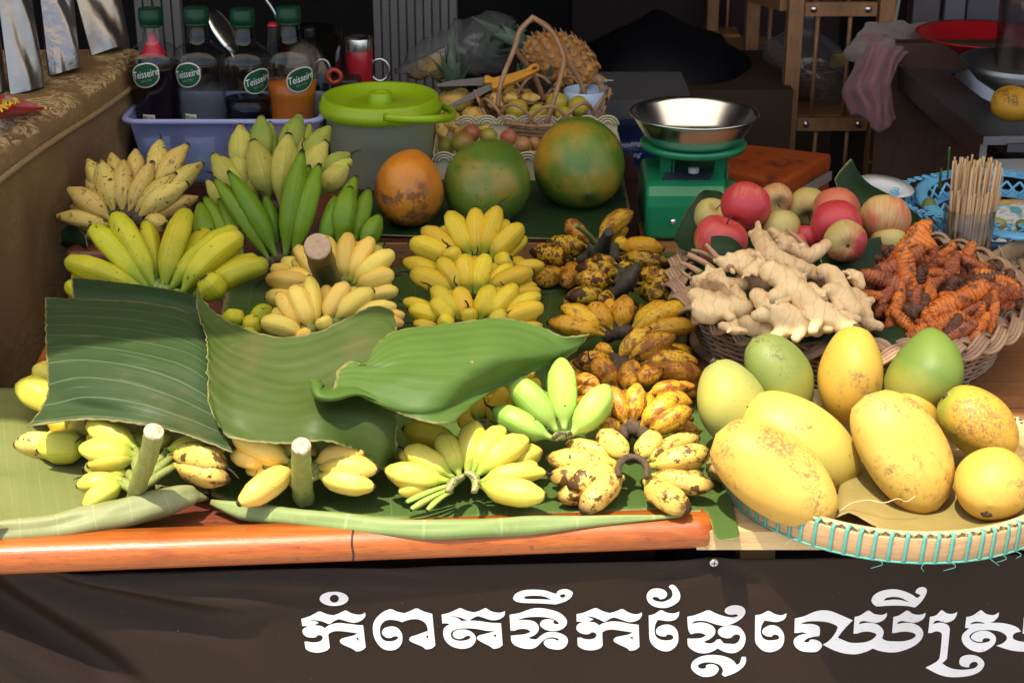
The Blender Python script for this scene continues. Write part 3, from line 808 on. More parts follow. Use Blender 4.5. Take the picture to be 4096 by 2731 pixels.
def banana_geo(p0, pm, p1, r, shape, seed, ridge=0.72, nl=20, na=20):
    sh = SHAPES[shape]
    P, rad, ts = [], [], []
    for i in range(nl + 1):
        t = i / nl
        t = t if i < nl - 4 else (1, 0.984, 0.962, 0.945, 0.915)[nl - i]
        P.append(p0 * (1 - t) ** 2 + pm * (2 * t * (1 - t)) + p1 * t * t)
        for k in range(len(sh) - 1):
            if sh[k][0] <= t <= sh[k + 1][0]:
                f = (t - sh[k][0]) / (sh[k + 1][0] - sh[k][0])
                rad.append(r * (sh[k][1] + (sh[k + 1][1] - sh[k][1]) * f)); break
        ts.append(t)
    ph = seed * 1.7
    q5 = 2 * PI / 5
    nrm5 = 0.93
    def sec(a, u):
        e = math.sin(PI * min(1, max(0, u)))
        pol = math.cos(PI / 5) / math.cos(((a + ph / 5) % q5) - PI / 5) / nrm5
        return 1 + (pol - 1) * min(1.0, 1.3 * e) * ridge + 0.025 * math.sin(2 * a + seed)
    g = tube(P, rad, na, True, sec=sec)
    U = []
    for i in range(nl + 1):
        for k in range(na):
            U.append((k / na + ph / (2 * PI * 5) * 0 + (0.5 * PI + ph) / (2 * PI * 5) * 0, ts[i]))
    # ridge lines of the skin follow the corners of the section
    U = [((k / na) + (ph / (10 * PI)), ts[i]) for i in range(nl + 1) for k in range(na)]
    return g[0], g[1], U
NBAN = [0]
HB_ = {}
def hand(label, frame, crown, z, tilt, items, skin, shape='baby', crown_mat=None, arch=0.10, ground=0.0, crown_r=0.011, dried=0.25, lay=0.016, name='banana_bunch', crown_off=0.0, roll=0.0, fill=True, wk=1.0):
    cx, cy_ = fs(frame, *crown)
    Cc = onz(cx, cy_, z)
    tl = R(tilt)
    n = Vector((math.sin(R(roll)), -math.sin(tl), math.cos(tl))).normalized()
    th = thing(name, label, 'bananas', Cc, 'bunches of bananas laid out on the table')
    bases = []
    th_b = HB_[th.name] = []
    sc_ = FR[frame][2]
    if fill and len(items) >= 6:
        body = [it for it in items if (it[8] if len(it) > 8 and it[8] else shape) != 'stub' and (it[5] if len(it) > 5 else 0) > -0.9 and (len(it) < 10)]
        body.sort(key=lambda it: math.atan2(it[0] - it[2], -(it[1] - it[3])))
        extra = []
        for a_, b_ in zip(body[:-1], body[1:]):
            bx0, by0 = (a_[2] + b_[2]) / 2, (a_[3] + b_[3]) / 2
            tx0, ty0 = (a_[0] + b_[0]) / 2, (a_[1] + b_[1]) / 2
            if math.hypot(a_[0] - b_[0], a_[1] - b_[1]) > 2.6 * (a_[4] + b_[4]) / 2: continue
            kf = rnd.uniform(0.80, 0.94)
            extra.append((bx0 + (tx0 - bx0) * kf, by0 + (ty0 - by0) * kf, bx0, by0, (a_[4] + b_[4]) / 2 * 0.9, -1.7, ((a_[6] if len(a_) > 6 else 0) + (b_[6] if len(b_) > 6 else 0)) / 2, a_[7] if len(a_) > 7 else None))
        items = list(items) + extra
    for idx, it in enumerate(items):
        tx, ty, bx_, by_, wd = it[:5]
        L = it[5] if len(it) > 5 else 0
        bend = it[6] if len(it) > 6 else 0
        sk = it[7] if len(it) > 7 and it[7] else skin
        sp = it[8] if len(it) > 8 and it[8] else shape
        fr = it[9] if len(it) > 9 else frame
        NBAN[0] += 1
        s = fs(fr, tx, ty); bpx = fs(fr, bx_, by_)
        wpx = wd / FR[fr][2] * {'plantain': 1.10, 'long': 1.12, 'stub': 1.0, 'fat': 1.16}.get(sp, 1.18) * wk
        offb = n * (lay * 0.35 * L)
        offt = n * (lay * L)
        Pp = Cc + n * (lay * L)
        p1 = onp(s[0], s[1], Cc + offt, n)
        p0 = onp(bpx[0], bpx[1], Cc + offb, n)
        r = wpx / 2 * mpp((p0 + p1) / 2)
        ln = (p1 - p0).length
        # keep a natural length: fingers seen end-on come forward, none stretches far back
        nat = r * 2 * (3.6 if sp in ('baby', 'plump', 'fat') else 5.4 if sp == 'long' else 6.0)
        if ln > nat * 1.45 and sp != 'stub':
            k = nat * 1.45 / ln
            rd = (p1 - CAM).normalized(); dl = (p1 - p0)
            # slide the tip along its sight line towards the camera until the length fits
            for q in range(40):
                cand = p1 - rd * (0.008 * q)
                if (cand - p0).length <= nat * 1.45 or (cand - p0).length > (p1 - rd * (0.008 * max(q - 1, 0)) - p0).length + 1e-6:
                    break
            p1 = cand
        mx = (s[0] + bpx[0]) / 2; my = (s[1] + bpx[1]) / 2
        dx, dy = s[0] - bpx[0], s[1] - bpx[1]
        dl = math.hypot(dx, dy) or 1
        bd = bend / FR[fr][2]
        m0 = (p0 + p1) / 2
        mp_ = mpp(m0)
        perp = RT * (-dy / dl) - UP * (dx / dl)
        pm = m0 + perp * (bd * mp_ * 1.0) + n * (arch * (p1 - p0).length)
        # nothing may sink through the table
        for p in (p1, pm):
            lim = T + ground + r * (0.55 if p is p1 else 0.9)
            if p.z < lim:
                rd = (p - CAM)
                k = (lim - CAMZ) / (p.z - CAMZ)
                q = CAM + rd * k
                p.x, p.y, p.z = q.x, q.y, q.z
        g = banana_geo(p0, pm, p1, r, sp, rnd.random() * 6)
        o = part('banana', g, BM[sk], th)
        if wd / sc_ < 400: bases.append(p0); th_b.append((p0, p1))
        if sp != 'stub' and rnd.random() < dried:
            d = (p1 - pm).normalized()
            q1 = p1 + d * 0.004
            qs = [p1 - d * 0.003, q1]
            dd = d.copy()
            for k in range(3):
                dd = (dd + Vector((rnd.uniform(-1, 1), rnd.uniform(-1, 0.3), rnd.uniform(-0.6, 0.8))) * 0.7).normalized()
                qs.append(qs[-1] + dd * 0.006)
            part('dried_flower', tube(catmull(qs, 8), [0.0022, 0.002, 0.0018, 0.0016, 0.0014, 0.0012, 0.001, 0.0006], 5), mt_dry, o)
    # crown: the cut cushion that joins the necks
    near = [b for b in bases if (b - Cc).length < 0.075]
    if crown_mat and len(near) >= 2:
        near.sort(key=lambda p: p.x)
        pts = [near[0]]
        for p in near[1:]:
            if (p - pts[-1]).length > 0.008: pts.append(p)
        if len(pts) < 2: pts = [near[0], near[-1] + Vector((0.01, 0, 0))]
        pts = [p.lerp(Cc, 0.22) + n * (crown_off - 0.003) for p in pts]
        m = max(8, len(pts) * 3)
        rr = [min(crown_r, 0.0125) * 0.92 * (0.7 + 0.45 * math.sin(PI * k / (m - 1)) + 0.18 * math.sin(k * 2.1)) for k in range(m)]
        part('crown', tube(catmull(pts, m), rr, 9), crown_mat, th)
    return th
STK = {}
def knuckles(th, mat):            # short necks that run from the stalk out to each cluster of fingers
    P, rr = STK[th.name]
    for p0, p1 in HB_[th.name]:
        k = min(range(2, len(P) - 1), key=lambda i: (P[i] - p0).length)
        q = P[k]
        d = (p1 - p0).normalized()
        if (p0 - q).length < 0.004 or (p0 - q).length > 0.09: continue
        e = p0 + d * 0.006
        part('finger_neck', tube(catmull([q, q.lerp(p0, 0.6), e], 8), [rr[k] * 0.75, rr[k] * 0.62, rr[k] * 0.5, 0.0072, 0.0065, 0.006, 0.0055, 0.005], 9), mat, th)
def crown_arc(th, frame, pts, r_px, z, mat, face=None):      # cut cushion where the fingers meet, drawn as a thick bent ridge
    P = catmull([onz(*fs(frame, *p), z) for p in pts], 18)
    rr = r_px / FR[frame][2] * mpp(P[0])
    rs = [rr * (0.55 + 0.45 * math.sin(PI * (k + 1.5) / 20) + 0.07 * math.sin(k * 2.7)) for k in range(18)]
    c = part('crown', tube(P, rs, 12, True, up=(0, 0, 1), sec=lambda a, u: 1 + 0.12 * math.cos(3 * a + 6 * u)), mat, th)
    if face:
        n = Vector((0, -0.75, 0.66))
        part('cut_face', tube([p + n * rr * 0.50 for p in P], [r_ * 0.62 for r_ in rs], 10), face, c)
def stalk(th, frame, pts, w0, w1, z0, z1, mat, cutmat, bulge=()):
    """pts in the zoom frame from the low end to the cut top, heights run z0..z1 above the table"""
    P = []
    n = len(pts)
    a = fs(frame, *pts[0])
    q0 = onz(a[0], a[1], z0)
    b = fs(frame, *pts[-1])
    q1 = onz(b[0], b[1], z1)
    for i, p in enumerate(pts):
        s = fs(frame, *p)
        y = q0.y + (q1.y - q0.y) * i / (n - 1)
        P.append(ond(s[0], s[1], y))
    m = 16
    P = catmull(P, m)
    sc_ = FR[frame][2]
    rr = [((w0 + (w1 - w0) * k / (m - 1)) / 2 / sc_) * mpp(P[k]) * (1 + 0.04 * math.sin(k * 1.9)) for k in range(m)]
    g = tube(P, rr, 18, False, sec=lambda a_, u: 1 + 0.05 * math.cos(5 * a_) + 0.03 * math.cos(8 * a_ + 1))
    part('stalk', g, mat, th)
    STK[th.name] = (P, rr)
    d = (P[-1] - P[-2]).normalized()
    part('cut_end', lathe([(rr[-1] * 1.04, -0.003), (rr[-1] * 1.03, 0.0), (rr[-1] * 0.90, 0.0014), (rr[-1] * 0.5, 0.0006), (0.0001, 0.001)], P[-1], d, 18, closed=False), cutmat, th)

# ------------------------------------------------------------------ back left
hand('bruised pale yellow bananas in front of the blue plastic box beside the cloth counter', 'M', (790, 880), 0.12, 48, [
 (985, 260, 950, 640, 150, -1.6, -10), (1205, 295, 920, 700, 160, -1.2, -20), (1330, 445, 960, 790, 150, -0.8, -20), (785, 335, 800, 640, 125, -1.8),
 (590, 365, 680, 660, 120, -1.8), (400, 415, 520, 700, 120, -1.2, 15), (500, 425, 610, 845, 175, 0.4, 20), (690, 415, 680, 850, 150, 0.6), (925, 430, 725, 855, 145, 0.7, 0),
 (1115, 525, 765, 865, 135, 0.8, -10), (1210, 605, 800, 885, 160, 1.2, -25), (235, 650, 585, 905, 170, 0.5, 30), (145, 870, 590, 945, 130, -0.2, 18), (1060, 950, 830, 935, 150, 0, -25),
 (390, 1050, 560, 960, 110, -0.6, 10), (1300, 720, 900, 900, 120, -0.5, -20)], 'dull', 'fat', mt_crownd, dried=0.1)
hand('fat dull green bananas with black tips standing against the blue plastic box', 'M', (1960, 850), 0.13, 62, [
 (1790, 70, 1800, 520, 190, -2.2, 0, 'fatgreen'), (1860, 115, 1890, 480, 100, -2.8, 0, 'fatgreen'), (2105, 55, 1975, 500, 185, -2.2, -20, 'fatgreen'), (2180, 125, 2100, 520, 110, -2.8, 0, 'fatgreen'),
 (2345, 150, 2120, 520, 165, -2.0, -30, 'fatgreen'), (1620, 140, 1640, 560, 185, -1.4, 15), (1585, 310, 1680, 680, 140, -0.6, 10), (1720, 260, 1850, 760, 215, 0.6, 25), (2010, 205, 1945, 800, 205, 0.8, 0),
 (2130, 250, 2060, 560, 120, -1.0), (2315, 270, 2090, 700, 190, -0.3, -20), (1400, 375, 1640, 760, 190, -0.5, 30), (1450, 395, 1680, 780, 150, 0.0, 20), (1350, 580, 1560, 900, 120, 0.2, 15),
 (320, 965, 110, 1130, 125, -1.0, -20, 'fatgreen', 'fat', 'B'), (330, 1000, 130, 1180, 110, -0.4, -20, None, 'fat', 'B'), (310, 1040, 120, 1230, 130, 0.2, -25, None, 'fat', 'B')], 'fat', 'fat', mt_crownd, dried=0.15)
hand('long bright green plantains fanned out behind the pale yellow bananas', 'M', (1930, 1230), 0.075, 56, [
 (1300, 760, 1380, 1200, 175, -0.8, 5), (1335, 715, 1560, 1130, 140, -1.6, 15), (1820, 705, 1920, 1090, 120, -1.6, 8), (1410, 560, 1860, 1230, 150, 0.3, 25), (1525, 510, 1915, 1210, 165, 0.9, 40),
 (2120, 340, 1980, 1200, 185, 0.9, -12), (2260, 450, 2050, 1200, 190, 0.4, -25), (1970, 420, 1840, 800, 110, -1.2, -5, None, None, 'D'), (1860, 525, 1790, 800, 85, -0.6, 0, None, None, 'D'), (1905, 520, 1780, 830, 120, 0.0, 0, None, None, 'D'),
 (1940, 480, 1880, 810, 150, 0.6, -12, None, None, 'D'), (2045, 490, 1960, 800, 105, -0.4, -8, None, None, 'D'), (2105, 635, 2010, 840, 105, 0.3, -10, None, None, 'D'), (2125, 800, 2050, 880, 75, 0.2, 0, None, None, 'D')],
 'green', 'plantain', mt_crownd, dried=0.35, arch=0.07)
hand('large green yellow bananas fanned out at the left behind the leaf sheets', 'M', (975, 1450), 0.125, 44, [
 (480, 1265, 850, 1440, 120, -1.4), (870, 905, 960, 1400, 150, -1.2), (1780, 1200, 1250, 1500, 170, -1.0, -30), (205, 1225, 880, 1480, 180, 0.2, 25), (420, 945, 890, 1450, 190, 0.6, 30),
 (600, 835, 935, 1440, 195, 0.9, 25), (1210, 800, 1010, 1450, 185, 0.9, -30), (1625, 965, 1060, 1460, 185, 0.6, -70), (1660, 1015, 1160, 1490, 200, 1.0, -110), (1870, 1255, 1300, 1560, 190, 1.5, -130),
 (1322, 1355, 1480, 1530, 215, 3.4, 0), (228, 1410, 420, 1530, 120, -0.5)], 'greenish', 'long', mt_crowng, dried=0.1, arch=0.08)
hand('small green bananas half hidden under the curled leaf beside the pale yellow bunch', 'D', (1400, 1290), 0.10, 30, [
 (1290, 1165, 1300, 1270, 115, 0.6), (1505, 1150, 1390, 1240, 105, 0.2), (1455, 1225, 1340, 1275, 105, 0.8), (1430, 1285, 1330, 1310, 80, 0.6)], 'greenish', 'plump', mt_crowng)
th = hand('pale yellow banana bunch around a thick brown cut stalk', 'N', (640, 690), 0.115, 40, [
 (480, 300, 600, 540, 130, -1.6, 10), (260, 375, 470, 650, 130, -0.2, 20), (690, 262, 665, 650, 148, 0.3, -14), (885, 300, 700, 655, 140, 0.5, -22), (1062, 420, 725, 680, 148, 0.8, -25),
 (1065, 600, 745, 715, 140, 0.9, -35), (1095, 730, 800, 800, 115, 0.2, -20), (185, 585, 450, 660, 110, -0.6, 10), (20, 640, 420, 690, 150, -0.3, 10), (20, 780, 300, 800, 130, -0.6, 0)], 'pale', 'baby', mt_crowng, dried=0.15, arch=0.13)
stalk(th, 'N', [(560, 850), (545, 720), (490, 540), (440, 370)], 210, 215, 0.03, 0.245, mt_stalkb, mt_cut)
hand('pale yellow bananas tucked under the middle leaf below the cut stalk', 'N', (450, 1015), 0.13, 40, [
 (115, 750, 300, 1030, 125, -0.2, 30), (235, 690, 385, 1030, 165, 0.6, 24), (372, 605, 435, 1005, 118, 0.2, 14), (690, 665, 505, 970, 150, 0.9, -30), (895, 725, 580, 960, 150, 0.9, -30),
 (1085, 855, 680, 935, 110, 0.3, -20), (1150, 925, 800, 960, 95, -0.2, -12), (1140, 990, 860, 1000, 90, 0.1, -8), (-20, 975, 330, 1090, 150, 0.8, 25), (400, 1055, 260, 1120, 110, 1.2, 10), (470, 930, 520, 1040, 125, 1.6, 0)],
 'pale', 'baby', mt_crowng, dried=0.12, arch=0.13)
# ------------------------------------------------------------------ three yellow hands in the middle
hand('uppermost yellow banana hand in front of the middle papaya', 'N', (1725, 475), 0.095, 50, [
 (2120, 300, 1900, 480, 95, -1.4, -12), (1640, 250, 1690, 440, 60, -1.4), (1480, 90, 1665, 460, 145, 0.2, 18), (1703, 55, 1715, 465, 128, 0.5, 0), (1890, 45, 1765, 460, 140, 0.4, -14), (2090, 200, 1820, 490, 148, 0.5, -24),
 (1265, 230, 1610, 480, 130, -0.3, 25), (1168, 335, 1560, 515, 155, 0.5, 25), (1485, 370, 1560, 540, 135, 2.6, 0), (1995, 460, 1870, 540, 140, 2.2, 0), (2265, 530, 1960, 570, 100, -0.3, -15)], 'yellow', 'baby', mt_crownd, arch=0.10, wk=1.06)
hand('second yellow banana hand below the one by the papaya', 'N', (1680, 745), 0.095, 44, [
 (1118, 490, 1480, 640, 125, -1.2, 20), (1222, 550, 1540, 725, 100, -0.8, 15), (2200, 685, 1850, 770, 110, -0.8, -15), (2235, 725, 1850, 800, 100, -0.6, -10), (2020, 530, 1760, 715, 120, -0.5, -15),
 (1175, 580, 1540, 775, 165, 0.3, 30), (1400, 470, 1610, 750, 145, 0.6, 20), (1612, 430, 1655, 755, 155, 0.9, 6), (1800, 430, 1705, 755, 148, 0.9, -12), (2175, 570, 1790, 735, 145, 0.5, -25)], 'yellow', 'baby', mt_crownd, arch=0.10)
hand('third yellow banana hand reaching under the bright leaf', 'N', (1690, 985), 0.09, 40, [
 (1120, 815, 1400, 900, 105, -1.0, 12), (1165, 875, 1450, 960, 145, 0.2, 15), (2260, 855, 1900, 985, 150, 0.8, -18), (2235, 755, 1860, 950, 120, 0.0, -15), (1350, 695, 1590, 975, 145, 0.7, 18), (1345, 800, 1530, 1000, 150, 1.0, 18),
 (1560, 695, 1640, 970, 140, 0.9, 8), (1845, 680, 1735, 970, 145, 1.0, -12), (2045, 680, 1800, 965, 140, 0.8, -20), (1645, 855, 1660, 1000, 120, 2.0, 0), (1405, 935, 1520, 1030, 120, 1.6, 8), (1960, 900, 1820, 1000, 120, 1.4, -8), (1200, 985, 1430, 1040, 90, 0.6, 5),
 (2250, 1010, 1930, 1040, 90, 0.2, -5)],
 'yellow', 'baby', mt_crownd, dried=0.6, arch=0.10)
# ------------------------------------------------------------------ overripe ones
th = hand('overripe blackened bananas around a dry upright stalk in front of the low platform', 'O', (1080, 590), 0.055, 26, [
 (1420, 145, 1010, 470, 175, 1.4, -55, 'brown'), (640, 240, 900, 500, 170, 0.8, -40, 'brown'), (360, 540, 900, 560, 185, 0.4, -20), (200, 600, 720, 700, 190, 0.9, -25), (250, 965, 620, 850, 190, 0.2, -20, 'brown'),
 (1790, 585, 1230, 560, 165, 0.8, -15, 'gold'), (1360, 500, 1180, 520, 110, 0.2, 0, 'gold'), (1880, 780, 1240, 690, 170, 0.4, -20), (1730, 860, 1240, 760, 120, -0.4), (600, 1040, 740, 740, 170, 1.6, -30, 'brown')], 'black', 'plump', mt_stalkd, dried=0.0, crown_r=0.02, wk=1.18)
stalk(th, 'O', [(1040, 720), (1040, 640), (1085, 500), (1130, 375)], 260, 110, 0.05, 0.155, mt_stalkd, mt_stalkd)
stalk(th, 'O', [(960, 500), (880, 400), (745, 300)], 75, 55, 0.085, 0.14, mt_stalk, mt_stalk)
th = hand('blackest banana bunch with a shrivelled black stem beside the wicker basket', 'O', (1390, 900), 0.085, 24, [
 (900, 690, 1240, 760, 120, -0.6, -10), (740, 800, 1270, 850, 190, 0.5, -35), (720, 920, 1210, 980, 175, 0.6, -25), (615, 1150, 1120, 1110, 180, 0.9, -25), (570, 1220, 800, 1200, 100, 0.0), (1095, 1240, 1110, 1120, 150, 2.2),
 (1260, 740, 1370, 830, 110, 0.4), (1960, 1070, 1440, 860, 200, 0.9, -45), (1930, 1110, 1480, 980, 120, 1.2, -20), (1890, 1200, 1440, 1060, 190, 0.5, -30), (1200, 1180, 1260, 1120, 90, 0.6)], 'black', 'plump', mt_stalkd, dried=0.0, crown_r=0.016, wk=1.18)
bp = [(1480, 770), (1400, 880), (1300, 1010), (1170, 1140)]
Pq = [onz(*fs('O', *p), 0.13 - 0.018 * i) for i, p in enumerate(bp)]
part('black_stem', tube(catmull(Pq, 14), [0.009, 0.011, 0.013, 0.015, 0.017, 0.018, 0.018, 0.017, 0.016, 0.014, 0.012, 0.009, 0.006, 0.003], 9, sec=lambda a, u: 1 + 0.3 * math.cos(2 * a) + 0.12 * math.cos(5 * a)), mt_stalkd, th)
hand('golden ripe bananas joined at a black crown right of the bright leaf tip', 'O', (1270, 1550), 0.06, 36, [
 (690, 1245, 980, 1400, 110, -1.2, 10), (1140, 1170, 1160, 1400, 120, -1.2, 0), (555, 1255, 1110, 1550, 180, 0.4, 22), (400, 1440, 1080, 1590, 180, 0.6, 25), (905, 1215, 1180, 1525, 180, 0.8, 18), (1340, 1120, 1270, 1530, 190, 0.9, -6),
 (1835, 1205, 1390, 1520, 165, 0.4, -20), (2080, 1235, 1420, 1545, 185, 0.9, -35), (2195, 1475, 1470, 1590, 170, 1.0, -30), (1975, 445, 1500, 440, 110, -1.0, -8, None, None, 'Q')], 'gold', 'plump', mt_crownd, dried=0.1, crown_r=0.02, wk=1.2)
hand('freckled brown banana hand lying over the golden ripe bunch', 'Q', (1120, 600), 0.075, 34, [
 (560, 590, 1040, 560, 190, -0.6, -25, 'black'), (830, 405, 1040, 470, 110, -0.8, 0, 'gold'), (1480, 180, 1090, 560, 170, 1.2, -25), (1785, 270, 1190, 590, 185, 1.3, -40), (780, 560, 1090, 900, 185, 1.2, 40), (1300, 560, 1180, 950, 205, 1.6, -14),
 (2050, 600, 1330, 610, 185, 0.6, -50), (2090, 730, 1480, 700, 190, 0.3, -40), (1630, 665, 1270, 860, 185, 1.7, -40)], 'brown', 'plump', mt_crownd, dried=0.1, crown_r=0.018, wk=1.22)
hand('lowest freckled brown bananas on the stack above the blotched front hand', 'Q', (1240, 1385), 0.062, 32, [
 (2010, 870, 1500, 980, 130, -1.4, -20), (1910, 890, 1440, 960, 150, -0.6, -30), (1975, 1080, 1480, 1060, 170, -0.4, -60), (1480, 960, 1400, 1300, 120, -0.4, 10, 'gold'), (600, 770, 900, 880, 160, -1.0, -15), (590, 900, 880, 960, 110, -1.0, -15), (600, 1040, 800, 1080, 110, -1.0),
 (860, 1290, 1150, 1370, 150, 0.2, -15), (1000, 865, 1195, 1330, 185, 1.0, 12), (1315, 825, 1270, 1320, 195, 1.3, 0), (1800, 1005, 1350, 1360, 200, 1.5, -30), (1975, 1150, 1440, 1470, 215, 1.2, -75), (900, 1400, 1150, 1440, 110, -0.4)],
 'brown', 'plump', mt_crownd, dried=0.05, crown_r=0.016, wk=1.2)
hand('dark spotted bananas wedged low between the blackest bunch and the golden ripe bunch', 'O', (1250, 1330), 0.03, 16, [
 (640, 1330, 1000, 1340, 170, 0, -10), (820, 1400, 1080, 1380, 150, 0.4, 0), (1700, 1330, 1400, 1340, 170, 0, 10), (1500, 1270, 1330, 1330, 150, 0.4, 0), (1000, 1270, 1150, 1340, 150, 0.5, 0), (2050, 1330, 1650, 1350, 160, -0.3, 10)], 'black', 'plump', None, dried=0.0, fill=False, wk=1.2)
hand('brown bananas filling the left flank of the overripe stack under the leaf tip', 'Q', (900, 800), 0.035, 18, [
 (480, 640, 900, 700, 190, 0, -20), (520, 760, 940, 820, 190, 0.4, -15), (560, 960, 960, 960, 190, 0.2, -15), (620, 1120, 980, 1090, 190, 0.6, -10), (700, 1260, 1010, 1180, 180, 0.4, 10)], 'brown', 'plump', None, dried=0.0, fill=False, wk=1.15)
hand('brown bananas filling the right flank of the overripe stack beside the wicker basket', 'Q', (1450, 800), 0.035, 18, [
 (1960, 500, 1500, 520, 180, 0.2, -15, 'gold'), (2060, 860, 1560, 800, 190, 0.2, -20), (2040, 960, 1560, 900, 190, 0.4, -20), (1980, 1260, 1500, 1180, 190, 0.2, -20), (2060, 1420, 1600, 1330, 170, 0.2, 10), (1500, 560, 1200, 640, 170, 0.5, 0)], 'brown', 'plump', None, dried=0.0, fill=False, wk=1.15)
hand('pale yellow fingers packed behind the thick cut stalk', 'N', (560, 700), 0.07, 36, [
 (150, 480, 420, 640, 130, 0, 10), (60, 540, 380, 680, 130, 0.4, 10), (560, 400, 590, 600, 120, -0.3, 0), (820, 520, 700, 640, 120, -0.2, 0), (960, 700, 760, 740, 130, 0.2, 0), (240, 860, 380, 900, 130, 0.3, 0), (800, 860, 640, 900, 130, 0.2, 0)], 'pale', 'baby', None, dried=0.1, fill=False)
# ------------------------------------------------------------------ front row
hand('yellow bananas in shadow behind the four green ones', 'H', (880, 640), 0.06, 34, [
 (990, 400, 880, 640, 140, 0.2, 10), (830, 430, 790, 600, 105, 0, 8), (1190, 345, 1000, 560, 110, -0.4, -10), (330, 645, 680, 720, 140, 0.8, -30), (1160, 270, 960, 480, 80, -0.6), (1230, 420, 1130, 560, 90, -0.4, -10), (700, 570, 760, 660, 90, 0)],
 'yellow', 'baby', mt_crowng, dried=0.3)
th = hand('four plump green bananas standing on a cut crown at the front', 'H', (1320, 690), 0.075, 40, [
 (1195, 425, 1290, 600, 110, -1.2), (890, 520, 1270, 710, 150, 0.2, -35), (975, 325, 1300, 670, 170, 0.9, 30), (1320, 198, 1345, 660, 168, 1.2, 0), (1625, 375, 1385, 690, 175, 0.9, 30)], 'lightgreen', 'plump', None, dried=0.4, arch=0.12, fill=False)
crown_arc(th, 'H', [(1275, 712), (1310, 695), (1350, 690), (1385, 680)], 30, 0.085, mt_crowng, mt_crownd)
th = hand('bright yellow banana hand at the front edge left of the blotched one', 'H', (710, 985), 0.045, 22, [
 (1205, 790, 1000, 900, 120, -0.8, -12), (1180, 880, 980, 940, 90, -0.8), (300, 800, 520, 930, 110, -0.8, 10), (300, 1050, 560, 990, 120, -0.6, -15),
 (212, 905, 620, 975, 155, 0.6, -50), (340, 775, 650, 955, 155, 0.7, -10), (562, 688, 690, 950, 150, 0.9, 8), (790, 605, 735, 935, 155, 1.0, -6), (975, 645, 765, 935, 145, 0.9, -18), (1125, 715, 790, 950, 160, 1.0, -28), (1238, 930, 810, 985, 118, 0.4, -22), (1238, 1075, 800, 1000, 160, 0.9, 45),
 (345, 1115, 620, 1005, 40, 0.3, -10, 'lightgreen', 'stub'), (375, 1160, 630, 1030, 45, 0.4, -8, 'lightgreen', 'stub'), (480, 1165, 640, 1045, 38, 0.6, 6, 'lightgreen', 'stub')], 'lime', 'plump', None, dried=0.06, arch=0.13, fill=False)
crown_arc(th, 'H', [(612, 1040), (635, 1000), (670, 968), (708, 950)], 30, 0.058, mt_crowng, mt_cut)
crown_arc(th, 'H', [(722, 925), (765, 940), (790, 985), (778, 1040)], 28, 0.060, mt_crowng, mt_cut)
th = hand('black blotched yellow banana hand with a curved crown at the front right corner', 'H', (1770, 900), 0.05, 22, [
 (1350, 745, 1680, 840, 115, -0.6, -10), (2190, 710, 1880, 830, 110, -0.8, -15), (1560, 675, 1740, 850, 140, 0.3, 10), (1935, 690, 1810, 850, 140, 0.3, -10), (2010, 800, 1860, 850, 95, 0.0, -10), (2215, 945, 1930, 920, 95, -0.8),
 (1228, 835, 1690, 870, 140, 0.4, -35), (1240, 965, 1680, 890, 135, 0.2, -30), (1365, 1010, 1680, 915, 165, 0.9, -30), (1300, 1090, 1560, 1040, 120, -0.6, 10), (1455, 1180, 1710, 955, 150, 0.4, 30), (2258, 790, 1880, 885, 145, 0.8, 30), (2285, 1010, 1870, 945, 130, 0.2, 35), (2135, 1160, 1850, 975, 160, 0.8, 55)],
 'blotch', 'baby', None, dried=0.0, arch=0.10, fill=False)
crown_arc(th, 'H', [(1690, 945), (1680, 900), (1705, 850), (1765, 828), (1825, 845), (1862, 895), (1858, 955)], 25, 0.062, mt_crownd, mt_crownd)
th = hand('front left banana bunch with a leaning green stalk', 'G', (730, 950), 0.06, 24, [
 (690, 830, 740, 900, 60, -1.0, 0), (450, 770, 730, 910, 125, 0.9, -18), (405, 905, 725, 945, 125, 1.0, -14), (455, 1000, 720, 970, 110, 0.1, 25), (1190, 1010, 880, 945, 135, 1.2, -40, 'blotch'), (1205, 1075, 900, 990, 125, 0.5, 10, 'blotch'), (1190, 915, 860, 915, 110, 0.3, -15), (890, 840, 800, 900, 70, -1),
 (810, 1050, 780, 960, 90, -0.6), (398, 1105, 640, 1085, 105, 0.2, 10), (432, 1215, 650, 1090, 105, 0.8, 10), (490, 1040, 660, 1075, 42, 0.6, -8, 'lightgreen', 'stub')], 'lime', 'plump', None, dried=0.3, arch=0.10)
stalk(th, 'G', [(700, 1185), (725, 1080), (770, 960), (805, 815)], 88, 104, 0.02, 0.165, mt_stalk, mt_cutw)
knuckles(th, mt_stalk)
th = hand('pale front banana bunch on an upright green stalk below the middle leaf', 'G', (1580, 990), 0.065, 22, [
 (1430, 890, 1540, 950, 90, -1.0), (1640, 900, 1620, 960, 60, -1.0), (1210, 835, 1530, 985, 135, 1.0, -20), (1240, 1200, 1540, 1000, 130, 0.5, -24), (1200, 945, 1400, 1000, 90, -0.4, 10), (1330, 1110, 1530, 1030, 90, -0.6, 0), (1915, 925, 1640, 985, 118, 1.0, -16), (1980, 1025, 1650, 1010, 120, 0.5, -10), (1965, 1110, 1650, 1040, 115, -0.2, 30)],
 'pale', 'plump', None, dried=0.0, arch=0.10)
stalk(th, 'G', [(1590, 1165), (1580, 1080), (1577, 980), (1575, 890)], 112, 100, 0.02, 0.135, mt_stalk, mt_cutw)
knuckles(th, mt_stalk)
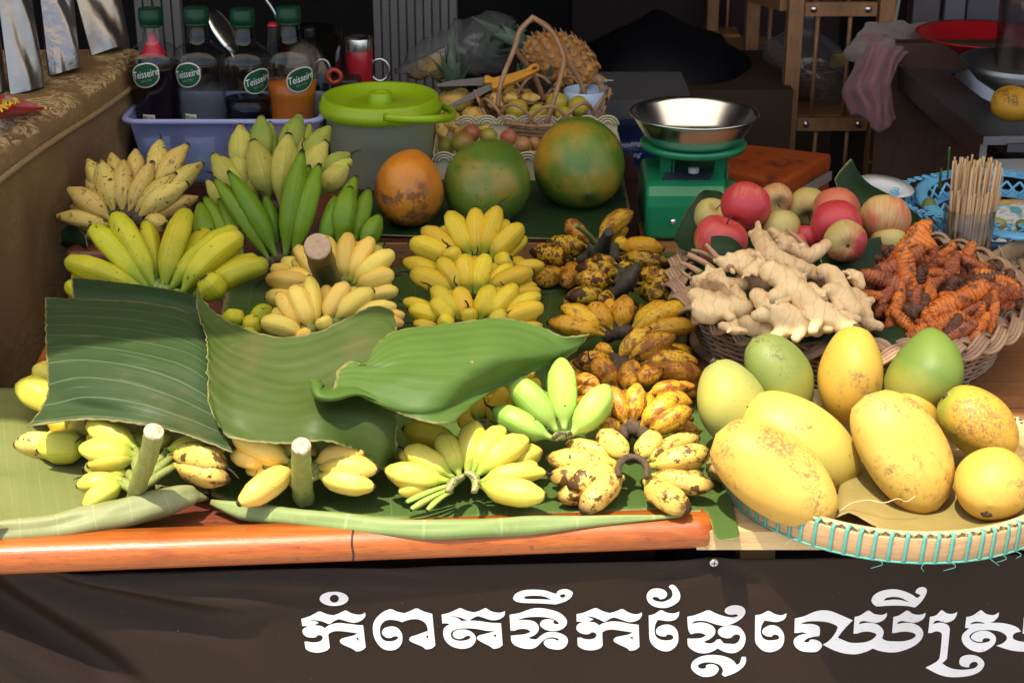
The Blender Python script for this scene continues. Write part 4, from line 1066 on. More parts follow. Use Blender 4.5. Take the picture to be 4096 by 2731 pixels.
hand('yellow bananas poking out at the left edge of the big leaf sheet', 'G', (330, 760), 0.05, 24, [
 (72, 885, 380, 900, 130, 0.4, -10, 'dull', 'plump'), (190, 915, 480, 910, 160, 0.9, 20), (350, 800, 520, 830, 110, 0.8, 0), (78, 580, 360, 720, 150, 1.4, 25, 'lime'), (170, 490, 360, 590, 115, 0.8, 15, 'lime'), (240, 740, 420, 800, 120, 0.2, 0)],
 'lime', 'plump', None, dried=0.5)
# ------------------------------------------------------------------ banana leaves
def leaf_mat(name, c1, c2, vein, scale=70.0, along='u', rough=0.50, trans=0.25, brown=0.0, tcol=(0.25, 0.38, 0.03)):
    b = NB(name)
    uv = b.n('ShaderNodeUVMap')
    se = b.n('ShaderNodeSeparateXYZ'); b.l(uv.outputs[0], se.inputs[0])
    u, t = (se.outputs[0], se.outputs[1]) if along == 'u' else (se.outputs[1], se.outputs[0])
    v = b.coords(True)
    cy = b.n('ShaderNodeCombineXYZ'); b.l(b.math('MULTIPLY', u, 1.6), cy.inputs[0]); b.l(b.math('MULTIPLY', t, scale), cy.inputs[1])
    st = b.noise(cy.outputs[0], 1.0, 3, 0.6)
    cy2 = b.n('ShaderNodeCombineXYZ'); b.l(b.math('MULTIPLY', u, 2.5), cy2.inputs[0]); b.l(b.math('MULTIPLY', t, scale * 3.2), cy2.inputs[1])
    st2 = b.noise(cy2.outputs[0], 1.0, 2, 0.5)
    ribs = b.math('ABSOLUTE', b.math('SINE', b.math('ADD', b.math('MULTIPLY', t, scale * 0.9), b.math('MULTIPLY', b.noise(v, 6, 1), 0.35))))
    rib = b.ramp(ribs, [(0.0, 1.0), (0.09, 0.0)])
    col = b.mix(b.ramp(b.noise(v, 7, 4), [(0.3, 0.0), (0.7, 1.0)]), c1, c2)
    col = b.mix(b.ramp(st, [(0.35, 0.35), (0.65, 0.0)]), col, tuple(x * 0.75 for x in c1))
    col = b.mix(b.math('MULTIPLY', rib, 0.55), col, vein)
    col = b.mix(b.ramp(st2, [(0.6, 0.0), (0.75, 0.25)]), col, vein)
    if brown:
        col = b.mix(b.ramp(b.noise(v, 6.5, 4, 0.6), [(0.66 - brown * 0.18, 0.0), (0.84 - brown * 0.18, 0.75)]), col, (0.12, 0.095, 0.04))
    col = b.mix(b.ramp(b.noise(v, 62, 3), [(0.735, 0.0), (0.76, 0.75)]), col, (0.38, 0.24, 0.13))
    eu = b.math('MINIMUM', u, b.math('SUBTRACT', 1.0, u)); et = b.math('MINIMUM', t, b.math('SUBTRACT', 1.0, t))
    ed_ = b.math('ADD', b.math('MINIMUM', eu, et), b.math('MULTIPLY_ADD', b.noise(v, 40, 3), 0.03, -0.015))
    col = b.mix(b.ramp(ed_, [(0.004, 0.8), (0.014, 0.0)]), col, (0.30, 0.25, 0.10))
    nn = b.noise(v, 25, 3)
    bs = b.bsdf(col, b.math('MULTIPLY_ADD', nn, 0.25, rough - 0.1), bumpv=b.math('ADD', b.math('MULTIPLY', st, 0.6), b.math('MULTIPLY', rib, -0.5)), bump=0.3, bdist=0.0015, spec=0.32)
    tr = b.n('ShaderNodeBsdfTranslucent'); b.put(tr, 'Color', tcol)
    ms = b.n('ShaderNodeMixShader'); ms.inputs[0].default_value = trans
    b.l(bs.outputs[0], ms.inputs[1]); b.l(tr.outputs[0], ms.inputs[2]); b.l(ms.outputs[0], b.out.inputs[0])
    return b.m
ml_dark = leaf_mat('dark_leaf', (0.0372, 0.0690, 0.0204), (0.0276, 0.0552, 0.0156), (0.24, 0.31, 0.19), 32, brown=0.5, trans=0.2)
ml_mid = leaf_mat('mid_leaf', (0.0651, 0.1023, 0.0161), (0.0446, 0.0756, 0.0124), (0.1054, 0.1550, 0.0434), 52, brown=0.4, trans=0.2)
ml_bright = leaf_mat('bright_leaf', (0.0888, 0.1591, 0.0266), (0.0629, 0.1221, 0.0192), (0.1406, 0.2294, 0.0666), 46, brown=0.0, trans=0.22)
ml_base = leaf_mat('table_leaf', (0.0713, 0.1240, 0.0279), (0.0527, 0.0992, 0.0211), (0.1364, 0.2108, 0.0620), 60, 'v', brown=0.0, trans=0.1)
ml_olive = leaf_mat('olive_leaf', (0.20, 0.215, 0.07), (0.15, 0.18, 0.055), (0.27, 0.29, 0.13), 50, 'v', brown=0.4, trans=0.1)
ml_deep = leaf_mat('deep_green_leaf', (0.0154, 0.0434, 0.0126), (0.0112, 0.0315, 0.0091), (0.0420, 0.0770, 0.0350), 40, trans=0.08)
ml_dry = leaf_mat('dry_yellow_leaf', (0.34, 0.25, 0.085), (0.20, 0.17, 0.05), (0.42, 0.33, 0.15), 40, trans=0.15, tcol=(0.4, 0.3, 0.06))
def rowz(frame, pts):            # (x, y, z)
    return [onz(*fs(frame, p[0], p[1]), p[2]) for p in pts]
def leaf(name, label, rows, mat, nu=50, nv=36, amp=0.0, fr=60, thick=0.0011, group=None, jag=0.0, tooth=None):
    def fn(p, u, v):
        q = p + Vector((0, 0, amp * mnoise.noise(Vector((p.x * 5, p.y * 5, 3.1))) + amp * 0.12 * math.sin(v * fr)))
        if tooth and u < 0.05:
            q = q + RT * (tooth * (1 - u / 0.05) * ((v * 21 + 1.3 * mnoise.noise(Vector((v * 9, 1.0, 0)))) % 1.0))
        if jag:
            e = max(0.0, 1 - min(u, 1 - u, v, 1 - v) * 26)
            q = q + Vector((mnoise.noise(p * 130), mnoise.noise(p * 130 + Vector((5, 5, 5))), 0.4 * mnoise.noise(p * 90))) * (jag * e)
        return q
    g = grid(rows, nu, nv, fn)
    o = solo(name, g, mat, rows[0][0], label, 'leaf', group)
    solid(o, thick, 0)
    return o
GRP = 'banana leaves spread on the stall'
# base leaves lying flat on the table
r_ = []
def base_leaf(name, label, rows, mat, **k): return leaf(name, label, rows, mat, **k)
front_edge = [(1105, 1175), (1300, 1225), (1700, 1275), (2200, 1315)]
fe = [fs('G', *p) for p in front_edge] + [fs('H', 1200, 1235), fs('H', 1700, 1205), fs('H', 2080, 1185)]
rows = [[onz(x, y - 14, 0.006) for x, y in fe], [onz(x, y - 200, 0.004) for x, y in fe], [onz(x + 40, 1650, 0.005) for x, y in fe], [onz(x + 20, 1400, 0.006) for x, y in fe], [onz(x + 60, 1130, 0.006) for x, y in fe], [onz(x + 60, 1010, 0.006) for x, y in fe]]
leaf('banana_leaf', 'long green leaf lying flat under the front bananas with its front edge rolled under', rows, ml_base, nu=70, nv=50, amp=0.003, group=GRP)
LF = C.objects['banana_leaf']
tubeP = []
for i, (x, y) in enumerate(fe):
    tubeP.append(onz(x, y + 8, 0.016))
m = 40
TP = catmull(tubeP, m)
part('rolled_edge', tube(TP, [0.0128 * min(1, 0.35 + k / 5, 0.12 + (m - 1 - k) / 14) for k in range(m)], 14, True, up=(0, 0, 1), sec=lambda a, u: 1 + 0.28 * math.cos(a + 2.2) + 0.06 * math.sin(9 * u + a) + 0.05 * math.sin(31 * u + 2 * a) - 0.18 * max(0, math.sin(2 * a - 0.4))), leaf_mat('rolled_leaf_edge', (0.24, 0.30, 0.11), (0.17, 0.25, 0.07), (0.34, 0.38, 0.18), 22, 'u', brown=0.3, trans=0.05), LF)
rows = [[onz(*fs('H', x, y), z) for x, y, z in r] for r in ([(2050, 1180, 0.013), (2230, 1180, 0.010), (2290, 1330, 0.004), (2330, 1350, 0.003)], [(2050, 900, 0.008), (2240, 960, 0.008), (2370, 1180, 0.004), (2440, 1330, 0.003)], [(2100, 300, 0.006), (2240, 500, 0.006), (2350, 900, 0.006), (2420, 1250, 0.003)])]
leaf('banana_leaf', 'small bright green leaf corner sticking out past the end of the red rail', rows, ml_base, nu=24, nv=20, group=GRP)
# left olive leaf
sl_ = [(-60, 1350), (200, 1330), (500, 1260), (860, 1180), (1090, 1165)]
zl_ = (0.034, 0.010, 0.005, 0.005, 0.006)
rows = [[onz(*fs('G', x, y - 20), z) for (x, y), z in zip(sl_, zl_)], [onz(*fs('G', x * 0.98 - 60, y - 250), z) for (x, y), z in zip(sl_, (0.036, 0.022, 0.005, 0.005, 0.006))], [onz(*fs('G', x * 0.9 - 80, 760), z) for (x, y), z in zip(sl_, (0.038, 0.034, 0.008, 0.006, 0.006))], [onz(*fs('G', x * 0.8 - 60, 590), z) for (x, y), z in zip(sl_, (0.040, 0.038, 0.030, 0.012, 0.012))]]
leaf('banana_leaf', 'faded olive leaf lying flat at the front left corner of the table', rows, ml_olive, nu=50, nv=40, amp=0.004, group=GRP)
LO = C.objects['banana_leaf.002'] if 'banana_leaf.002' in C.objects else bpy.context.scene.collection.objects[-1]
cp = [(-80, 1345, 0.020), (200, 1322, 0.021), (500, 1268, 0.026), (800, 1200, 0.036), (960, 1150, 0.044), (1085, 1165, 0.022)]
TP = catmull([onz(*fs('G', x, y), z * 0.85) for x, y, z in cp], m)
part('curled_edge', tube(TP, [0.0150 + 0.0065 * math.sin(PI * min(1, max(0, (k / (m - 1) - 0.30) / 0.62))) if k < m - 4 else 0.010 * (m - k) / 4 for k in range(m)], 16, True, up=(0, 0, 1), sec=lambda a, u: 1 + 0.22 * math.cos(a + 2.4) + 0.10 * math.cos(2 * a + 5 * u) + 0.06 * math.sin(11 * u + 2 * a) + 0.05 * math.sin(23 * u + 3 * a) - 0.22 * max(0, math.sin(2 * a - 0.4))),
     leaf_mat('curled_leaf_edge', (0.26, 0.27, 0.12), (0.18, 0.21, 0.08), (0.34, 0.34, 0.19), 22, 'u', brown=0.45, trans=0.05), LO)
# sheet on the left
rows = [rowz('G', [(235, 120, .165), (500, 132, .175), (760, 145, .18), (960, 185, .18), (1075, 260, .172)]),
        rowz('G', [(238, 380, .155), (500, 400, .165), (760, 420, .168), (1000, 430, .165), (1110, 450, .155)]),
        rowz('G', [(250, 600, .120), (500, 620, .135), (760, 640, .140), (1000, 660, .130), (1140, 690, .12)]),
        rowz('G', [(215, 690, .105), (480, 690, .118), (760, 740, .125), (1000, 800, .112), (1180, 850, .10)]),
        rowz('G', [(148, 788, .095), (480, 752, .112), (840, 800, .118), (1030, 860, .105), (1218, 928, .092)])]
leaf('banana_leaf', 'dark green leaf sheet with straight pale veins at the left', rows, ml_dark, nu=70, nv=60, amp=0.004, group=GRP, jag=0.003)
rows = [rowz('G', [(372, 18, .175), (700, 50, .175), (985, 98, .17), (1070, 160, .165)]), rowz('G', [(378, 90, .172), (700, 110, .172), (900, 130, .17), (1060, 190, .162)]), rowz('G', [(380, 200, .150), (700, 215, .15), (900, 230, .15), (1060, 260, .145)])]
leaf('banana_leaf', 'narrow dark leaf strip showing behind the left leaf sheet', rows, ml_deep, nu=40, nv=16, amp=0.003, group=GRP, jag=0.002)
# middle sheet, saddle shaped
rows = [rowz('G', [(1035, 62, .205), (1080, 150, .195), (1210, 245, .185), (1450, 320, .185), (1650, 300, .19), (1800, 235, .20), (1950, 170, .21), (2045, 190, .205), (2072, 275, .195)]),
        rowz('G', [(1030, 180, .19), (1090, 260, .18), (1220, 360, .172), (1450, 425, .172), (1650, 420, .175), (1800, 390, .18), (1930, 370, .185), (2020, 400, .185), (2070, 450, .18)]),
        rowz('G', [(1080, 340, .178), (1120, 420, .168), (1240, 500, .158), (1450, 560, .155), (1650, 570, .155), (1800, 560, .158), (1930, 560, .16), (2020, 580, .158), (2075, 610, .15)]),
        rowz('G', [(1083, 540, .160), (1130, 620, .148), (1250, 690, .135), (1450, 710, .138), (1650, 690, .150), (1800, 690, .145), (1930, 720, .135), (2020, 750, .125), (2078, 770, .115)]),
        rowz('G', [(1100, 700, .140), (1160, 770, .125), (1280, 800, .118), (1450, 805, .125), (1650, 760, .142), (1790, 780, .130), (1920, 840, .108), (2010, 890, .09), (2072, 900, .08)]),
        rowz('G', [(1140, 780, .125), (1200, 852, .112), (1340, 872, .11), (1480, 876, .115), (1640, 862, .125), (1770, 882, .112), (1890, 930, .085), (2000, 1015, .055), (2066, 975, .05)])]
leaf('banana_leaf', 'saddle shaped green leaf with a torn pale left edge in the middle', rows, ml_mid, nu=100, nv=140, amp=0.003, group=GRP, jag=0.0035, tooth=None)
# right bright sheet
def S3(pts): return [onz(x, y, z) for x, y, z in pts]
rows = [S3([(1478, 1436, .19), (1500, 1385, .20), (1585, 1322, .208), (1800, 1290, .212), (2000, 1270, .212), (2140, 1298, .205), (2250, 1345, .192), (2362, 1342, .188)]),
        S3([(1445, 1455, .19), (1520, 1450, .195), (1620, 1415, .20), (1800, 1370, .205), (1990, 1345, .205), (2130, 1360, .195), (2245, 1380, .182), (2345, 1362, .18)]),
        S3([(1400, 1440, .188), (1480, 1490, .185), (1620, 1500, .19), (1800, 1450, .196), (1980, 1425, .195), (2110, 1430, .182), (2210, 1425, .172), (2315, 1392, .172)]),
        S3([(1352, 1480, .180), (1440, 1530, .178), (1600, 1560, .178), (1780, 1540, .182), (1920, 1500, .178), (2040, 1480, .168), (2140, 1463, .160), (2260, 1435, .160)]),
        S3([(1332, 1558, .170), (1428, 1572, .168), (1530, 1615, .162), (1660, 1640, .16), (1770, 1630, .158), (1880, 1580, .152), (2000, 1535, .148), (2135, 1490, .150)]),
        S3([(1330, 1562, .166), (1430, 1578, .164), (1531, 1625, .157), (1600, 1655, .152), (1700, 1690, .146), (1795, 1692, .142), (1860, 1650, .140), (1932, 1572, .142)])]
leaf('banana_leaf', 'bright green pointed leaf spread over the third yellow hand', rows, ml_bright, nu=90, nv=60, amp=0.004, group=GRP, jag=0.003)
LB = bpy.context.scene.collection.objects[-1]
cp = [(1240, 1520, .176), (1243, 1562, .174), (1268, 1598, .170), (1335, 1604, .168), (1425, 1582, .168), (1490, 1596, .164), (1535, 1624, .158)]
cw = [20, 30, 32, 26, 18, 11, 3]
rows2 = []
for a in [PI * 1.12 * j / 8 - 0.2 for j in range(9)]:
    rr = []
    for i, (x, y, z) in enumerate(cp):
        x2, y2 = cp[min(i + 1, 6)][:2]; x0_, y0_ = cp[max(i - 1, 0)][:2]
        dx, dy = x2 - x0_, y2 - y0_
        L = math.hypot(dx, dy)
        nx, ny = dy / L, -dx / L
        w_ = cw[i]
        rr.append(onz(x + nx * w_ * (1 - math.cos(a)), y + ny * w_ * (1 - math.cos(a)), z + 0.00045 * w_ * math.sin(a)))
    rows2.append(rr)
o = part('curled_tip', grid(rows2, 30, 40), ml_bright, LB)
solid(o, 0.001, 0)
# leaf on the platform under the papayas
rows = [[Vector((-0.28, 3.03, T + .064)), Vector((0.1, 3.02, T + .060)), Vector((0.17, 3.015, T + .060)), Vector((0.20, 3.04, T + .061))],
        [Vector((-0.32, 3.13, T + .066)), Vector((0.1, 3.12, T + .063)), Vector((0.17, 3.12, T + .063)), Vector((0.235, 3.15, T + .064))],
        [Vector((-0.34, 3.40, T + .066)), Vector((0.1, 3.42, T + .063)), Vector((0.17, 3.42, T + .063)), Vector((0.24, 3.42, T + .064))]]
leaf('banana_leaf', 'deep green leaf under the three papayas', rows, ml_deep, nu=50, nv=20, amp=0.002, group=GRP)
rows = [[onz(1500, 1000, .03), onz(1750, 1010, .03), onz(2000, 1020, .02)], [onz(1500, 930, .045), onz(1750, 930, .05), onz(2000, 940, .05)], [onz(1500, 870, .063), onz(1750, 880, .062), onz(2000, 890, .061)]]
leaf('banana_leaf', 'dark leaf hanging over the platform edge below the orange papaya', rows, ml_deep, nu=30, nv=16, amp=0.003, group=GRP)
rows = [S3([(240, 925, .09), (290, 900, .10), (340, 940, .10)]), S3([(245, 965, .07), (300, 960, .08), (350, 985, .085)]), S3([(235, 975, .05), (290, 1000, .05), (345, 1005, .07)])]
leaf('banana_leaf', 'dark leaf scrap poking out beneath the bruised bananas by the counter', rows, ml_deep, nu=14, nv=12, group=GRP)
# red wooden block beside the green yellow bananas
solo('wooden_block', box(onz(410, 1040, 0.05), (0.13, 0.05, 0.05)), mt_redwood, onz(410, 1040, 0.05), 'red wooden block behind the large green yellow bananas', 'block', smooth=False)
bevel(bpy.context.scene.collection.objects[-1], 0.012, 3)
FR.update({'U': (3500, 0, 2.24), 'V': (0, 0, 2.2393), 'W': (1500, 0, 2.4505), 'X': (2350, 250, 2.09), 'Y': (3400, 600, 1.5675)})
def cdir(ang, toward=0.0):      # direction in the view: ang degrees below the rightward horizontal, toward>0 leans to the viewer
    a, b = R(ang), R(toward)
    return (RT * math.cos(a) - UP * math.sin(a)) * math.cos(b) - FW * math.sin(b)
# ------------------------------------------------------------------ flat bamboo tray with teal lashing
mt_straw = M('pale_straw', (0.62, 0.50, 0.25), (0.50, 0.38, 0.17), 120, rough=0.6, bump=0.3, bs=400)
mt_bamboo = M('bamboo_strip', (0.50, 0.31, 0.155), (0.38, 0.22, 0.10), 25, rough=0.5, bump=0.3, bs=200, stretch=(1, 1, 9))
mt_teal = M('teal_cord', (0.13, 0.42, 0.33), (0.09, 0.33, 0.26), 300, rough=0.55, bump=0.6, bs=1500)
mt_weave = M('tray_weave', (0.36, 0.25, 0.11), (0.22, 0.14, 0.055), 60, rough=0.65, bump=0.6, bs=350)
TC = Vector((0.545, 2.137, T))
TRr = 0.243
ty = thing('mango_tray', 'round flat bamboo tray lashed with teal cord holding the mangoes', 'tray', TC)
part('tray_floor', lathe([(0.0001, 0.006), (TRr * 0.6, 0.006), (TRr - 0.008, 0.009), (TRr - 0.008, 0.004), (0.0001, 0.003)], TC, n=64, closed=False), mt_weave, ty)
def ringprof(r0, r1, z0, z1, n=96, wob=0.0006):
    pr = [(r0, z0), (r1 - 0.001, z0), (r1, z0 + 0.002), (r1 + 0.0006, (z0 + z1) / 2), (r1, z1 - 0.002), (r1 - 0.001, z1), (r0, z1), (r0, z0)]
    return lathe(pr, TC, n=n, closed=False, fn=lambda t, u: 1 + wob * math.sin(7 * t) + wob * math.sin(13 * t))
part('outer_hoop', ringprof(TRr - 0.001, TRr + 0.004, 0.002, 0.036), mt_bamboo, ty)
part('inner_hoop', ringprof(TRr - 0.012, TRr - 0.006, 0.004, 0.040), mt_straw, ty)
zig = []
nz = 420
for k in range(nz):
    a = 2 * PI * k / nz
    r_ = TRr - 0.003 + 0.004 * math.sin(a * 105)
    zig.append(TC + Vector((r_ * math.cos(a), r_ * math.sin(a), 0.0405 + 0.0012 * math.sin(a * 105 + 1))))
part('rim_lashing', tube(zig, 0.0022, 5, closed=True), mt_straw, ty)
bi = tube([TC + Vector(((TRr + 0.004) * math.cos(a), (TRr + 0.004) * math.sin(a), 0.0015)) for a in [2 * PI * k / 90 for k in range(90)]], 0.0017, 5, closed=True)
part('bottom_cord', bi, mt_teal, ty)
sp_pts = [(TRr - 0.004, 0.0415), (TRr + 0.0035, 0.040), (TRr + 0.0046, 0.036), (TRr + 0.0048, 0.020), (TRr + 0.0046, 0.004), (TRr + 0.003, 0.0)]
P = [TC + Vector((r_, 0.0022 * (1 - 2 * i / 5), z)) for i, (r_, z) in enumerate(sp_pts)]
g = strip(P, [Vector((0.4, 0, 1)), Vector((0.7, 0, 0.7)), Vector((1, 0, 0.2)), Vector((1, 0, 0)), Vector((1, 0, -0.2)), Vector((0.7, 0, -0.7))], 0.0026, 0.0012)
st0 = part('stitch', g, mt_teal, ty)
NST = 78
for k in range(NST):
    rz = 2 * PI * k / NST + rnd.uniform(-0.008, 0.008)
    if k == 0: st0.rotation_euler = (0, 0, rz)
    else: again(st0, parent=ty, rot=(0, 0, rz))
for k in range(9):                       # frayed cord ends
    a = rnd.uniform(PI, 2 * PI)
    p = TC + Vector(((TRr + 0.005) * math.cos(a), (TRr + 0.005) * math.sin(a), 0.001))
    d = Vector((math.cos(a), math.sin(a), 0))
    part('cord_end', tube(catmull([p, p + d * 0.006 + Vector((rnd.uniform(-.006, .006), 0, -0.002)), p + d * 0.006 + Vector((rnd.uniform(-.012, .012), 0, -0.008))], 6), 0.0004, 4), mt_teal, ty)
rows = [[onz(*fs('I', x, y), z) for x, y, z in r] for r in (
    [(1040, 1290, .018), (1170, 1195, .034), (1300, 1250, .026), (1400, 1300, .032), (1560, 1320, .034), (1750, 1318, .036), (2000, 1290, .036), (2300, 1210, .036)],
    [(1100, 1200, .022), (1180, 1130, .030), (1330, 1150, .022), (1450, 1180, .016), (1560, 1240, .018), (1750, 1245, .016), (2000, 1230, .018), (2300, 1150, .02)],
    [(1130, 1050, .022), (1200, 1000, .025), (1330, 1000, .02), (1450, 1010, .015), (1560, 1010, .014), (1750, 1010, .014), (2000, 1010, .016), (2300, 1000, .02)],
    [(1150, 900, .018), (1250, 850, .02), (1350, 850, .02), (1450, 850, .015), (1600, 850, .014), (1800, 850, .014), (2000, 850, .016), (2300, 850, .02)])]
leaf('dry_leaf', 'dried yellow brown leaf lining the bamboo tray under the mangoes', rows, ml_dry, nu=50, nv=30, amp=0.004, jag=0.003)
rows = [[onz(*fs('I', x, y), z) for x, y, z in r] for r in ([(355, 860, .03), (330, 920, .045), (345, 980, .03)], [(400, 850, .03), (390, 930, .05), (410, 1010, .02)], [(440, 870, .02), (440, 950, .03), (460, 1030, .015)])]
leaf('dry_leaf', 'crumpled dry leaf scrap between the blotched bananas and the tray rim', rows, ml_dry, nu=16, nv=16, amp=0.006, jag=0.004)
P = [onz(*fs('I', *p), z) for p, z in (((1130, 1185), .035), ((1210, 1135), .045), ((1310, 1120), .05), ((1400, 1135), .05), ((1480, 1110), .055), ((1530, 1130), .05), ((1585, 1095), .055))]
solo('straw_fibre', tube(catmull(P, 24), 0.0007, 5), mt_straw, P[0], 'thin curled straw fibre lying on the dry leaf in front of the long mango', 'fibre')

# ------------------------------------------------------------------ mangoes
def mango_mat(name, c1, c2, patch=None, pth=0.6, scar=0.4, speck=0.5, patchdir=None, scarc=(0.20, 0.11, 0.045)):
    b = NB(name)
    v = b.coords(True)
    col = b.mix(b.ramp(b.noise(v, 9, 3), [(0.35, 0.0), (0.65, 1.0)]), c1, c2)
    if patch:
        if patchdir:
            uv = b.n('ShaderNodeUVMap'); se = b.n('ShaderNodeSeparateXYZ'); b.l(uv.outputs[0], se.inputs[0])
            f = b.math('ADD', se.outputs[1], b.math('MULTIPLY_ADD', b.noise(v, 14, 3), 0.5, -0.25))
            col = b.mix(b.ramp(f, [(pth - 0.15, 0.0), (pth + 0.15, 0.9)]) if patchdir > 0 else b.ramp(f, [(pth - 0.15, 0.9), (pth + 0.15, 0.0)]), col, patch)
        else:
            col = b.mix(b.ramp(b.noise(v, 8, 2), [(pth - 0.06, 0.0), (pth + 0.06, 0.9)]), col, patch)
    sm = b.noise(v, 210, 3, 0.7)
    m = b.ramp(b.noise(v, 13, 5, 0.7), [(0.64 - scar * 0.13, 0.0), (0.72 - scar * 0.13, 0.85)])
    m = b.math('MULTIPLY', m, b.ramp(sm, [(0.42, 0.0), (0.56, 1.0)]))
    col = b.mix(m, col, scarc)
    sv_ = b.n('ShaderNodeVectorMath', operation='MULTIPLY'); b.l(v, sv_.inputs[0]); sv_.inputs[1].default_value = (14, 85, 60)
    sk_ = b.math('MULTIPLY', b.ramp(b.noise(sv_.outputs[0], 1.0, 4, 0.6), [(0.665 - scar * 0.02, 0.0), (0.70 - scar * 0.02, 0.7)]), b.ramp(sm, [(0.40, 0.2), (0.52, 1.0)]))
    col = b.mix(sk_, col, scarc)
    vd = b.voro(v, 75)
    col = b.mix(b.ramp(vd, [(0.07, speck), (0.13, 0.0)]), col, tuple(x * 0.45 for x in c2))
    vd2 = b.voro(v, 200)
    col = b.mix(b.ramp(vd2, [(0.10, speck * 0.55), (0.18, 0.0)]), col, tuple(min(1, x * 0.7) for x in c1))
    n = b.noise(v, 60, 4)
    b.bsdf(col, b.math('MULTIPLY_ADD', n, 0.22, 0.40), bumpv=b.math('ADD', n, b.math('MULTIPLY', m, -0.6)), bump=0.16, bdist=0.002, spec=0.35)
    return b.m
mm_y = mango_mat('ripe_mango_skin', (0.58, 0.40, 0.085), (0.54, 0.31, 0.05), None, 0.6, 0.85, 0.35)
mm_y2 = mango_mat('ripe_pale_mango_skin', (0.54, 0.42, 0.09), (0.50, 0.38, 0.065), (0.42, 0.42, 0.07), 0.55, 0.55, 0.4)
mm_o = mango_mat('orange_mango_skin', (0.54, 0.31, 0.04), (0.47, 0.28, 0.04), (0.33, 0.30, 0.04), 0.56, 0.45, 0.45)
mm_s = mango_mat('scarred_mango_skin', (0.58, 0.32, 0.04), (0.50, 0.29, 0.03), (0.22, 0.27, 0.03), 0.64, 1.0, 0.7)
mm_r = mango_mat('round_mango_skin', (0.60, 0.39, 0.08), (0.56, 0.31, 0.04), None, 0.6, 0.3, 0.3)
mm_g = mango_mat('green_mango_skin', (0.105, 0.17, 0.026), (0.13, 0.19, 0.03), (0.27, 0.25, 0.04), 0.62, 0.1, 0.25, patchdir=1)
mm_gy = mango_mat('green_yellow_mango_skin', (0.25, 0.27, 0.075), (0.38, 0.34, 0.06), None, 0.6, 0.15, 0.5)
mm_gd = mango_mat('dark_green_mango_skin', (0.125, 0.165, 0.04), (0.17, 0.21, 0.045), (0.28, 0.28, 0.05), 0.62, 0.5, 0.5, patchdir=1, scarc=(0.07, 0.06, 0.04))
mt_stem = M('fruit_stem', (0.06, 0.035, 0.018), rough=0.8)
def mango(label, x, y, L, W, ang, toward, d, mat, fat=0.46, beak=0.0, flat=0.86, seed=0, frame='I', spin=20, cat='mango', grp='mangoes piled on the bamboo tray', stem=True, name='mango'):
    px, py = fs(frame, x, y)
    c = ond(px, py, d)
    s = mpp(c) / FR[frame][2]
    ax = cdir(ang, toward)
    th = thing(name, label, cat, c, grp)
    g = blob(c, ax, egg_prof(L * s, W * s, fat, 0.43, 0.46, 28), 40, 1.0, flat, 0.0050, 13, seed)
    x_, y_, a_ = frame_of(ax)
    V = []
    for i, p in enumerate(g[0]):
        q = p - c
        t = q.dot(a_) / (L * s)
        q = q + x_ * (0.045 * L * s * (1 if seed % 2 else -1) * (4 * t * t - 0.3))
        if beak and t < -0.1:
            q = q + x_ * (beak * L * s * ((-t - 0.1) / 0.4) ** 2)
        V.append(c + q)
    part('skin', (V, g[1], g[2]), mat, th)
    if stem:
        e = c - a_ * (L * s * 0.493) + (x_ * (beak * L * s) if beak else Vector((0, 0, 0)))
        part('stem_scar', blob(e, a_, egg_prof(0.007, 0.010, 0.5), 10, lump=0.002, ls=300), mt_stem, th)
    return th
mango('large yellow mango with brown scars at the front left of the tray', 758, 970, 850, 560, 36, 8, 2.005, mm_y, seed=1)
mango('yellow green mango with a scratched top behind the front left one', 905, 785, 800, 560, 34, 0, 2.125, mm_y2, seed=2)
mango('long yellow mango with a grey brown stalk end leaning at the centre of the tray', 1515, 830, 800, 555, 60, 12, 2.06, mm_y, seed=3)
mango('scarred orange mango with a green patch at the right of the tray', 1970, 670, 540, 440, 40, 0, 2.135, mm_s, seed=4)
mango('round yellow mango seen from its stalk end at the front right of the tray', 2040, 1035, 470, 450, 118, 62, 1.995, mm_r, seed=5, flat=0.96, stem=False)
part('stalk_pit', blob(ond(*fs('I', 2012, 1192), 1.952), cdir(118, 60), egg_prof(0.008, 0.017, 0.5), 12, lump=0.002, ls=200), mt_stem, bpy.data.objects['mango.004'])
mango('orange yellow mango standing upright against the basket', 1205, 370, 590, 458, 96, 0, 2.225, mm_o, seed=6, fat=0.52)
mango('smooth green mango with a beaked shoulder at the right against the basket', 1642, 372, 545, 455, 128, 0, 2.235, mm_g, seed=7, fat=0.48, beak=0.10)
mango('pale green yellow mango at the left edge of the tray', 495, 555, 590, 450, 66, 0, 2.185, mm_gy, seed=8, fat=0.52)
mango('dark green speckled mango between the pale green one and the basket', 775, 375, 540, 425, 55, 0, 2.235, mm_gd, seed=9, fat=0.52)
mango('small orange green mango peeping between the long yellow and green mangoes', 1590, 590, 300, 285, 70, 20, 2.19, mm_o, seed=10)

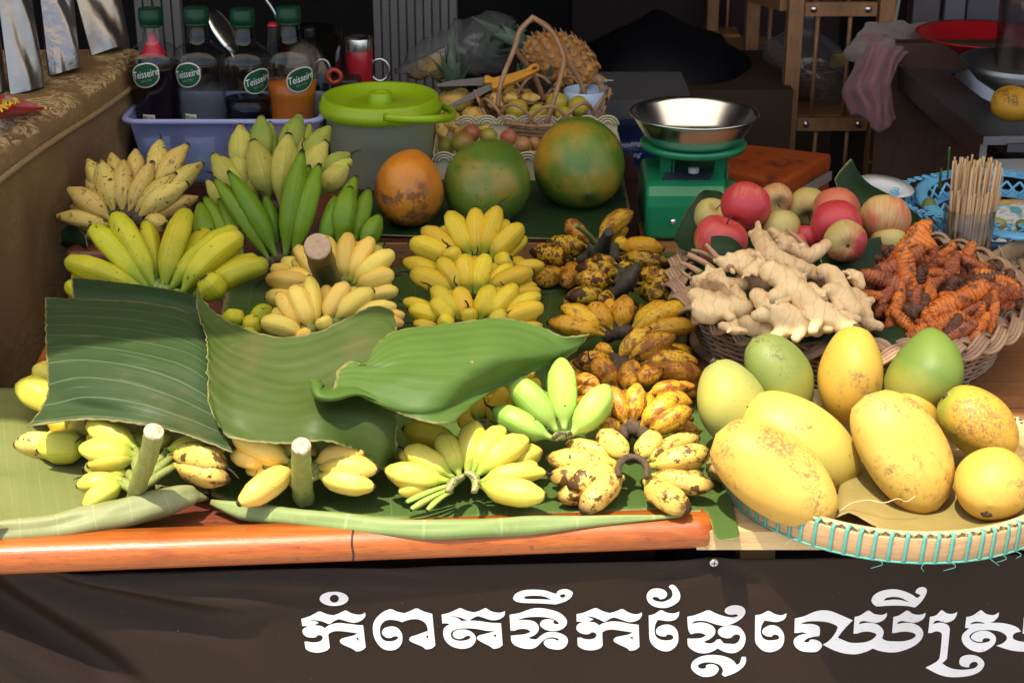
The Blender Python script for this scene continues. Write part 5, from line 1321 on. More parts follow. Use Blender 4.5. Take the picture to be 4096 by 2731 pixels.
# ------------------------------------------------------------------ oval wicker basket
mt_rattan = M('rattan_cane', (0.46, 0.29, 0.17), (0.33, 0.19, 0.10), 30, rough=0.5, bump=0.35, bs=160, jit=0.14, spec=0.5)
mt_rattan_d = M('rattan_weaver', (0.42, 0.27, 0.155), (0.28, 0.165, 0.09), 30, rough=0.6, bump=0.35, bs=160, jit=0.16)
BC = Vector((0.570, 2.655, T))
RX, RY = 0.285, 0.315
def bpt(a, f, dz, dr=0.0):       # f scales base->rim
    return BC + Vector(((RX * f + dr) * math.cos(a), (RY * f + dr) * math.sin(a), dz))
wb = thing('wicker_basket', 'oval rattan basket with a thick braided rim full of apples, ginger and turmeric', 'basket', BC)
NSK = 46
HB = 0.092
for k in range(NSK):
    a = 2 * PI * k / NSK
    part('stake', tube([bpt(a, 0.84 + 0.16 * t, HB * t) for t in (0, 0.35, 0.7, 1.0)], 0.0026, 6), mt_rattan_d, wb)
NW = 17
for j in range(NW):
    t = (j + 0.5) / NW
    m = NSK * 4
    P = [bpt(2 * PI * k / m, 0.84 + 0.16 * t, HB * t + 0.0006 * math.sin(k * 0.7 + j), 0.0042 * math.cos(PI * k / 4.0 + PI * j)) for k in range(m)]
    part('weaver', tube(P, 0.0026, 6, closed=True), mt_rattan_d, wb)
part('basket_floor', lathe([(0.0001, 0.004), (1.0, 0.004), (1.0, 0.0), (0.0001, 0.0)], BC, n=40, sx=RX * 0.84, sy=RY * 0.84, closed=False), mt_rattan_d, wb)
NB_ = 12
m = 300
for s3 in range(3):
    cen_ = []
    for k in range(m):
        a = 2 * PI * k / m
        ph = NB_ * a + 2 * PI * s3 / 3
        cen_.append((a, bpt(a, 1.0, HB + 0.016 + 0.0105 * math.sin(2 * ph) + 0.003 * math.sin(3 * a + 1), 0.0165 * math.cos(ph))))
    sides = []
    for k in range(m):
        a = cen_[k][0]
        D = (cen_[(k + 1) % m][1] - cen_[k - 1][1]).normalized()
        N = (Vector((math.cos(a), math.sin(a), 0)) * 0.45 + Vector((0, 0, 0.9))).normalized()
        sides.append(D.cross(N).normalized())
    for c4 in range(4):
        off = (c4 - 1.5) * 0.0056
        part('braid_cane', tube([cen_[k][1] + sides[k] * off for k in range(m)], 0.0034, 6, closed=True), mt_rattan, wb)
# leaf lining inside the basket
def bowl(a, f, z): return bpt(a, f, z)
rows = []
for f, z in ((0.97, 0.105), (0.80, 0.092), (0.55, 0.085), (0.25, 0.085), (0.02, 0.085)):
    rows.append([bowl(2 * PI * k / 18 + 0.1, f * (1 + 0.03 * math.sin(k * 2.3)), z + 0.006 * math.sin(k * 1.7)) for k in range(19)])
leaf('banana_leaf', 'dark leaf lining inside the wicker basket under the roots', rows, ml_deep, nu=70, nv=14, amp=0.003)
def bl(label, pts_rows, mat=ml_deep, amp=0.003, nu=24, nv=16, jag=0.0):
    leaf('banana_leaf', label, [[ond(*fs(f, x, y), d) for f, x, y, d in r] for r in pts_rows], mat, nu=nu, nv=nv, amp=amp, jag=jag)
bl('dark leaf standing up along the left rim behind the yellow apple', [[('F', 290, 240, 2.80), ('F', 330, 130, 2.82), ('F', 420, -20, 2.84), ('F', 470, -60, 2.87)], [('F', 330, 300, 2.76), ('F', 400, 180, 2.80), ('F', 470, 40, 2.83), ('F', 560, -50, 2.87)], [('F', 420, 330, 2.72), ('F', 480, 240, 2.77), ('F', 540, 130, 2.82), ('F', 620, 0, 2.87)]])
bl('large dark leaf rising behind the apples beside the white plate', [[('C', 1300, 1000, 2.93), ('C', 1330, 950, 2.95), ('C', 1388, 885, 2.97), ('C', 1392, 890, 2.97)], [('C', 1340, 1090, 2.91), ('C', 1400, 1030, 2.94), ('C', 1450, 1000, 2.97), ('C', 1480, 1010, 2.98)], [('C', 1440, 1190, 2.90), ('C', 1520, 1120, 2.93), ('C', 1600, 1100, 2.96), ('C', 1650, 1105, 2.98)], [('C', 1600, 1330, 2.86), ('C', 1680, 1260, 2.89), ('C', 1740, 1220, 2.92), ('C', 1800, 1230, 2.94)], [('C', 1720, 1400, 2.84), ('C', 1780, 1370, 2.86), ('C', 1830, 1350, 2.88), ('C', 1850, 1360, 2.90)]], nu=30, nv=30)
bl('dark leaf tucked between the apples and the turmeric', [[('F', 1150, 345, 2.64), ('F', 1290, 330, 2.66), ('F', 1430, 235, 2.68), ('F', 1560, 215, 2.70), ('F', 1640, 260, 2.71)], [('F', 1160, 380, 2.62), ('F', 1300, 390, 2.64), ('F', 1440, 350, 2.66), ('F', 1560, 320, 2.68), ('F', 1640, 330, 2.69)], [('F', 1200, 430, 2.62), ('F', 1300, 440, 2.63), ('F', 1440, 430, 2.64), ('F', 1560, 420, 2.66), ('F', 1640, 400, 2.67)]])
bl('small rounded leaf at the foot of the striped apple', [[('F', 505, 220, 2.60), ('F', 560, 215, 2.60), ('F', 630, 225, 2.60), ('F', 695, 280, 2.60)], [('F', 505, 270, 2.585), ('F', 570, 275, 2.58), ('F', 640, 285, 2.58), ('F', 690, 320, 2.585)], [('F', 520, 310, 2.575), ('F', 580, 330, 2.57), ('F', 640, 335, 2.57), ('F', 690, 345, 2.575)]], nv=12, nu=16)
bl('pointed dark leaf folded over the braided rim under the ginger', [[('F', 458, 605, 2.44), ('F', 580, 665, 2.425), ('F', 720, 730, 2.40), ('F', 840, 790, 2.375), ('F', 930, 835, 2.36)], [('F', 480, 680, 2.415), ('F', 590, 730, 2.40), ('F', 720, 780, 2.375), ('F', 850, 825, 2.355), ('F', 960, 855, 2.34)], [('F', 500, 720, 2.41), ('F', 600, 770, 2.385), ('F', 730, 815, 2.36), ('F', 860, 860, 2.345), ('F', 970, 880, 2.335)]])
bl('wavy dark leaf edge under the lowest ginger root', [[('F', 900, 835, 2.36), ('F', 1050, 800, 2.355), ('F', 1165, 752, 2.36), ('F', 1230, 800, 2.36), ('F', 1300, 860, 2.35)], [('F', 920, 850, 2.345), ('F', 1050, 850, 2.335), ('F', 1165, 840, 2.335), ('F', 1240, 870, 2.34), ('F', 1300, 890, 2.34)]], nv=8)
bl('square cut dark leaf piece between the orange mango and the turmeric', [[('F', 1470, 780, 2.38), ('F', 1550, 750, 2.40), ('F', 1640, 735, 2.41)], [('F', 1500, 830, 2.355), ('F', 1570, 810, 2.37), ('F', 1660, 800, 2.385)], [('F', 1520, 880, 2.345), ('F', 1590, 880, 2.35), ('F', 1680, 860, 2.365)]], nv=10, nu=14)

# ------------------------------------------------------------------ apples
def apple_mat(name, base, blush, th, streak=0.5):
    b = NB(name)
    v = b.coords(True)
    uv = b.n('ShaderNodeUVMap'); se = b.n('ShaderNodeSeparateXYZ'); b.l(uv.outputs[0], se.inputs[0])
    cy = b.n('ShaderNodeCombineXYZ'); b.l(b.math('MULTIPLY', se.outputs[0], 46), cy.inputs[0]); b.l(b.math('MULTIPLY', se.outputs[1], 2.5), cy.inputs[1]); b.l(b.math('MULTIPLY', b.rand, 40), cy.inputs[2])
    st = b.noise(cy.outputs[0], 1.0, 3, 0.6)
    f = b.math('ADD', b.noise(v, 11, 2), b.math('MULTIPLY_ADD', st, streak * 0.5, -streak * 0.25))
    col = b.mix(b.ramp(b.noise(v, 14, 2), [(0.35, 0.0), (0.65, 1.0)]), base, tuple(x * 0.82 for x in base))
    col = b.mix(b.ramp(f, [(th - 0.10, 0.0), (th + 0.08, 0.95)]), col, blush)
    vd = b.voro(v, 180)
    col = b.mix(b.ramp(vd, [(0.08, 0.35), (0.14, 0.0)]), col, (0.6, 0.45, 0.25))
    n = b.noise(v, 60, 3)
    b.bsdf(col, b.math('MULTIPLY_ADD', n, 0.15, 0.28), spec=0.5, bumpv=n, bump=0.03)
    return b.m
am_red = apple_mat('red_apple_skin', (0.58, 0.34, 0.11), (0.52, 0.030, 0.045), 0.38, 0.6)
am_mid = apple_mat('blushed_apple_skin', (0.60, 0.46, 0.14), (0.54, 0.045, 0.05), 0.50, 0.8)
am_yel = apple_mat('yellow_apple_skin', (0.58, 0.47, 0.14), (0.55, 0.13, 0.06), 0.66, 0.5)
am_pea = apple_mat('peach_striped_apple_skin', (0.62, 0.44, 0.15), (0.58, 0.14, 0.075), 0.50, 0.9)
ap_prof = []
for i in range(25):
    t = i / 24
    a = PI * t
    r_ = math.sin(a) ** 0.8
    h = -math.cos(a) * 0.88
    if t > 0.80: h -= 0.30 * ((t - 0.80) / 0.20) ** 1.6
    if t < 0.16: h += 0.16 * ((0.16 - t) / 0.16) ** 1.6
    ap_prof.append((max(r_, 0.0) * (1.0 + 0.06 * math.cos(a) * -1), h))
ap_prof[0] = (0.0001, ap_prof[0][1]); ap_prof[-1] = (0.0001, ap_prof[-1][1])
def apple(label, f, x, y, rr, d, mat, ang=-90, toward=20, stem=True, calyx=False):
    c = ond(*fs(f, x, y), d)
    s = mpp(c) / FR[f][2] * rr
    th = thing('apple', label, 'apple', c, 'apples heaped in the wicker basket')
    ax = cdir(ang, toward)
    ph = rnd.uniform(0, 6)
    part('skin', lathe([(r_ * s, h * s) for r_, h in ap_prof], c, ax, 30, closed=False, fn=lambda t, u: 1 + 0.025 * math.cos(5 * t + ph) * (1 - u * 0.6)), mat, th)
    if stem:
        p = c + ax * (s * 0.50)
        part('stem', tube([p, p + ax * s * 0.25, p + ax * s * 0.48 + RT * s * 0.06], [s * 0.04, s * 0.03, s * 0.04], 6), mt_stem, th)
    if calyx:
        p = c - ax * (s * 0.72)
        part('calyx', join(*[tube([p, p - ax * s * 0.06 + (cdir(k * 72, 0) * s * 0.10)], [s * 0.05, s * 0.015], 5) for k in range(5)]), mt_stem, th)
    return th
apple('deep red apple at the top left of the heap', 'C', 807, 1145, 140, 2.72, am_red, -60, -25, False)
apple('plain yellow apple at the far left beside the green scale', 'C', 620, 1200, 102, 2.80, am_yel, -60, 50)
apple('red and yellow striped apple at the lower left over the small leaf', 'C', 668, 1332, 150, 2.66, am_mid, -70, 20)
apple('pink striped apple behind the deep red one', 'C', 975, 1110, 98, 2.86, am_pea, 80, 60)
apple('yellow apple at the centre back of the heap', 'C', 1150, 1145, 112, 2.86, am_yel, 90, 40)
apple('peach coloured apple at the back beside the large leaf', 'C', 1310, 1168, 132, 2.80, am_pea, -90, -30, False)
apple('pale yellow apple in the middle below the striped one', 'C', 1003, 1268, 112, 2.72, am_yel, -90, -20, False)
apple('bright red apple with its stalk hollow facing forward', 'C', 1310, 1245, 143, 2.70, am_red, 95, 42)
apple('yellow and red apple showing its dark calyx above the ginger', 'C', 1362, 1340, 120, 2.64, am_mid, -82, -72, False, True)
apple('round peach yellow apple at the far right of the heap', 'C', 1580, 1217, 143, 2.74, am_pea, -80, -25, False)
apple('dark red apple wedged under the bright red one', 'C', 1150, 1315, 82, 2.71, am_red, -90, 0, False)
apple('yellow green apple almost hidden under the far right one', 'C', 1600, 1345, 100, 2.71, am_yel, -90, 0, False)
apple('pinkish yellow apple low behind the ginger shoot', 'C', 1060, 1365, 90, 2.68, am_pea, -90, 0, False)

# ------------------------------------------------------------------ ginger
def rhizome_mesh(chains, voxel, rings=0.0, seed=0):
    """chains: list of [(Vector, radius), ...] merged into one skin"""
    gs = []
    for ch in chains:
        n = max(6, len(ch) * 5)
        P = catmull([c[0] for c in ch], n)
        rr = []
        for k in range(n):
            t = k / (n - 1) * (len(ch) - 1)
            i = min(int(t), len(ch) - 2)
            r_ = ch[i][1] + (ch[i + 1][1] - ch[i][1]) * (t - i)
            rr.append(r_ * (1 + 0.085 * math.sin(k * 2.1 + seed)))
        d0 = (P[0] - P[1]).normalized(); d1 = (P[-1] - P[-2]).normalized()
        P2 = [P[0] + d0 * rr[0] * 0.85, P[0] + d0 * rr[0] * 0.55] + P + [P[-1] + d1 * rr[-1] * 0.55, P[-1] + d1 * rr[-1] * 0.85]
        R2 = [rr[0] * 0.25, rr[0] * 0.78] + rr + [rr[-1] * 0.78, rr[-1] * 0.25]
        g = tube(P2, R2, 12)
        gs.append((g[0], g[1]))
    g = join(*gs)
    me = bpy.data.meshes.new('root')
    me.from_pydata([tuple(v) for v in g[0]], [], g[1])
    ob = bpy.data.objects.new('root', me)
    C.objects.link(ob)
    rm = ob.modifiers.new('r', 'REMESH'); rm.mode = 'VOXEL'; rm.voxel_size = voxel; rm.use_smooth_shade = True
    sm = ob.modifiers.new('s', 'SMOOTH'); sm.iterations = 3; sm.factor = 0.5
    ev = ob.evaluated_get(bpy.context.evaluated_depsgraph_get()).to_mesh()
    V = [v.co.copy() for v in ev.vertices]
    F = [tuple(p.vertices) for p in ev.polygons]
    bpy.data.objects.remove(ob); bpy.data.meshes.remove(me)
    am_ = voxel * 0.55
    V = [p + Vector((mnoise.noise(p * 75), mnoise.noise(p * 75 + Vector((7, 0, 0))), mnoise.noise(p * 75 + Vector((0, 7, 0))))) * am_ for p in V]
    return V, F
def root_mat(name, c1, c2, dark, ring=260, tip=None, rough=0.55, dirt=0.3, bumpk=0.5, ringk=0.5):
    b = NB(name)
    v = b.coords(True)
    col = b.mix(b.ramp(b.noise(v, 28, 4), [(0.32, 0.0), (0.68, 1.0)]), c1, c2)
    wv = b.n('ShaderNodeTexWave', wave_type='BANDS', bands_direction='X')
    b.put(wv, 'Vector', v); wv.inputs['Scale'].default_value = ring / 6.28; wv.inputs['Distortion'].default_value = 7; wv.inputs['Detail'].default_value = 2
    wv.inputs['Detail Scale'].default_value = 1.2
    rf = b.ramp(wv.outputs[0], [(0.0, ringk), (0.07, 0.0)])
    col = b.mix(rf, col, dark)
    col = b.mix(b.ramp(b.noise(v, 70, 4, 0.65), [(0.64 - dirt * 0.2, 0.0), (0.74 - dirt * 0.2, 0.8)]), col, dark)
    n = b.noise(v, 120, 4)
    b.bsdf(col, b.math('MULTIPLY_ADD', n, 0.25, rough - 0.12), bumpv=b.math('ADD', n, b.math('MULTIPLY', rf, -1.2)), bump=bumpk, bdist=0.002, spec=0.4, sss=0.0)
    return b.m
mt_ginger = root_mat('ginger_skin', (0.80, 0.58, 0.29), (0.68, 0.46, 0.21), (0.36, 0.23, 0.11), 110, dirt=0.10, bumpk=0.22, ringk=0.3)
mt_ginger_t = root_mat('tan_ginger_skin', (0.70, 0.48, 0.24), (0.56, 0.35, 0.16), (0.28, 0.17, 0.085), 130, dirt=0.22, bumpk=0.3, ringk=0.35)
mt_shoot = M('ginger_shoot', (0.48, 0.20, 0.14), (0.36, 0.24, 0.10), 40, rough=0.5, spots=[((0.15, 0.19, 0.04), 30, 0.54, 0.06, 2)])
mt_pinkend = M('pink_bud', (0.40, 0.26, 0.16), (0.30, 0.17, 0.10), 150, rough=0.6)
gO = onz(3300, 1370, 0.125)
gn = Vector((0.0, -math.sin(R(26)), math.cos(R(26))))
def gp(x, y, k=0.0):
    px, py = fs('F', x, y)
    return onp(px, py, gO + gn * k, gn)
def ginger(label, chains, k, mat, shoots=(), buds=()):
    ch = []
    for c in chains:
        ch.append([(gp(x, y, k + (e[0] if e else 0)), 1.04 * r_ / FR['F'][2] * mpp(gp(x, y, k))) for (x, y, r_, *e) in c])
    rg_ = random.Random(len(label) * 3 + int(chains[0][0][0]))
    for c in chains[:1]:
        for q in range(rg_.choice((3, 4, 5))):
            i = rg_.randrange(len(c) - 1); f_ = rg_.random()
            x = c[i][0] + (c[i + 1][0] - c[i][0]) * f_; y = c[i][1] + (c[i + 1][1] - c[i][1]) * f_
            r0_ = c[i][2] * 0.52
            an = rg_.uniform(0, 2 * PI); ln = c[i][2] * rg_.uniform(0.95, 1.45)
            ch.append([(gp(x, y, k + 0.004), r0_ / FR['F'][2] * mpp(gp(x, y, k))), (gp(x + ln * math.cos(an), y + ln * math.sin(an), k + 0.012), r0_ * 0.72 / FR['F'][2] * mpp(gp(x, y, k)))])
    th = thing('ginger_root', label, 'ginger', ch[0][0][0], 'ginger roots in the wicker basket')
    part('rhizome', rhizome_mesh(ch, 0.0033, seed=len(label)), mat, th)
    for s in shoots:
        P = [gp(x, y, k + z) for x, y, r_, z in s]
        part('shoot', tube(catmull(P, 12), [0.85 * (s[0][2] + (s[-1][2] - s[0][2]) * q / 11) / FR['F'][2] * mpp(P[0]) for q in range(12)], 9), mt_shoot, th)
    for (x, y, r_, z) in buds:
        p = gp(x, y, k + z)
        rr = 0.72 * r_ / FR['F'][2] * mpp(p)
        p = p - gn * 0.010
        part('cut_bud', blob(p, cdir(90, 70), egg_prof(rr * 1.5, rr * 2, 0.5), 12, lump=rr * 0.2, ls=120), mt_pinkend, th)
    return th
ginger('tall ginger root standing up against the red apple', [[(740, 195, 22), (775, 215, 34), (785, 155, 24), (782, 135, 16)], [(790, 220, 52, .01), (840, 290, 58, .012), (880, 345, 66, .01), (960, 390, 66, .005), (1050, 420, 60)], [(770, 340, 26), (790, 320, 34)]], 0.030, mt_ginger_t)
ginger('knobbly ginger root just behind the tall one with a greenish shoot', [[(860, 190, 34), (940, 245, 44), (1010, 300, 46), (1060, 330, 40)], [(1080, 340, 42), (1140, 300, 44), (1190, 260, 34)], [(900, 290, 20), (930, 285, 24)]], 0.012, mt_ginger_t, shoots=[[(1080, 290, 20, .0), (1020, 225, 16, .01), (950, 172, 12, .02)]])
ginger('pink budded ginger root at the upper left', [[(600, 385, 44), (680, 350, 54), (740, 330, 46)], [(690, 400, 40), (720, 430, 34)], [(540, 350, 30), (590, 370, 36)]], 0.020, mt_ginger, shoots=[[(560, 360, 24, .0), (520, 310, 30, .01), (475, 258, 12, .02)], [(530, 345, 16, .0), (460, 310, 15, .005), (390, 295, 12, .01)]], buds=[(625, 370, 30, .022), (712, 385, 26, .022)])
ginger('ginger root with long pink green shoots at the left rim', [[(420, 480, 48), (500, 490, 56), (600, 510, 54), (690, 500, 44)], [(470, 540, 36), (520, 520, 40)], [(560, 560, 26), (570, 530, 34)]], 0.010, mt_ginger_t, shoots=[[(545, 430, 22, .01), (470, 370, 28, .015), (370, 320, 20, .02)], [(450, 430, 22, .012), (390, 395, 26, .015), (325, 368, 14, .02)], [(400, 470, 14, .005), (360, 440, 14, .01), (310, 400, 8, .012)]])
ginger('pale lumpy ginger root at the left front over the rim', [[(410, 560, 46), (480, 600, 70), (560, 625, 78), (650, 640, 70), (720, 630, 46)], [(580, 540, 26), (575, 590, 40)], [(510, 565, 22), (520, 590, 36)], [(640, 490, 26), (650, 560, 46)], [(450, 660, 60), (520, 680, 56)], [(690, 560, 26), (690, 600, 40)]], 0.018, mt_ginger)
ginger('broad ginger root beneath the pale lumpy one', [[(660, 700, 46), (740, 740, 62), (820, 770, 56), (860, 790, 40)]], 0.002, mt_ginger)
ginger('large pale ginger root with a foot lobe at the front', [[(780, 560, 46, .01), (850, 630, 66, .012), (940, 690, 82, .01), (1040, 725, 78, .006), (1130, 745, 60)], [(778, 680, 36, .01), (830, 670, 50, .01)], [(960, 760, 56), (900, 795, 48, .005), (885, 805, 40, .005)]], 0.028, mt_ginger)
ginger('thick ginger root crossing the middle with a round cut bud', [[(850, 420, 62, .012), (920, 460, 72, .012), (1000, 530, 76, .008), (1080, 610, 84, .004), (1170, 680, 84), (1270, 730, 66), (1350, 750, 40)], [(880, 565, 42, .018), (950, 540, 52, .01)]], 0.042, mt_ginger, buds=[(872, 572, 24, .045)])
ginger('ginger root with a flat cut end at the right of the heap', [[(1160, 415, 42), (1220, 440, 58), (1260, 510, 62), (1290, 590, 64), (1340, 660, 60)], [(1190, 545, 44, .015), (1230, 530, 50, .01)], [(1235, 620, 22, .01), (1240, 580, 30)]], 0.030, mt_ginger, buds=[(1180, 560, 30, .042), (1160, 425, 26, .03)])
ginger('small ginger knob between the ginger and turmeric heaps', [[(1320, 430, 32), (1365, 460, 44), (1385, 500, 34)]], 0.020, mt_ginger)
ginger('ginger root low at the right with papery skin', [[(1300, 560, 60), (1370, 600, 68), (1400, 680, 58), (1440, 730, 44), (1500, 745, 30)]], 0.006, mt_ginger_t)
ginger('ginger piece hidden in the middle of the heap', [[(1000, 400, 50), (1100, 440, 60), (1180, 480, 56)], [(700, 470, 56), (820, 480, 60)]], -0.004, mt_ginger_t)

for i_, (lb_, x, y, an, ln, r_) in enumerate((('small ginger finger lying on the left lumpy root', 560, 470, 20, 70, 34), ('short ginger stub under the tall root', 760, 400, -30, 60, 36), ('slim ginger finger across the middle root', 900, 600, -15, 80, 32),
        ('small forked ginger piece at the top of the heap', 1000, 440, 35, 70, 34), ('ginger knob near the flat cut end', 1130, 560, 60, 60, 36), ('ginger finger near the leaf at the right of the heap', 1300, 690, 10, 80, 34), ('little ginger finger at the lower left', 640, 760, 15, 75, 32), ('ginger stub behind the pink budded root', 820, 330, 10, 60, 30), ('ginger finger at the upper left shoots', 500, 440, -20, 70, 30))):
    c_, s_2 = math.cos(R(an)), math.sin(R(an))
    ginger(lb_, [[(x - ln * c_, y - ln * s_2, r_ * 0.8, .002), (x, y, r_, .006), (x + ln * c_, y + ln * s_2, r_ * 0.7, .002)], [(x, y, r_ * 0.8, .006), (x - ln * 0.7 * s_2 * (1 if i_ % 2 else -1), y + ln * 0.7 * c_ * (1 if i_ % 2 else -1), r_ * 0.55, .01)]], 0.048 if i_ in (0, 2, 3, 4) else 0.034, mt_ginger if i_ % 3 else mt_ginger_t)
# ------------------------------------------------------------------ turmeric
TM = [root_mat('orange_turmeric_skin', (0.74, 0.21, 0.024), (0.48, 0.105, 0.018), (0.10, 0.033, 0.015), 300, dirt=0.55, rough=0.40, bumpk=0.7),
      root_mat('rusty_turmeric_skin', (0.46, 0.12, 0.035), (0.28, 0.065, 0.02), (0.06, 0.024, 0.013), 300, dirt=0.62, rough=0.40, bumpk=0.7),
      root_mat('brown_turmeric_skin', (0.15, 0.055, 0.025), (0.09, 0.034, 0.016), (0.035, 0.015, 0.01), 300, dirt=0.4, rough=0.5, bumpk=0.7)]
mt_turtip = M('turmeric_tip', (0.50, 0.26, 0.06), (0.40, 0.18, 0.04), 120, rough=0.5)
tO = onz(3700, 1230, 0.135)
def tpt(x, y, k=0.0):
    px, py = fs('F', x, y)
    return onp(px, py, tO + gn * k, gn)
TSH = []
for v_ in range(6):                           # six root shapes, shared by the heap
    rr_ = random.Random(40 + v_)
    L = 0.070 + 0.008 * (v_ % 3)
    main = [(Vector((L * (t - 0.5), 0.004 * math.sin(t * 3 + v_), 0.003 * math.cos(t * 4 + v_))), 0.0145 * (0.75, 0.98, 1.0, 0.92, 0.95, 0.72)[i]) for i, t in enumerate((0, .2, .4, .6, .8, 1))]
    ch = [main]
    for q in range(rr_.choice((0, 1, 2))):
        b0 = main[rr_.choice((1, 2, 3))][0]
        an = rr_.uniform(0.5, 1.3) * rr_.choice((-1, 1))
        d = Vector((math.cos(an), math.sin(an), rr_.uniform(-0.2, 0.6))).normalized()
        ln = rr_.uniform(0.016, 0.030)
        ch.append([(b0, 0.012), (b0 + d * ln * 0.6, 0.0115), (b0 + d * ln, 0.0085)])
    g = rhizome_mesh(ch, 0.0026, seed=v_)
    # growth rings
    V = []
    for p in g[0]:
        w_ = math.sin(p.x * 900 + math.sin(p.y * 60) * 2)
        V.append(p + Vector((0, p.y, p.z)) * (0.07 * w_))
    me = mesh('turmeric_root', V, g[1], TM[0], (0, 0, 0))
    TSH.append(me)
TSH2 = {}
def tur_mesh(v_, m_):
    if m_ == 0: return TSH[v_]
    if (v_, m_) not in TSH2:
        c = TSH[v_].copy(); c.materials[0] = TM[m_]; TSH2[(v_, m_)] = c
    return TSH2[(v_, m_)]
def tur(x, y, ang, k, v_, m_, sc_=1.0, label=None, cat='turmeric', toward=0.0):
    p = tpt(x, y, k)
    ax = cdir(ang, toward)
    zz = (gn - ax * gn.dot(ax)).normalized()
    yy = zz.cross(ax)
    o = bpy.data.objects.new('turmeric_root', tur_mesh(v_, m_))
    C.objects.link(o)
    mt = Matrix((ax, yy, zz)).transposed()
    o.location = p
    o.rotation_euler = mt.to_euler()
    o.scale = (sc_, sc_, sc_)
    tag(o, label or 'knobbly orange turmeric root in the heap at the right of the wicker basket', cat, 'turmeric roots heaped in the basket')
    return o
poly = [(1440, 480), (1600, 350), (1780, 300), (1960, 310), (2130, 400), (2240, 510), (2250, 660), (2100, 760), (1920, 800), (1740, 800), (1640, 790), (1500, 640)]
def inside(x, y):
    c = False
    for i in range(len(poly)):
        (x1, y1), (x2, y2) = poly[i - 1], poly[i]
        if (y1 > y) != (y2 > y) and x < (x2 - x1) * (y - y1) / (y2 - y1) + x1: c = not c
    return c
r5 = random.Random(21)
placed = []
tries = 0
while len(placed) < 170 and tries < 9000:
    tries += 1
    x, y = r5.uniform(1430, 2260), r5.uniform(310, 810)
    if not inside(x, y): continue
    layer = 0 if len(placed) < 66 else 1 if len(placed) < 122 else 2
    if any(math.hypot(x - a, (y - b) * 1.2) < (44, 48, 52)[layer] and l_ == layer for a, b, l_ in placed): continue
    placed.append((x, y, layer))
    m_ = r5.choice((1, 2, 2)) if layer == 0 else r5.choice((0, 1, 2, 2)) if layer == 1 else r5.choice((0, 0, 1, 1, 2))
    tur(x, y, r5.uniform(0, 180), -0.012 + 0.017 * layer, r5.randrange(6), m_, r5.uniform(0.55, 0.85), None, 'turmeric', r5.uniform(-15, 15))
tur(1690, 275, -55, 0.050, 0, 0, 1.25, 'tallest turmeric root pointing up over the back rim')
tur(1600, 370, -28, 0.038, 3, 1, 1.15, 'long rusty turmeric root lying below the tallest one')
tur(1660, 450, 75, 0.034, 1, 0, 1.1, 'bright orange ringed turmeric root near the ginger')
tur(1540, 470, 20, 0.034, 4, 1, 0.95, 'turmeric root with a pale tip touching the leaf by the ginger')
tur(1950, 590, -30, 0.036, 2, 0, 1.15, 'large bright orange turmeric root in the middle of the heap')

# ------------------------------------------------------------------ glass of bamboo sticks
def glass_mat(name, col=(1, 1, 1), rough=0.02, ior=1.45, tint=0.92):
    b = NB(name)
    t = b.n('ShaderNodeBsdfTransparent'); b.put(t, 'Color', tuple(c * tint for c in col))
    g = b.n('ShaderNodeBsdfGlossy'); g.inputs['Roughness'].default_value = rough
    lw = b.n('ShaderNodeLayerWeight'); lw.inputs['Blend'].default_value = 0.5
    fr = b.n('ShaderNodeMath', operation='MULTIPLY_ADD'); b.l(b.math('POWER', lw.outputs['Facing'], 3.0), fr.inputs[0]); fr.inputs[1].default_value = 0.55; fr.inputs[2].default_value = 0.045
    ms = b.n('ShaderNodeMixShader')
    b.l(fr.outputs[0], ms.inputs[0]); b.l(t.outputs[0], ms.inputs[1]); b.l(g.outputs[0], ms.inputs[2]); b.l(ms.outputs[0], b.out.inputs[0])
    return b.m
mt_glass = glass_mat('clear_glass', (0.95, 0.97, 0.97), 0.03, 1.45, 0.93)
gx = onz(3866, 1080, 0.0)
GP = Vector((ond(3868, 950, 2.92).x, 2.92, T))
gl = thing('drinking_glass', 'clear straight glass crammed with thin bamboo sticks', 'glass', GP)
gr = 0.0475
part('glass_wall', lathe([(gr * 0.90, 0.002), (gr * 0.96, 0.08), (gr, 0.157), (gr * 0.96, 0.157), (gr * 0.92, 0.08), (gr * 0.86, 0.010), (0.0001, 0.010)], GP, n=40, closed=False), mt_glass, gl)
part('glass_base', lathe([(0.0001, 0.0), (gr * 0.88, 0.0), (gr * 0.90, 0.004), (gr * 0.86, 0.009), (0.0001, 0.009)], GP, n=40, closed=False), mt_glass, gl)
mt_stick = M('bamboo_stick', (0.56, 0.37, 0.19), (0.46, 0.28, 0.13), 30, rough=0.6, jit=0.16, bump=0.2, bs=300, stretch=(3, 3, 0.3))
sm_ = tube([(0, 0, 0), (0, 0, 0.1), (0, 0, 0.21)], 0.0021, 7)
sme = mesh('bamboo_stick', sm_[0], sm_[1], mt_stick, (0, 0, 0))
r6 = random.Random(5)
for k in range(105):
    q = math.sqrt(r6.random()) * gr * 0.78
    a = r6.uniform(0, 2 * PI)
    bpt_ = GP + Vector((q * math.cos(a) * 0.92, q * math.sin(a) * 0.92, 0.012))
    front = math.sin(a) < -0.2 and q > gr * 0.45
    top = GP + Vector((q * math.cos(a) * 1.22 + 0.004 + r6.uniform(-.003, .003), q * math.sin(a) * 1.2 + r6.uniform(-.003, .003), (0.188 if front and r6.random() < 0.75 else 0.238) + r6.uniform(-0.006, 0.009)))
    o = bpy.data.objects.new('bamboo_stick', sme)
    C.objects.link(o)
    o.location = bpt_
    d = top - bpt_
    o.rotation_euler = d.to_track_quat('Z', 'Y').to_euler()
    o.scale = (1, 1, d.length / 0.21)
    tag(o, 'thin bamboo stick standing in the clear glass', 'stick', 'bamboo sticks in the glass')
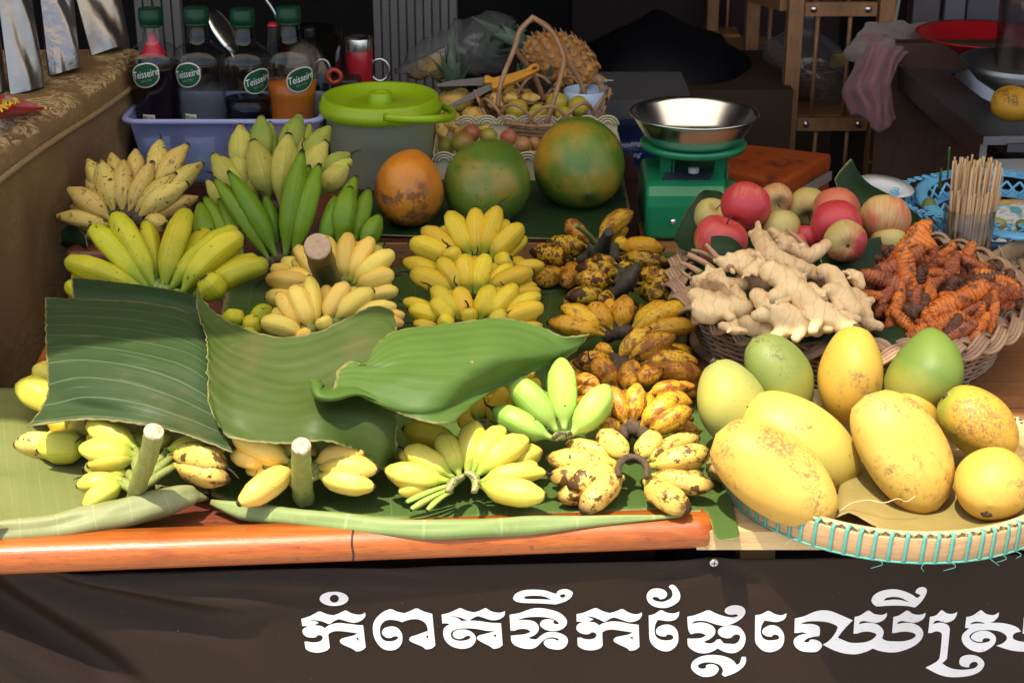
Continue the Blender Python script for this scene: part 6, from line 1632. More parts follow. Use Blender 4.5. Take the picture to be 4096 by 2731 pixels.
P = [ond(*fs('U', *p), 3.02) for p in ((580, 1700), (590, 1560), (600, 1500))]
solo('grass_blade', tube(catmull(P, 8), [0.003, 0.0035, 0.0035, 0.003, 0.003, 0.0025, 0.002, 0.0005], 5), ml_bright, P[0], 'green leaf blade sticking up at the left of the bamboo sticks', 'leaf')
P = [ond(*fs('U', *p), 3.07) for p in ((650, 1600), (660, 1450), (668, 1320))]
solo('grass_blade', tube(catmull(P, 8), [0.002] * 8, 5), ml_bright, P[0], 'thin green stem rising behind the bamboo sticks', 'stem')

# ------------------------------------------------------------------ blue lattice basket, cloth, green mangoes, plate, sieve
mt_blue = M('blue_plastic', (0.16, 0.47, 0.70), (0.14, 0.42, 0.64), 8, rough=0.38, spec=0.5)
LBc = Vector((0.990, 3.155, T))
lb = thing('plastic_basket', 'sky blue plastic basket with pierced lattice sides', 'basket', LBc)
r0, r1, hh = 0.130, 0.158, 0.085
def lp(a, t, off=0.0): 
    r_ = r0 + (r1 - r0) * t + off
    return LBc + Vector((r_ * math.cos(a) * 1.30, r_ * math.sin(a), 0.012 + hh * t))
part('bottom', lathe([(0.0001, 0.008), (r0, 0.010), (r0 + 0.003, 0.006), (r0, 0.0), (0.0001, 0.0)], LBc, n=48, sx=1.30, closed=False), mt_blue, lb)
for t0, t1, nm in ((0.0, 0.14, 'lower_band'), (0.42, 0.58, 'middle_band'), (0.88, 1.0, 'upper_band')):
    g = lathe([(r0 + (r1 - r0) * t0, 0.012 + hh * t0), (r0 + (r1 - r0) * t1, 0.012 + hh * t1), (r0 + (r1 - r0) * t1 + 0.003, 0.012 + hh * t1), (r0 + (r1 - r0) * t0 + 0.003, 0.012 + hh * t0), (r0 + (r1 - r0) * t0, 0.012 + hh * t0)], LBc, n=64, sx=1.30, closed=False)
    part(nm, g, mt_blue, lb)
gs = []
for row, (t0, t1) in enumerate(((0.14, 0.42), (0.58, 0.88))):
    NL = 48
    for k in range(NL):
        for s_ in (-1, 1):
            a0 = 2 * PI * (k + row * 0.5) / NL
            gs.append(tube([lp(a0 + s_ * 2 * PI / NL * 0.95 * t, t0 + (t1 - t0) * t, 0.0015) for t in (-0.05, 0.35, 0.7, 1.05)], 0.0027, 5))
part('lattice', join(*gs), mt_blue, lb, kind='stuff')
part('rim', lathe([(r1, 0.012 + hh), (r1 + 0.008, 0.014 + hh), (r1 + 0.020, 0.009 + hh), (r1 + 0.022, 0.004 + hh), (r1 + 0.018, 0.004 + hh), (r1 + 0.010, 0.009 + hh), (r1, 0.006 + hh)], LBc, n=96, sx=1.30, closed=False, fn=lambda t, u: 1 + 0.012 * math.sin(44 * t) * (1 if u > 0.2 and u < 0.9 else 0)), mt_blue, lb)
for k in range(60):
    a = 2 * PI * k / 60
    if k == 0:
        b0 = part('rim_loop', tube([Vector((r1 * 1.03 + 0.014 + 0.008 * math.cos(q), 0.006 * math.sin(q), hh + 0.016)) + LBc for q in [2 * PI * j / 10 for j in range(10)]], 0.0022, 5, closed=True), mt_blue, lb)
        loop_v = b0
    else:
        c_ = again(b0, parent=lb, rot=(0, 0, a * 1.0))
        c_.location = (0.31 * r1 * math.cos(a), 0, 0)
rows = []
for y in (-0.10, -0.03, 0.04, 0.10):
    rows.append([LBc + Vector((x, y, 0.055 + 0.012 * math.sin(x * 22 + y * 9))) for x in (-0.06, -0.01, 0.05, 0.10, 0.15)])
mcr = NB('crochet_cloth')
v = mcr.coords(False)
vo = mcr.voro(v, 95)
col = mcr.mix(mcr.ramp(mcr.noise(v, 13, 1), [(0.55, 0.0), (0.58, 1.0)]), (0.62, 0.62, 0.59), (0.10, 0.34, 0.40))
col = mcr.mix(mcr.ramp(mcr.noise(v, 11, 1, 0.5, 1.0), [(0.60, 0.0), (0.62, 1.0)]), col, (0.60, 0.34, 0.06))
col = mcr.mix(mcr.ramp(vo, [(0.58, 0.0), (0.68, 0.6)]), col, (0.25, 0.25, 0.25))
mcr.bsdf(col, 0.9, bumpv=vo, bump=0.8, bdist=0.004)
o = solo('crochet_cloth', grid(rows, 40, 30), mcr.m, LBc, 'white, teal and ochre crochet cloth lying in the blue basket', 'cloth')
solid(o, 0.003)
GM = 'green mangoes in the blue basket'
mango('green mango at the left inside the blue basket', 500, 360, 130, 110, 80, 0, 3.13, mm_gd, frame='Y', grp=GM, seed=21, stem=False)
mango('yellowish green mango inside the blue basket right of the glass', 925, 460, 130, 90, 10, 0, 3.09, mm_gy, frame='Y', grp=GM, seed=22, stem=False)
mango('dark green mango at the photo edge inside the blue basket', 1090, 470, 110, 80, 0, 0, 3.09, mm_gd, frame='Y', grp=GM, seed=23, stem=False)
mt_white = M('white_ceramic', (0.74, 0.75, 0.74), rough=0.2)
pc = ond(3535, 772, 3.20)
pl = solo('plate', lathe([(0.0001, 0.004), (0.030, 0.004), (0.036, 0.006), (0.056, 0.014), (0.058, 0.016), (0.036, 0.010), (0.030, 0.007), (0.0001, 0.007)], pc, (0.12, -0.10, 1), 40, closed=False), mt_white, pc, 'white plate leaning behind the basket beside the dark leaf', 'plate')
mt_split = M('split_bamboo', (0.42, 0.27, 0.13), (0.32, 0.19, 0.085), 40, rough=0.6, bump=0.3, bs=250)
SC = ond(4235, 1190, 2.80)
sv = thing('woven_tray', 'shallow split bamboo tray leaning at the right edge behind the wicker basket', 'tray', SC)
ax = Vector((-0.30, -0.22, 0.92)).normalized()
sx_, sy_, sa_ = frame_of(ax)
part('hoop', lathe([(0.155, 0.0), (0.163, 0.002), (0.163, 0.036), (0.155, 0.038), (0.155, 0.0)], SC, ax, 60, closed=False), mt_split, sv)
for k in range(17):
    u = -0.14 + 0.28 * k / 16
    h = math.sqrt(max(0.0001, 0.152 ** 2 - u * u))
    B0 = SC
    for d1, d2, off in ((sx_, sy_, 0.0), (sy_, sx_, 0.003)):
        P = [B0 + d1 * u + d2 * (h * t) + sa_ * (off + 0.002 * math.sin(t * 24 + k * PI)) for t in [-1 + 2 * j / 20 for j in range(21)]]
        part('bamboo_slat', strip(P, [sa_] * 21, 0.006, 0.0012), mt_split, sv)
for k in range(14):
    a = 2 * PI * k / 14
    c0 = SC + (sx_ * math.cos(a) + sy_ * math.sin(a)) * 0.159
    rd = sx_ * math.cos(a) + sy_ * math.sin(a)
    part('tie', tube([c0 + rd * 0.007 * math.cos(q) + sa_ * (0.019 + 0.022 * math.sin(q)) for q in [2 * PI * j / 12 for j in range(12)]], 0.0014, 5, closed=True), mt_straw, sv)
# ------------------------------------------------------------------ papayas
def papaya_mat(name, c1, c2, patch, pth, rot=0.0):
    b = NB(name)
    v = b.coords(True)
    col = b.mix(b.ramp(b.noise(v, 10, 3), [(0.33, 0.0), (0.67, 1.0)]), c1, c2)
    col = b.mix(b.ramp(b.noise(v, 8.5, 3, 0.5), [(pth - 0.10, 0.0), (pth + 0.10, 0.9)]), col, patch)
    if rot:
        sp = b.n('ShaderNodeSeparateXYZ'); tc = b.n('ShaderNodeTexCoord'); b.l(tc.outputs['Object'], sp.inputs[0])
        low = b.math('MULTIPLY_ADD', sp.outputs[2], -6.0, 0.14)
        f = b.math('ADD', b.noise(v, 24, 5, 0.65), b.math('MULTIPLY', low, 0.36))
        col = b.mix(b.ramp(f, [(0.60, 0.0), (0.66, 0.9)]), col, (0.23, 0.085, 0.03))
        col = b.mix(b.ramp(f, [(0.74, 0.0), (0.82, 0.95)]), col, (0.05, 0.022, 0.012))
        vo = b.voro(v, 34)
        col = b.mix(b.math('MULTIPLY', b.ramp(vo, [(0.16, 1.0), (0.26, 0.0)]), b.ramp(f, [(0.5, 0.0), (0.6, 0.9)])), col, (0.34, 0.17, 0.10))
        hgt = b.math('ADD', b.math('MULTIPLY', vo, 0.6), b.math('MULTIPLY', f, -1.0))
        b.bsdf(col, b.math('MULTIPLY_ADD', f, 0.5, 0.12), bumpv=hgt, bump=0.45, bdist=0.006)
    else:
        vo = b.voro(v, 60)
        col = b.mix(b.ramp(vo, [(0.07, 0.75), (0.12, 0.0)]), col, tuple(x * 0.35 for x in c1))
        col = b.mix(b.ramp(b.noise(v, 190, 3, 0.7), [(0.60, 0.0), (0.70, 0.35)]), col, tuple(min(1, x * 2.0) for x in c2))
        col = b.mix(b.ramp(b.noise(v, 33, 5, 0.7), [(0.62, 0.0), (0.68, 0.5)]), col, tuple(x * 0.5 for x in c1))
        col = b.mix(b.ramp(b.noise(v, 70, 4, 0.65), [(0.64, 0.0), (0.74, 0.35)]), col, tuple(x * 0.45 for x in c1))
        n = b.noise(v, 25, 4)
        b.bsdf(col, b.math('MULTIPLY_ADD', n, 0.26, 0.24), bumpv=b.math('ADD', n, b.math('MULTIPLY', b.noise(v, 120, 3), 0.3)), bump=0.22, bdist=0.004)
    return b.m
pm_g = papaya_mat('green_papaya_skin', (0.062, 0.125, 0.014), (0.12, 0.185, 0.02), (0.36, 0.22, 0.02), 0.60)
pm_g2 = papaya_mat('ripening_papaya_skin', (0.068, 0.14, 0.015), (0.14, 0.21, 0.02), (0.46, 0.24, 0.02), 0.57)
pm_o = papaya_mat('orange_papaya_skin', (0.64, 0.25, 0.02), (0.58, 0.19, 0.017), (0.42, 0.13, 0.015), 0.64, rot=1.0)
def papaya(label, x, y, rx, ry, d, mat, ang, toward, seed, lump=0.004):
    c = ond(x, y, d)
    s = mpp(c)
    th = thing('papaya', label, 'papaya', c, 'papayas in a row on the low platform')
    ax = cdir(ang, toward)
    W = rx * 2 * s
    L = W * 1.30
    n = 22
    pr = egg_prof(L, W, 0.56, 0.60, 0.62, n)
    part('skin', blob(c, ax, pr, 40, 1, ry / rx, lump, 9, seed), mat, th)
    e = c + ax * (L * 0.497)
    part('blossom_scar', blob(e, ax, egg_prof(0.006, 0.010, 0.5), 10, lump=0.002, ls=200), mt_stem, th)
    return th
papaya('orange papaya with brown rotten patches at the left of the row', 1635, 745, 142, 158, 3.10, pm_o, 100, 35, 3, 0.009)
papaya('middle green papaya with yellowing flanks', 1953, 722, 174, 168, 3.16, pm_g, 110, 40, 5)
papaya('largest green papaya with an orange blush at the right of the row', 2312, 642, 182, 186, 3.26, pm_g2, 78, 48, 8)

# ------------------------------------------------------------------ blue plastic box and syrup bottles
def plastic_mat(name, col, alpha=0.6, rough=0.25, trl=0.5):
    b = NB(name)
    d = b.n('ShaderNodeBsdfPrincipled'); b.put(d, 'Base Color', col); d.inputs['Roughness'].default_value = rough
    tl_ = b.n('ShaderNodeBsdfTranslucent'); b.put(tl_, 'Color', col)
    m1 = b.n('ShaderNodeMixShader'); m1.inputs[0].default_value = trl
    b.l(d.outputs[0], m1.inputs[1]); b.l(tl_.outputs[0], m1.inputs[2])
    t = b.n('ShaderNodeBsdfTransparent'); b.put(t, 'Color', tuple(0.5 + 0.5 * c for c in col))
    m2 = b.n('ShaderNodeMixShader'); m2.inputs[0].default_value = alpha
    b.l(t.outputs[0], m2.inputs[1]); b.l(m1.outputs[0], m2.inputs[2]); b.l(m2.outputs[0], b.out.inputs[0])
    return b.m
mt_bluebox = plastic_mat('lilac_blue_plastic', (0.55, 0.62, 0.98), 0.52, 0.3, 0.4)
mt_bluerim = plastic_mat('lilac_rim_plastic', (0.56, 0.60, 0.90), 0.85, 0.3, 0.4)
fl = ond(478, 478, 3.34); fr_ = ond(1290, 452, 3.34)
bxl, bxr = fl.x + 0.012, fr_.x - 0.012
zt = fl.z
zb = zt - 0.145
def rrect(x0, x1, y0, y1, z, r, n=6):
    out = []
    for cx, cy_, a0 in ((x1 - r, y1 - r, 0), (x0 + r, y1 - r, 90), (x0 + r, y0 + r, 180), (x1 - r, y0 + r, 270)):
        for k in range(n + 1):
            a = R(a0 + 90 * k / n)
            out.append(Vector((cx + r * math.cos(a), cy_ + r * math.sin(a), z)))
    return out
def loft(rings, close_last=True):
    V, F = [], []
    m = len(rings[0])
    for rg in rings: V += rg
    for i in range(len(rings) - 1):
        for k in range(m):
            k2 = (k + 1) % m
            F.append((i * m + k, i * m + k2, (i + 1) * m + k2, (i + 1) * m + k))
    if close_last: F.append(tuple(range((len(rings) - 1) * m, len(rings) * m)))
    return V, F
y0b, y1b = 3.34, 3.56
bt = thing('plastic_box', 'translucent lilac blue plastic box holding four syrup bottles', 'box', ((bxl + bxr) / 2, 3.45, zb))
o = part('box_wall', loft([rrect(bxl, bxr, y0b, y1b, zt, 0.03), rrect(bxl + 0.022, bxr - 0.022, y0b + 0.022, y1b - 0.012, zb + 0.012, 0.03), rrect(bxl + 0.032, bxr - 0.032, y0b + 0.03, y1b - 0.02, zb, 0.025)]), mt_bluebox, bt)
o = part('box_rim', loft([rrect(bxl, bxr, y0b, y1b, zt, 0.03), rrect(bxl - 0.010, bxr + 0.010, y0b - 0.010, y1b + 0.01, zt + 0.003, 0.036), rrect(bxl - 0.013, bxr + 0.013, y0b - 0.013, y1b + 0.012, zt - 0.003, 0.038), rrect(bxl - 0.011, bxr + 0.011, y0b - 0.011, y1b + 0.01, zt - 0.008, 0.037), rrect(bxl - 0.001, bxr + 0.001, y0b - 0.001, y1b + 0.001, zt - 0.006, 0.031)], False), mt_bluerim, bt)
# crate that lifts the box
solo('crate', box(((bxl + bxr) / 2, 3.45, (T + zb) / 2), (0.44, 0.2, zb - T - 0.001)), mt_darkboard, ((bxl + bxr) / 2, 3.45, T), 'low dark crate under the blue box behind the bananas', 'crate', smooth=False)
def text_geo(s, size, shear=0.0, bold=0.0):
    cu = bpy.data.curves.new('t', 'FONT')
    cu.body = s; cu.size = size; cu.align_x = 'CENTER'; cu.align_y = 'CENTER'; cu.shear = shear; cu.offset = bold; cu.resolution_u = 2
    ob = bpy.data.objects.new('t', cu); C.objects.link(ob)
    me = ob.evaluated_get(bpy.context.evaluated_depsgraph_get()).to_mesh()
    V2 = [(v.co.x, v.co.y) for v in me.vertices]; F2 = [tuple(p.vertices) for p in me.polygons]
    bpy.data.objects.remove(ob); bpy.data.curves.remove(cu)
    return V2, F2
mt_green_lab = M('label_green', (0.004, 0.035, 0.018), (0.012, 0.09, 0.045), 22, rough=0.45, spec=0.25)
mt_cream = M('label_cream', (0.60, 0.56, 0.42), rough=0.4)
mt_labgold = M('label_gold', (0.25, 0.24, 0.10), rough=0.4)
mt_cap = M('green_cap', (0.004, 0.040, 0.020), rough=0.4, spec=0.3)
mt_bglass = glass_mat('bottle_glass', (0.95, 0.97, 0.96), 0.02, 1.5, 0.97)
def liquid(name, col, rough=0.12): return M(name, col, rough=rough, spec=0.35, coat=0.0)
H_ = 0.335
bprof = [(0.052, 0.0), (0.054, 0.012), (0.0535, 0.06), (0.048, 0.10), (0.0455, 0.125), (0.048, 0.155), (0.0535, 0.19), (0.055, 0.215), (0.0548, 0.230), (0.052, 0.241), (0.046, 0.251), (0.036, 0.259), (0.027, 0.265), (0.0232, 0.273), (0.0205, 0.305)]
def rad_at(h):
    for k in range(len(bprof) - 1):
        if bprof[k][1] <= h <= bprof[k + 1][1]:
            f = (h - bprof[k][1]) / (bprof[k + 1][1] - bprof[k][1])
            return bprof[k][0] + (bprof[k + 1][0] - bprof[k][0]) * f
    return 0.02
def decal(base, V2, yaw_, z0, off, sx=1.0):        # flat print wrapped round the bottle
    out = []
    for x, y in V2:
        r_ = rad_at(z0 + y) + off
        a = -PI / 2 + yaw_ + x / 0.0560
        out.append(base + Vector((r_ * math.cos(a), r_ * math.sin(a), z0 + y)))
    return out
def subdiv_fan(loop, n=5):
    cx = sum(p[0] for p in loop) / len(loop); cy_ = sum(p[1] for p in loop) / len(loop)
    V, F = [(cx, cy_)], []
    m = len(loop)
    for j in range(1, n + 1):
        V += [(cx + (p[0] - cx) * j / n, cy_ + (p[1] - cy_) * j / n) for p in loop]
    for k in range(m): F.append((0, 1 + k, 1 + (k + 1) % m))
    for j in range(n - 1):
        for k in range(m):
            k2 = (k + 1) % m
            F.append((1 + j * m + k, 1 + (j + 1) * m + k, 1 + (j + 1) * m + k2, 1 + j * m + k2))
    return V, F
def leaf_shape(s, n=28):         # tilted pointed oval
    out = []
    for k in range(n):
        a = 2 * PI * k / n
        x, y = math.cos(a) * 0.0275, math.sin(a) * 0.0235
        if x > 0 and y > 0: x, y = x * (1 + 0.16 * math.sin(2 * a)), y * (1 + 0.10 * math.sin(2 * a))
        if x < 0 and y < 0: x, y = x * (1 + 0.08 * math.sin(2 * a)), y * (1 + 0.05 * math.sin(2 * a))
        t = R(12)
        out.append((s * (x * math.cos(t) - y * math.sin(t)), s * (x * math.sin(t) + y * math.cos(t))))
    return out
def bottle(label, px, py, d, liq, level, labp, dummy, small=None, cone=None):
    top = ond(px, py, d)
    base = Vector((top.x, d, zb + 0.006))
    sc_ = (top.z - base.z) / H_
    lq = ond(*fs('A', *labp), d - 0.05)
    laby = (lq.z - base.z) / sc_
    yaw_ = math.asin(max(-0.95, min(0.95, (lq.x - base.x) / 0.055)))
    global bprof
    keep = list(bprof)
    bprof = [(r_ * (1.0 if h > 0.262 else 1.06) * 1.0, h * sc_) for r_, h in bprof]
    th = thing('syrup_bottle', label, 'bottle', base, 'syrup bottles in the blue box')
    inner = [(0.0001, 0.004)] + [(r_ - 0.003, max(h, 0.004)) for r_, h in bprof]
    part('glass_body', lathe(bprof, base, n=36, closed=False), mt_bglass, th)
    if liq:
        lv = level * sc_
        pr = [(0.0001, 0.004)] + [(r_ - 0.0022, max(h, 0.004)) for r_, h in bprof if h < lv - 0.002] + [(rad_at(lv) - 0.0022, lv), (0.0001, lv)]
        part('syrup', lathe(pr, base, n=36, closed=False), liq, th)
    ct = top.z - base.z
    cp = part('cap', lathe([(0.0245, ct - 0.030), (0.026, ct - 0.029), (0.0262, ct - 0.012), (0.0254, ct - 0.011), (0.0254, ct - 0.003), (0.0235, ct), (0.0001, ct)], base, n=30, closed=False, fn=lambda t, u: 1 + (0.010 * math.cos(30 * t) if u < 0.45 else 0)), mt_cap, th)
    part('cap_ring', lathe([(0.0225, ct - 0.037), (0.0245, ct - 0.036), (0.0245, ct - 0.031), (0.0225, ct - 0.030)], base, n=30, closed=False), mt_cap, cp)
    if cone:
        part('pourer', lathe([(0.0001, ct - 0.050), (0.006, ct - 0.052), (0.0105, ct - 0.066), (0.021, ct - 0.086), (0.030, ct - 0.096), (0.0001, ct - 0.096)], base, n=20, closed=False), cone, th)
    ls = leaf_shape(1.0)
    V2, F2 = subdiv_fan([(x * 1.08, y * 1.10) for x, y in ls])
    part('label_edge', (decal(base, V2, yaw_, laby * sc_, 0.0006), F2), mt_cream, th)
    V2, F2 = subdiv_fan(ls)
    lab = part('label', (decal(base, V2, yaw_, laby * sc_, 0.0011), F2), mt_green_lab, th)
    V2, F2 = text_geo('Teisseire', 0.0152, 0.2, 0.0)
    t = R(14)
    V2 = [(x * math.cos(t) - y * math.sin(t) * 1.0, (x * math.sin(t) + y * 1.5 * math.cos(t)) + 0.003) for x, y in V2]
    part('lettering', (decal(base, V2, yaw_, laby * sc_, 0.0018), F2), mt_letter, lab, smooth=False)
    V2, F2 = text_geo('EST.1720', 0.0062, 0.0, 0.0001)
    V2 = [(x * math.cos(t) - y * math.sin(t) + 0.002, x * math.sin(t) + y * math.cos(t) - 0.011) for x, y in V2]
    part('small_lettering', (decal(base, V2, yaw_, laby * sc_, 0.0018), F2), mt_labgold, lab, smooth=False)
    if small:
        word, col, hgt = small
        def quad(x0, x1, ya, yb_, n=8):
            V2 = [(x0 + (x1 - x0) * i / n, yy) for yy in (ya, yb_) for i in range(n + 1)]
            return V2, [(i, i + 1, n + 2 + i, n + 1 + i) for i in range(n)]
        V2, F2 = quad(-0.035, 0.035, 0.016, 0.082)
        fl_ = part('flavour_label', (decal(base, V2, yaw_ * 0.3, 0, 0.0006), F2), M('flavour_label_' + word.lower(), (0.28, 0.42, 0.55), (0.35, 0.45, 0.62), 15, rough=0.4), th)
        V2, F2 = text_geo(word, 0.0165, 0, 0.0003)
        V2 = [(x * 0.8, y + 0.071) for x, y in V2]
        part('lettering', (decal(base, V2, yaw_ * 0.3, 0, 0.0013), F2), mt_letter, fl_, smooth=False)
        V2, F2 = subdiv_fan(oval(0, 0.036, 0.021, 0.017, 20), 3)
        part('fruit_print', (decal(base, V2, yaw_ * 0.3, 0, 0.0011), F2), col, fl_)
        if word == 'KIWI':
            V2, F2 = subdiv_fan(oval(0.006, 0.034, 0.008, 0.009, 16), 2)
            part('kiwi_core', (decal(base, V2, yaw_ * 0.3, 0, 0.0016), F2), mt_letter, fl_)
        V2, F2 = quad(-0.020, 0.012, 0.112 * sc_, 0.126 * sc_)
        tg = part('tag_label', (decal(base, V2, yaw_, 0, 0.0006), F2), mt_cream, th)
        V2, F2 = text_geo('SPECIAL', 0.009, 0, 0.0002)
        V2 = [(x - 0.004, y + 0.1185 * sc_) for x, y in V2]
        part('lettering', (decal(base, V2, yaw_, 0, 0.0012), F2), mt_darkboard, tg, smooth=False)
    bprof = keep
    return th
mt_kiwi = M('kiwi_print', (0.14, 0.42, 0.35), rough=0.4); mt_berry = M('strawberry_print', (0.62, 0.06, 0.22), rough=0.4)
bottle('syrup bottle of dark red syrup with a red pourer, leftmost in the blue box', *fs('A', 1007, 58), 3.46, liquid('dark_red_syrup', (0.006, 0.0015, 0.003)), 0.222, (980, 505), 0, ('FRAISE', mt_berry, 0), M('red_pourer', (0.50, 0.02, 0.045), rough=0.4))
bottle('nearly clear syrup bottle second from the left in the blue box', *fs('A', 1315, 52), 3.46, plastic_mat('thin_pale_syrup', (0.62, 0.66, 0.70), 0.14, 0.2, 0.5), 0.172, (1260, 505), 0, ('KIWI', mt_kiwi, 0))
bottle('syrup bottle half full of near black syrup, third in the blue box', *fs('A', 1625, 62), 3.46, liquid('black_blue_syrup', (0.002, 0.002, 0.006)), 0.150, (1728, 552), 0)
bottle('syrup bottle of orange syrup at the right of the blue box', *fs('A', 1935, 46), 3.46, liquid('orange_syrup', (0.42, 0.11, 0.012)), 0.185, (2018, 537), 0)

# ------------------------------------------------------------------ bucket with lime lid
mt_lime = plastic_mat('lime_plastic', (0.40, 0.60, 0.012), 0.96, 0.3, 0.3)
mt_clearp = plastic_mat('cloudy_clear_plastic', (0.92, 0.90, 0.74), 0.48, 0.15, 0.5)
lc = ond(1520, 392, 3.42)
bk = thing('lidded_bucket', 'clear plastic bucket with a lime green lid and handle', 'bucket', (lc.x, 3.42, T))
BKc = Vector((lc.x, 3.42, T))
zl = lc.z - T
rl = 245 * mpp(lc)
part('bucket_wall', lathe([(0.0001, 0.004), (rl * 0.74, 0.004), (rl * 0.77, 0.012), (rl * 0.90, zl - 0.026), (rl * 0.93, zl - 0.022)], BKc, n=48, closed=False), mt_clearp, bk)
part('lid', lathe([(rl * 0.95, zl - 0.030), (rl * 1.0, zl - 0.028), (rl * 1.0, zl - 0.010), (rl * 0.965, zl - 0.006), (rl * 0.955, zl + 0.004), (rl * 0.92, zl + 0.007), (rl * 0.86, zl + 0.004), (rl * 0.84, zl - 0.010), (rl * 0.50, zl - 0.012), (rl * 0.20, zl - 0.010), (0.0001, zl - 0.010)], BKc, n=56, closed=False), mt_lime, bk)
part('lid_knob', lathe([(rl * 0.20, zl - 0.010), (rl * 0.19, zl + 0.010), (rl * 0.17, zl + 0.013), (rl * 0.13, zl + 0.012), (rl * 0.12, zl + 0.008), (0.0001, zl + 0.008)], BKc, n=28, closed=False), mt_lime, bk)
hp = [ond(*fs('B', *p), d) for p, d in (((530, 735), 3.26), ((600, 745), 3.25), ((760, 750), 3.25), ((880, 745), 3.27), ((955, 735), 3.34), ((960, 705), 3.42), ((900, 672), 3.48), ((850, 655), 3.50))]
part('handle', tube(catmull(hp, 30), 0.0085, 8, sec=lambda a, u: 0.7 + 0.3 * abs(math.cos(a)), up=(0, 0, 1)), mt_lime, bk)
mt_juice = M('murky_juice', (0.10, 0.095, 0.075), rough=0.05, alpha=1)
part('juice', lathe([(0.0001, 0.006), (rl * 0.74, 0.006), (rl * 0.81, zl * 0.42), (0.0001, zl * 0.42)], BKc, n=40, closed=False), plastic_mat('juice_water', (0.24, 0.20, 0.12), 0.45, 0.05, 0.4), bk)

# ------------------------------------------------------------------ green spring scale
mt_sgreen = M('green_enamel', (0.012, 0.235, 0.090), (0.014, 0.21, 0.08), 6, rough=0.32, coat=0.3)
SB = onz(2775, 985, 0.0)
ds = 3.28
kx = ond(2775, 700, ds).x
kz = lambda y: ond(2775, y, ds).z
ss = thing('kitchen_scale', 'green spring scale with a polished steel dish', 'scale', (kx, ds, T))
wl, wr = ond(2583, 800, 3.19).x, ond(2950, 800, 3.19).x
xw0, xw1 = wl, wl + 0.165
z1 = kz(690)
pr = []
yA, yB = 3.185, 3.40
side = [(yA, T), (yA, z1 - 0.045), (yA + 0.004, z1 - 0.022), (yA + 0.018, z1 - 0.006), (yA + 0.035, z1), (yA + 0.10, z1 + 0.010), (yB - 0.05, z1 + 0.010), (yB, z1 - 0.02), (yB, T)]
V = [Vector((x, y, z)) for x in (xw0, xw1) for y, z in side]
m = len(side)
F = [tuple(range(m)), tuple(range(2 * m - 1, m - 1, -1))] + [(k, m + k, m + (k + 1) % m, (k + 1) % m) for k in range(m)]
o = part('body', (V, F), mt_sgreen, ss, smooth=False)
bevel(o, 0.012, 4, 50)
part('dial_case', lathe([(0.0001, 0.0), (0.105, 0.0), (0.105, 0.010), (0.098, 0.035), (0.0001, 0.035)], (xw1 - 0.002, 3.30, z1 - 0.125), (1, 0, 0), 48, closed=False), mt_sgreen, ss)
def xy_on_top(u, v_): return Vector((xw0 + u * (xw1 - xw0), yA + 0.035 + 0.065 * v_, z1 + 0.010 * v_ + 0.0012))
pn = [xy_on_top(0.20, 0.03), xy_on_top(0.80, 0.03), xy_on_top(0.87, 0.78), xy_on_top(0.30, 0.78)]
pt = part('name_plate', (pn + [p - Vector((0, 0, 0.001)) for p in pn], [(0, 1, 2, 3), (7, 6, 5, 4), (0, 4, 5, 1), (1, 5, 6, 2), (2, 6, 7, 3), (3, 7, 4, 0)]), M('name_plate', (0.05, 0.07, 0.09), (0.12, 0.14, 0.15), 220, rough=0.4, metal=0.5), ss, smooth=False)
for u, h in ((0.34, 0.105), (0.86, 0.105)):
    p = Vector((xw0 + u * (xw1 - xw0), yA - 0.001, z1 - h + 0.03))
    part('bolt', lathe([(0.0065, 0.0), (0.0062, 0.002), (0.004, 0.004), (0.0001, 0.0048)], p, (0, -1, 0), 16, closed=False), mt_chrome, ss)
p = Vector((xw0 + 0.60 * (xw1 - xw0), yA - 0.0008, z1 - 0.105))
part('keyhole', box(p, (0.008, 0.002, 0.022)), mt_black, ss, smooth=False)
for k, (yy, zz) in enumerate(((3.21, -0.03), (3.225, -0.032), (3.215, -0.055))):
    part('side_screw', lathe([(0.006, 0), (0.005, 0.004), (0.0001, 0.005)], (xw1, yy, z1 + zz), (1, 0, 0), 12, closed=False), mt_chrome, ss)
zd0 = kz(580)
cx_ = kx
for dx in (-0.055, 0.055):
    part('post', box((cx_ + dx - 0.005, ds - 0.005, (z1 + zd0) / 2 + 0.003), (0.022, 0.03, zd0 - z1 + 0.02)), mt_sgreen, ss, smooth=False)
    part('post_rib', box((cx_ + dx + 0.0105, ds - 0.016, (z1 + zd0) / 2 + 0.003), (0.004, 0.012, zd0 - z1 + 0.02)), mt_sgreen, ss, smooth=False)
part('adjuster', lathe([(0.011, 0), (0.011, 0.010), (0.0001, 0.010)], (cx_ - 0.005, ds - 0.04, z1 + 0.012), n=16, closed=False), mt_cream, ss)
rd = 259 * mpp(ond(2765, 440, ds))
part('dish_ring', lathe([(rd * 0.60, zd0 - 0.006), (rd * 0.80, zd0 - 0.004), (rd * 0.83, zd0 + 0.006), (rd * 0.80, zd0 + 0.010), (rd * 0.60, zd0 + 0.004)], (cx_ - 0.004, ds, 0), n=60, closed=False), mt_sgreen, ss)
part('dish_arm', box((cx_ - 0.004, ds, zd0 - 0.002), (rd * 1.3, 0.03, 0.006)), mt_sgreen, ss, smooth=False)
zr = ond(2765, 450, ds).z
pd = [(0.0001, zd0 + 0.006), (rd * 0.55, zd0 + 0.006), (rd * 0.66, zd0 + 0.009), (rd * 0.74, zd0 + 0.020), (rd * 0.93, zr - 0.006), (rd * 0.965, zr), (rd * 1.0, zr + 0.001), (rd * 1.0, zr - 0.0015), (rd * 0.97, zr - 0.002), (rd * 0.94, zr - 0.009), (rd * 0.755, zd0 + 0.018), (rd * 0.67, zd0 + 0.006), (0.0001, zd0 + 0.003)]
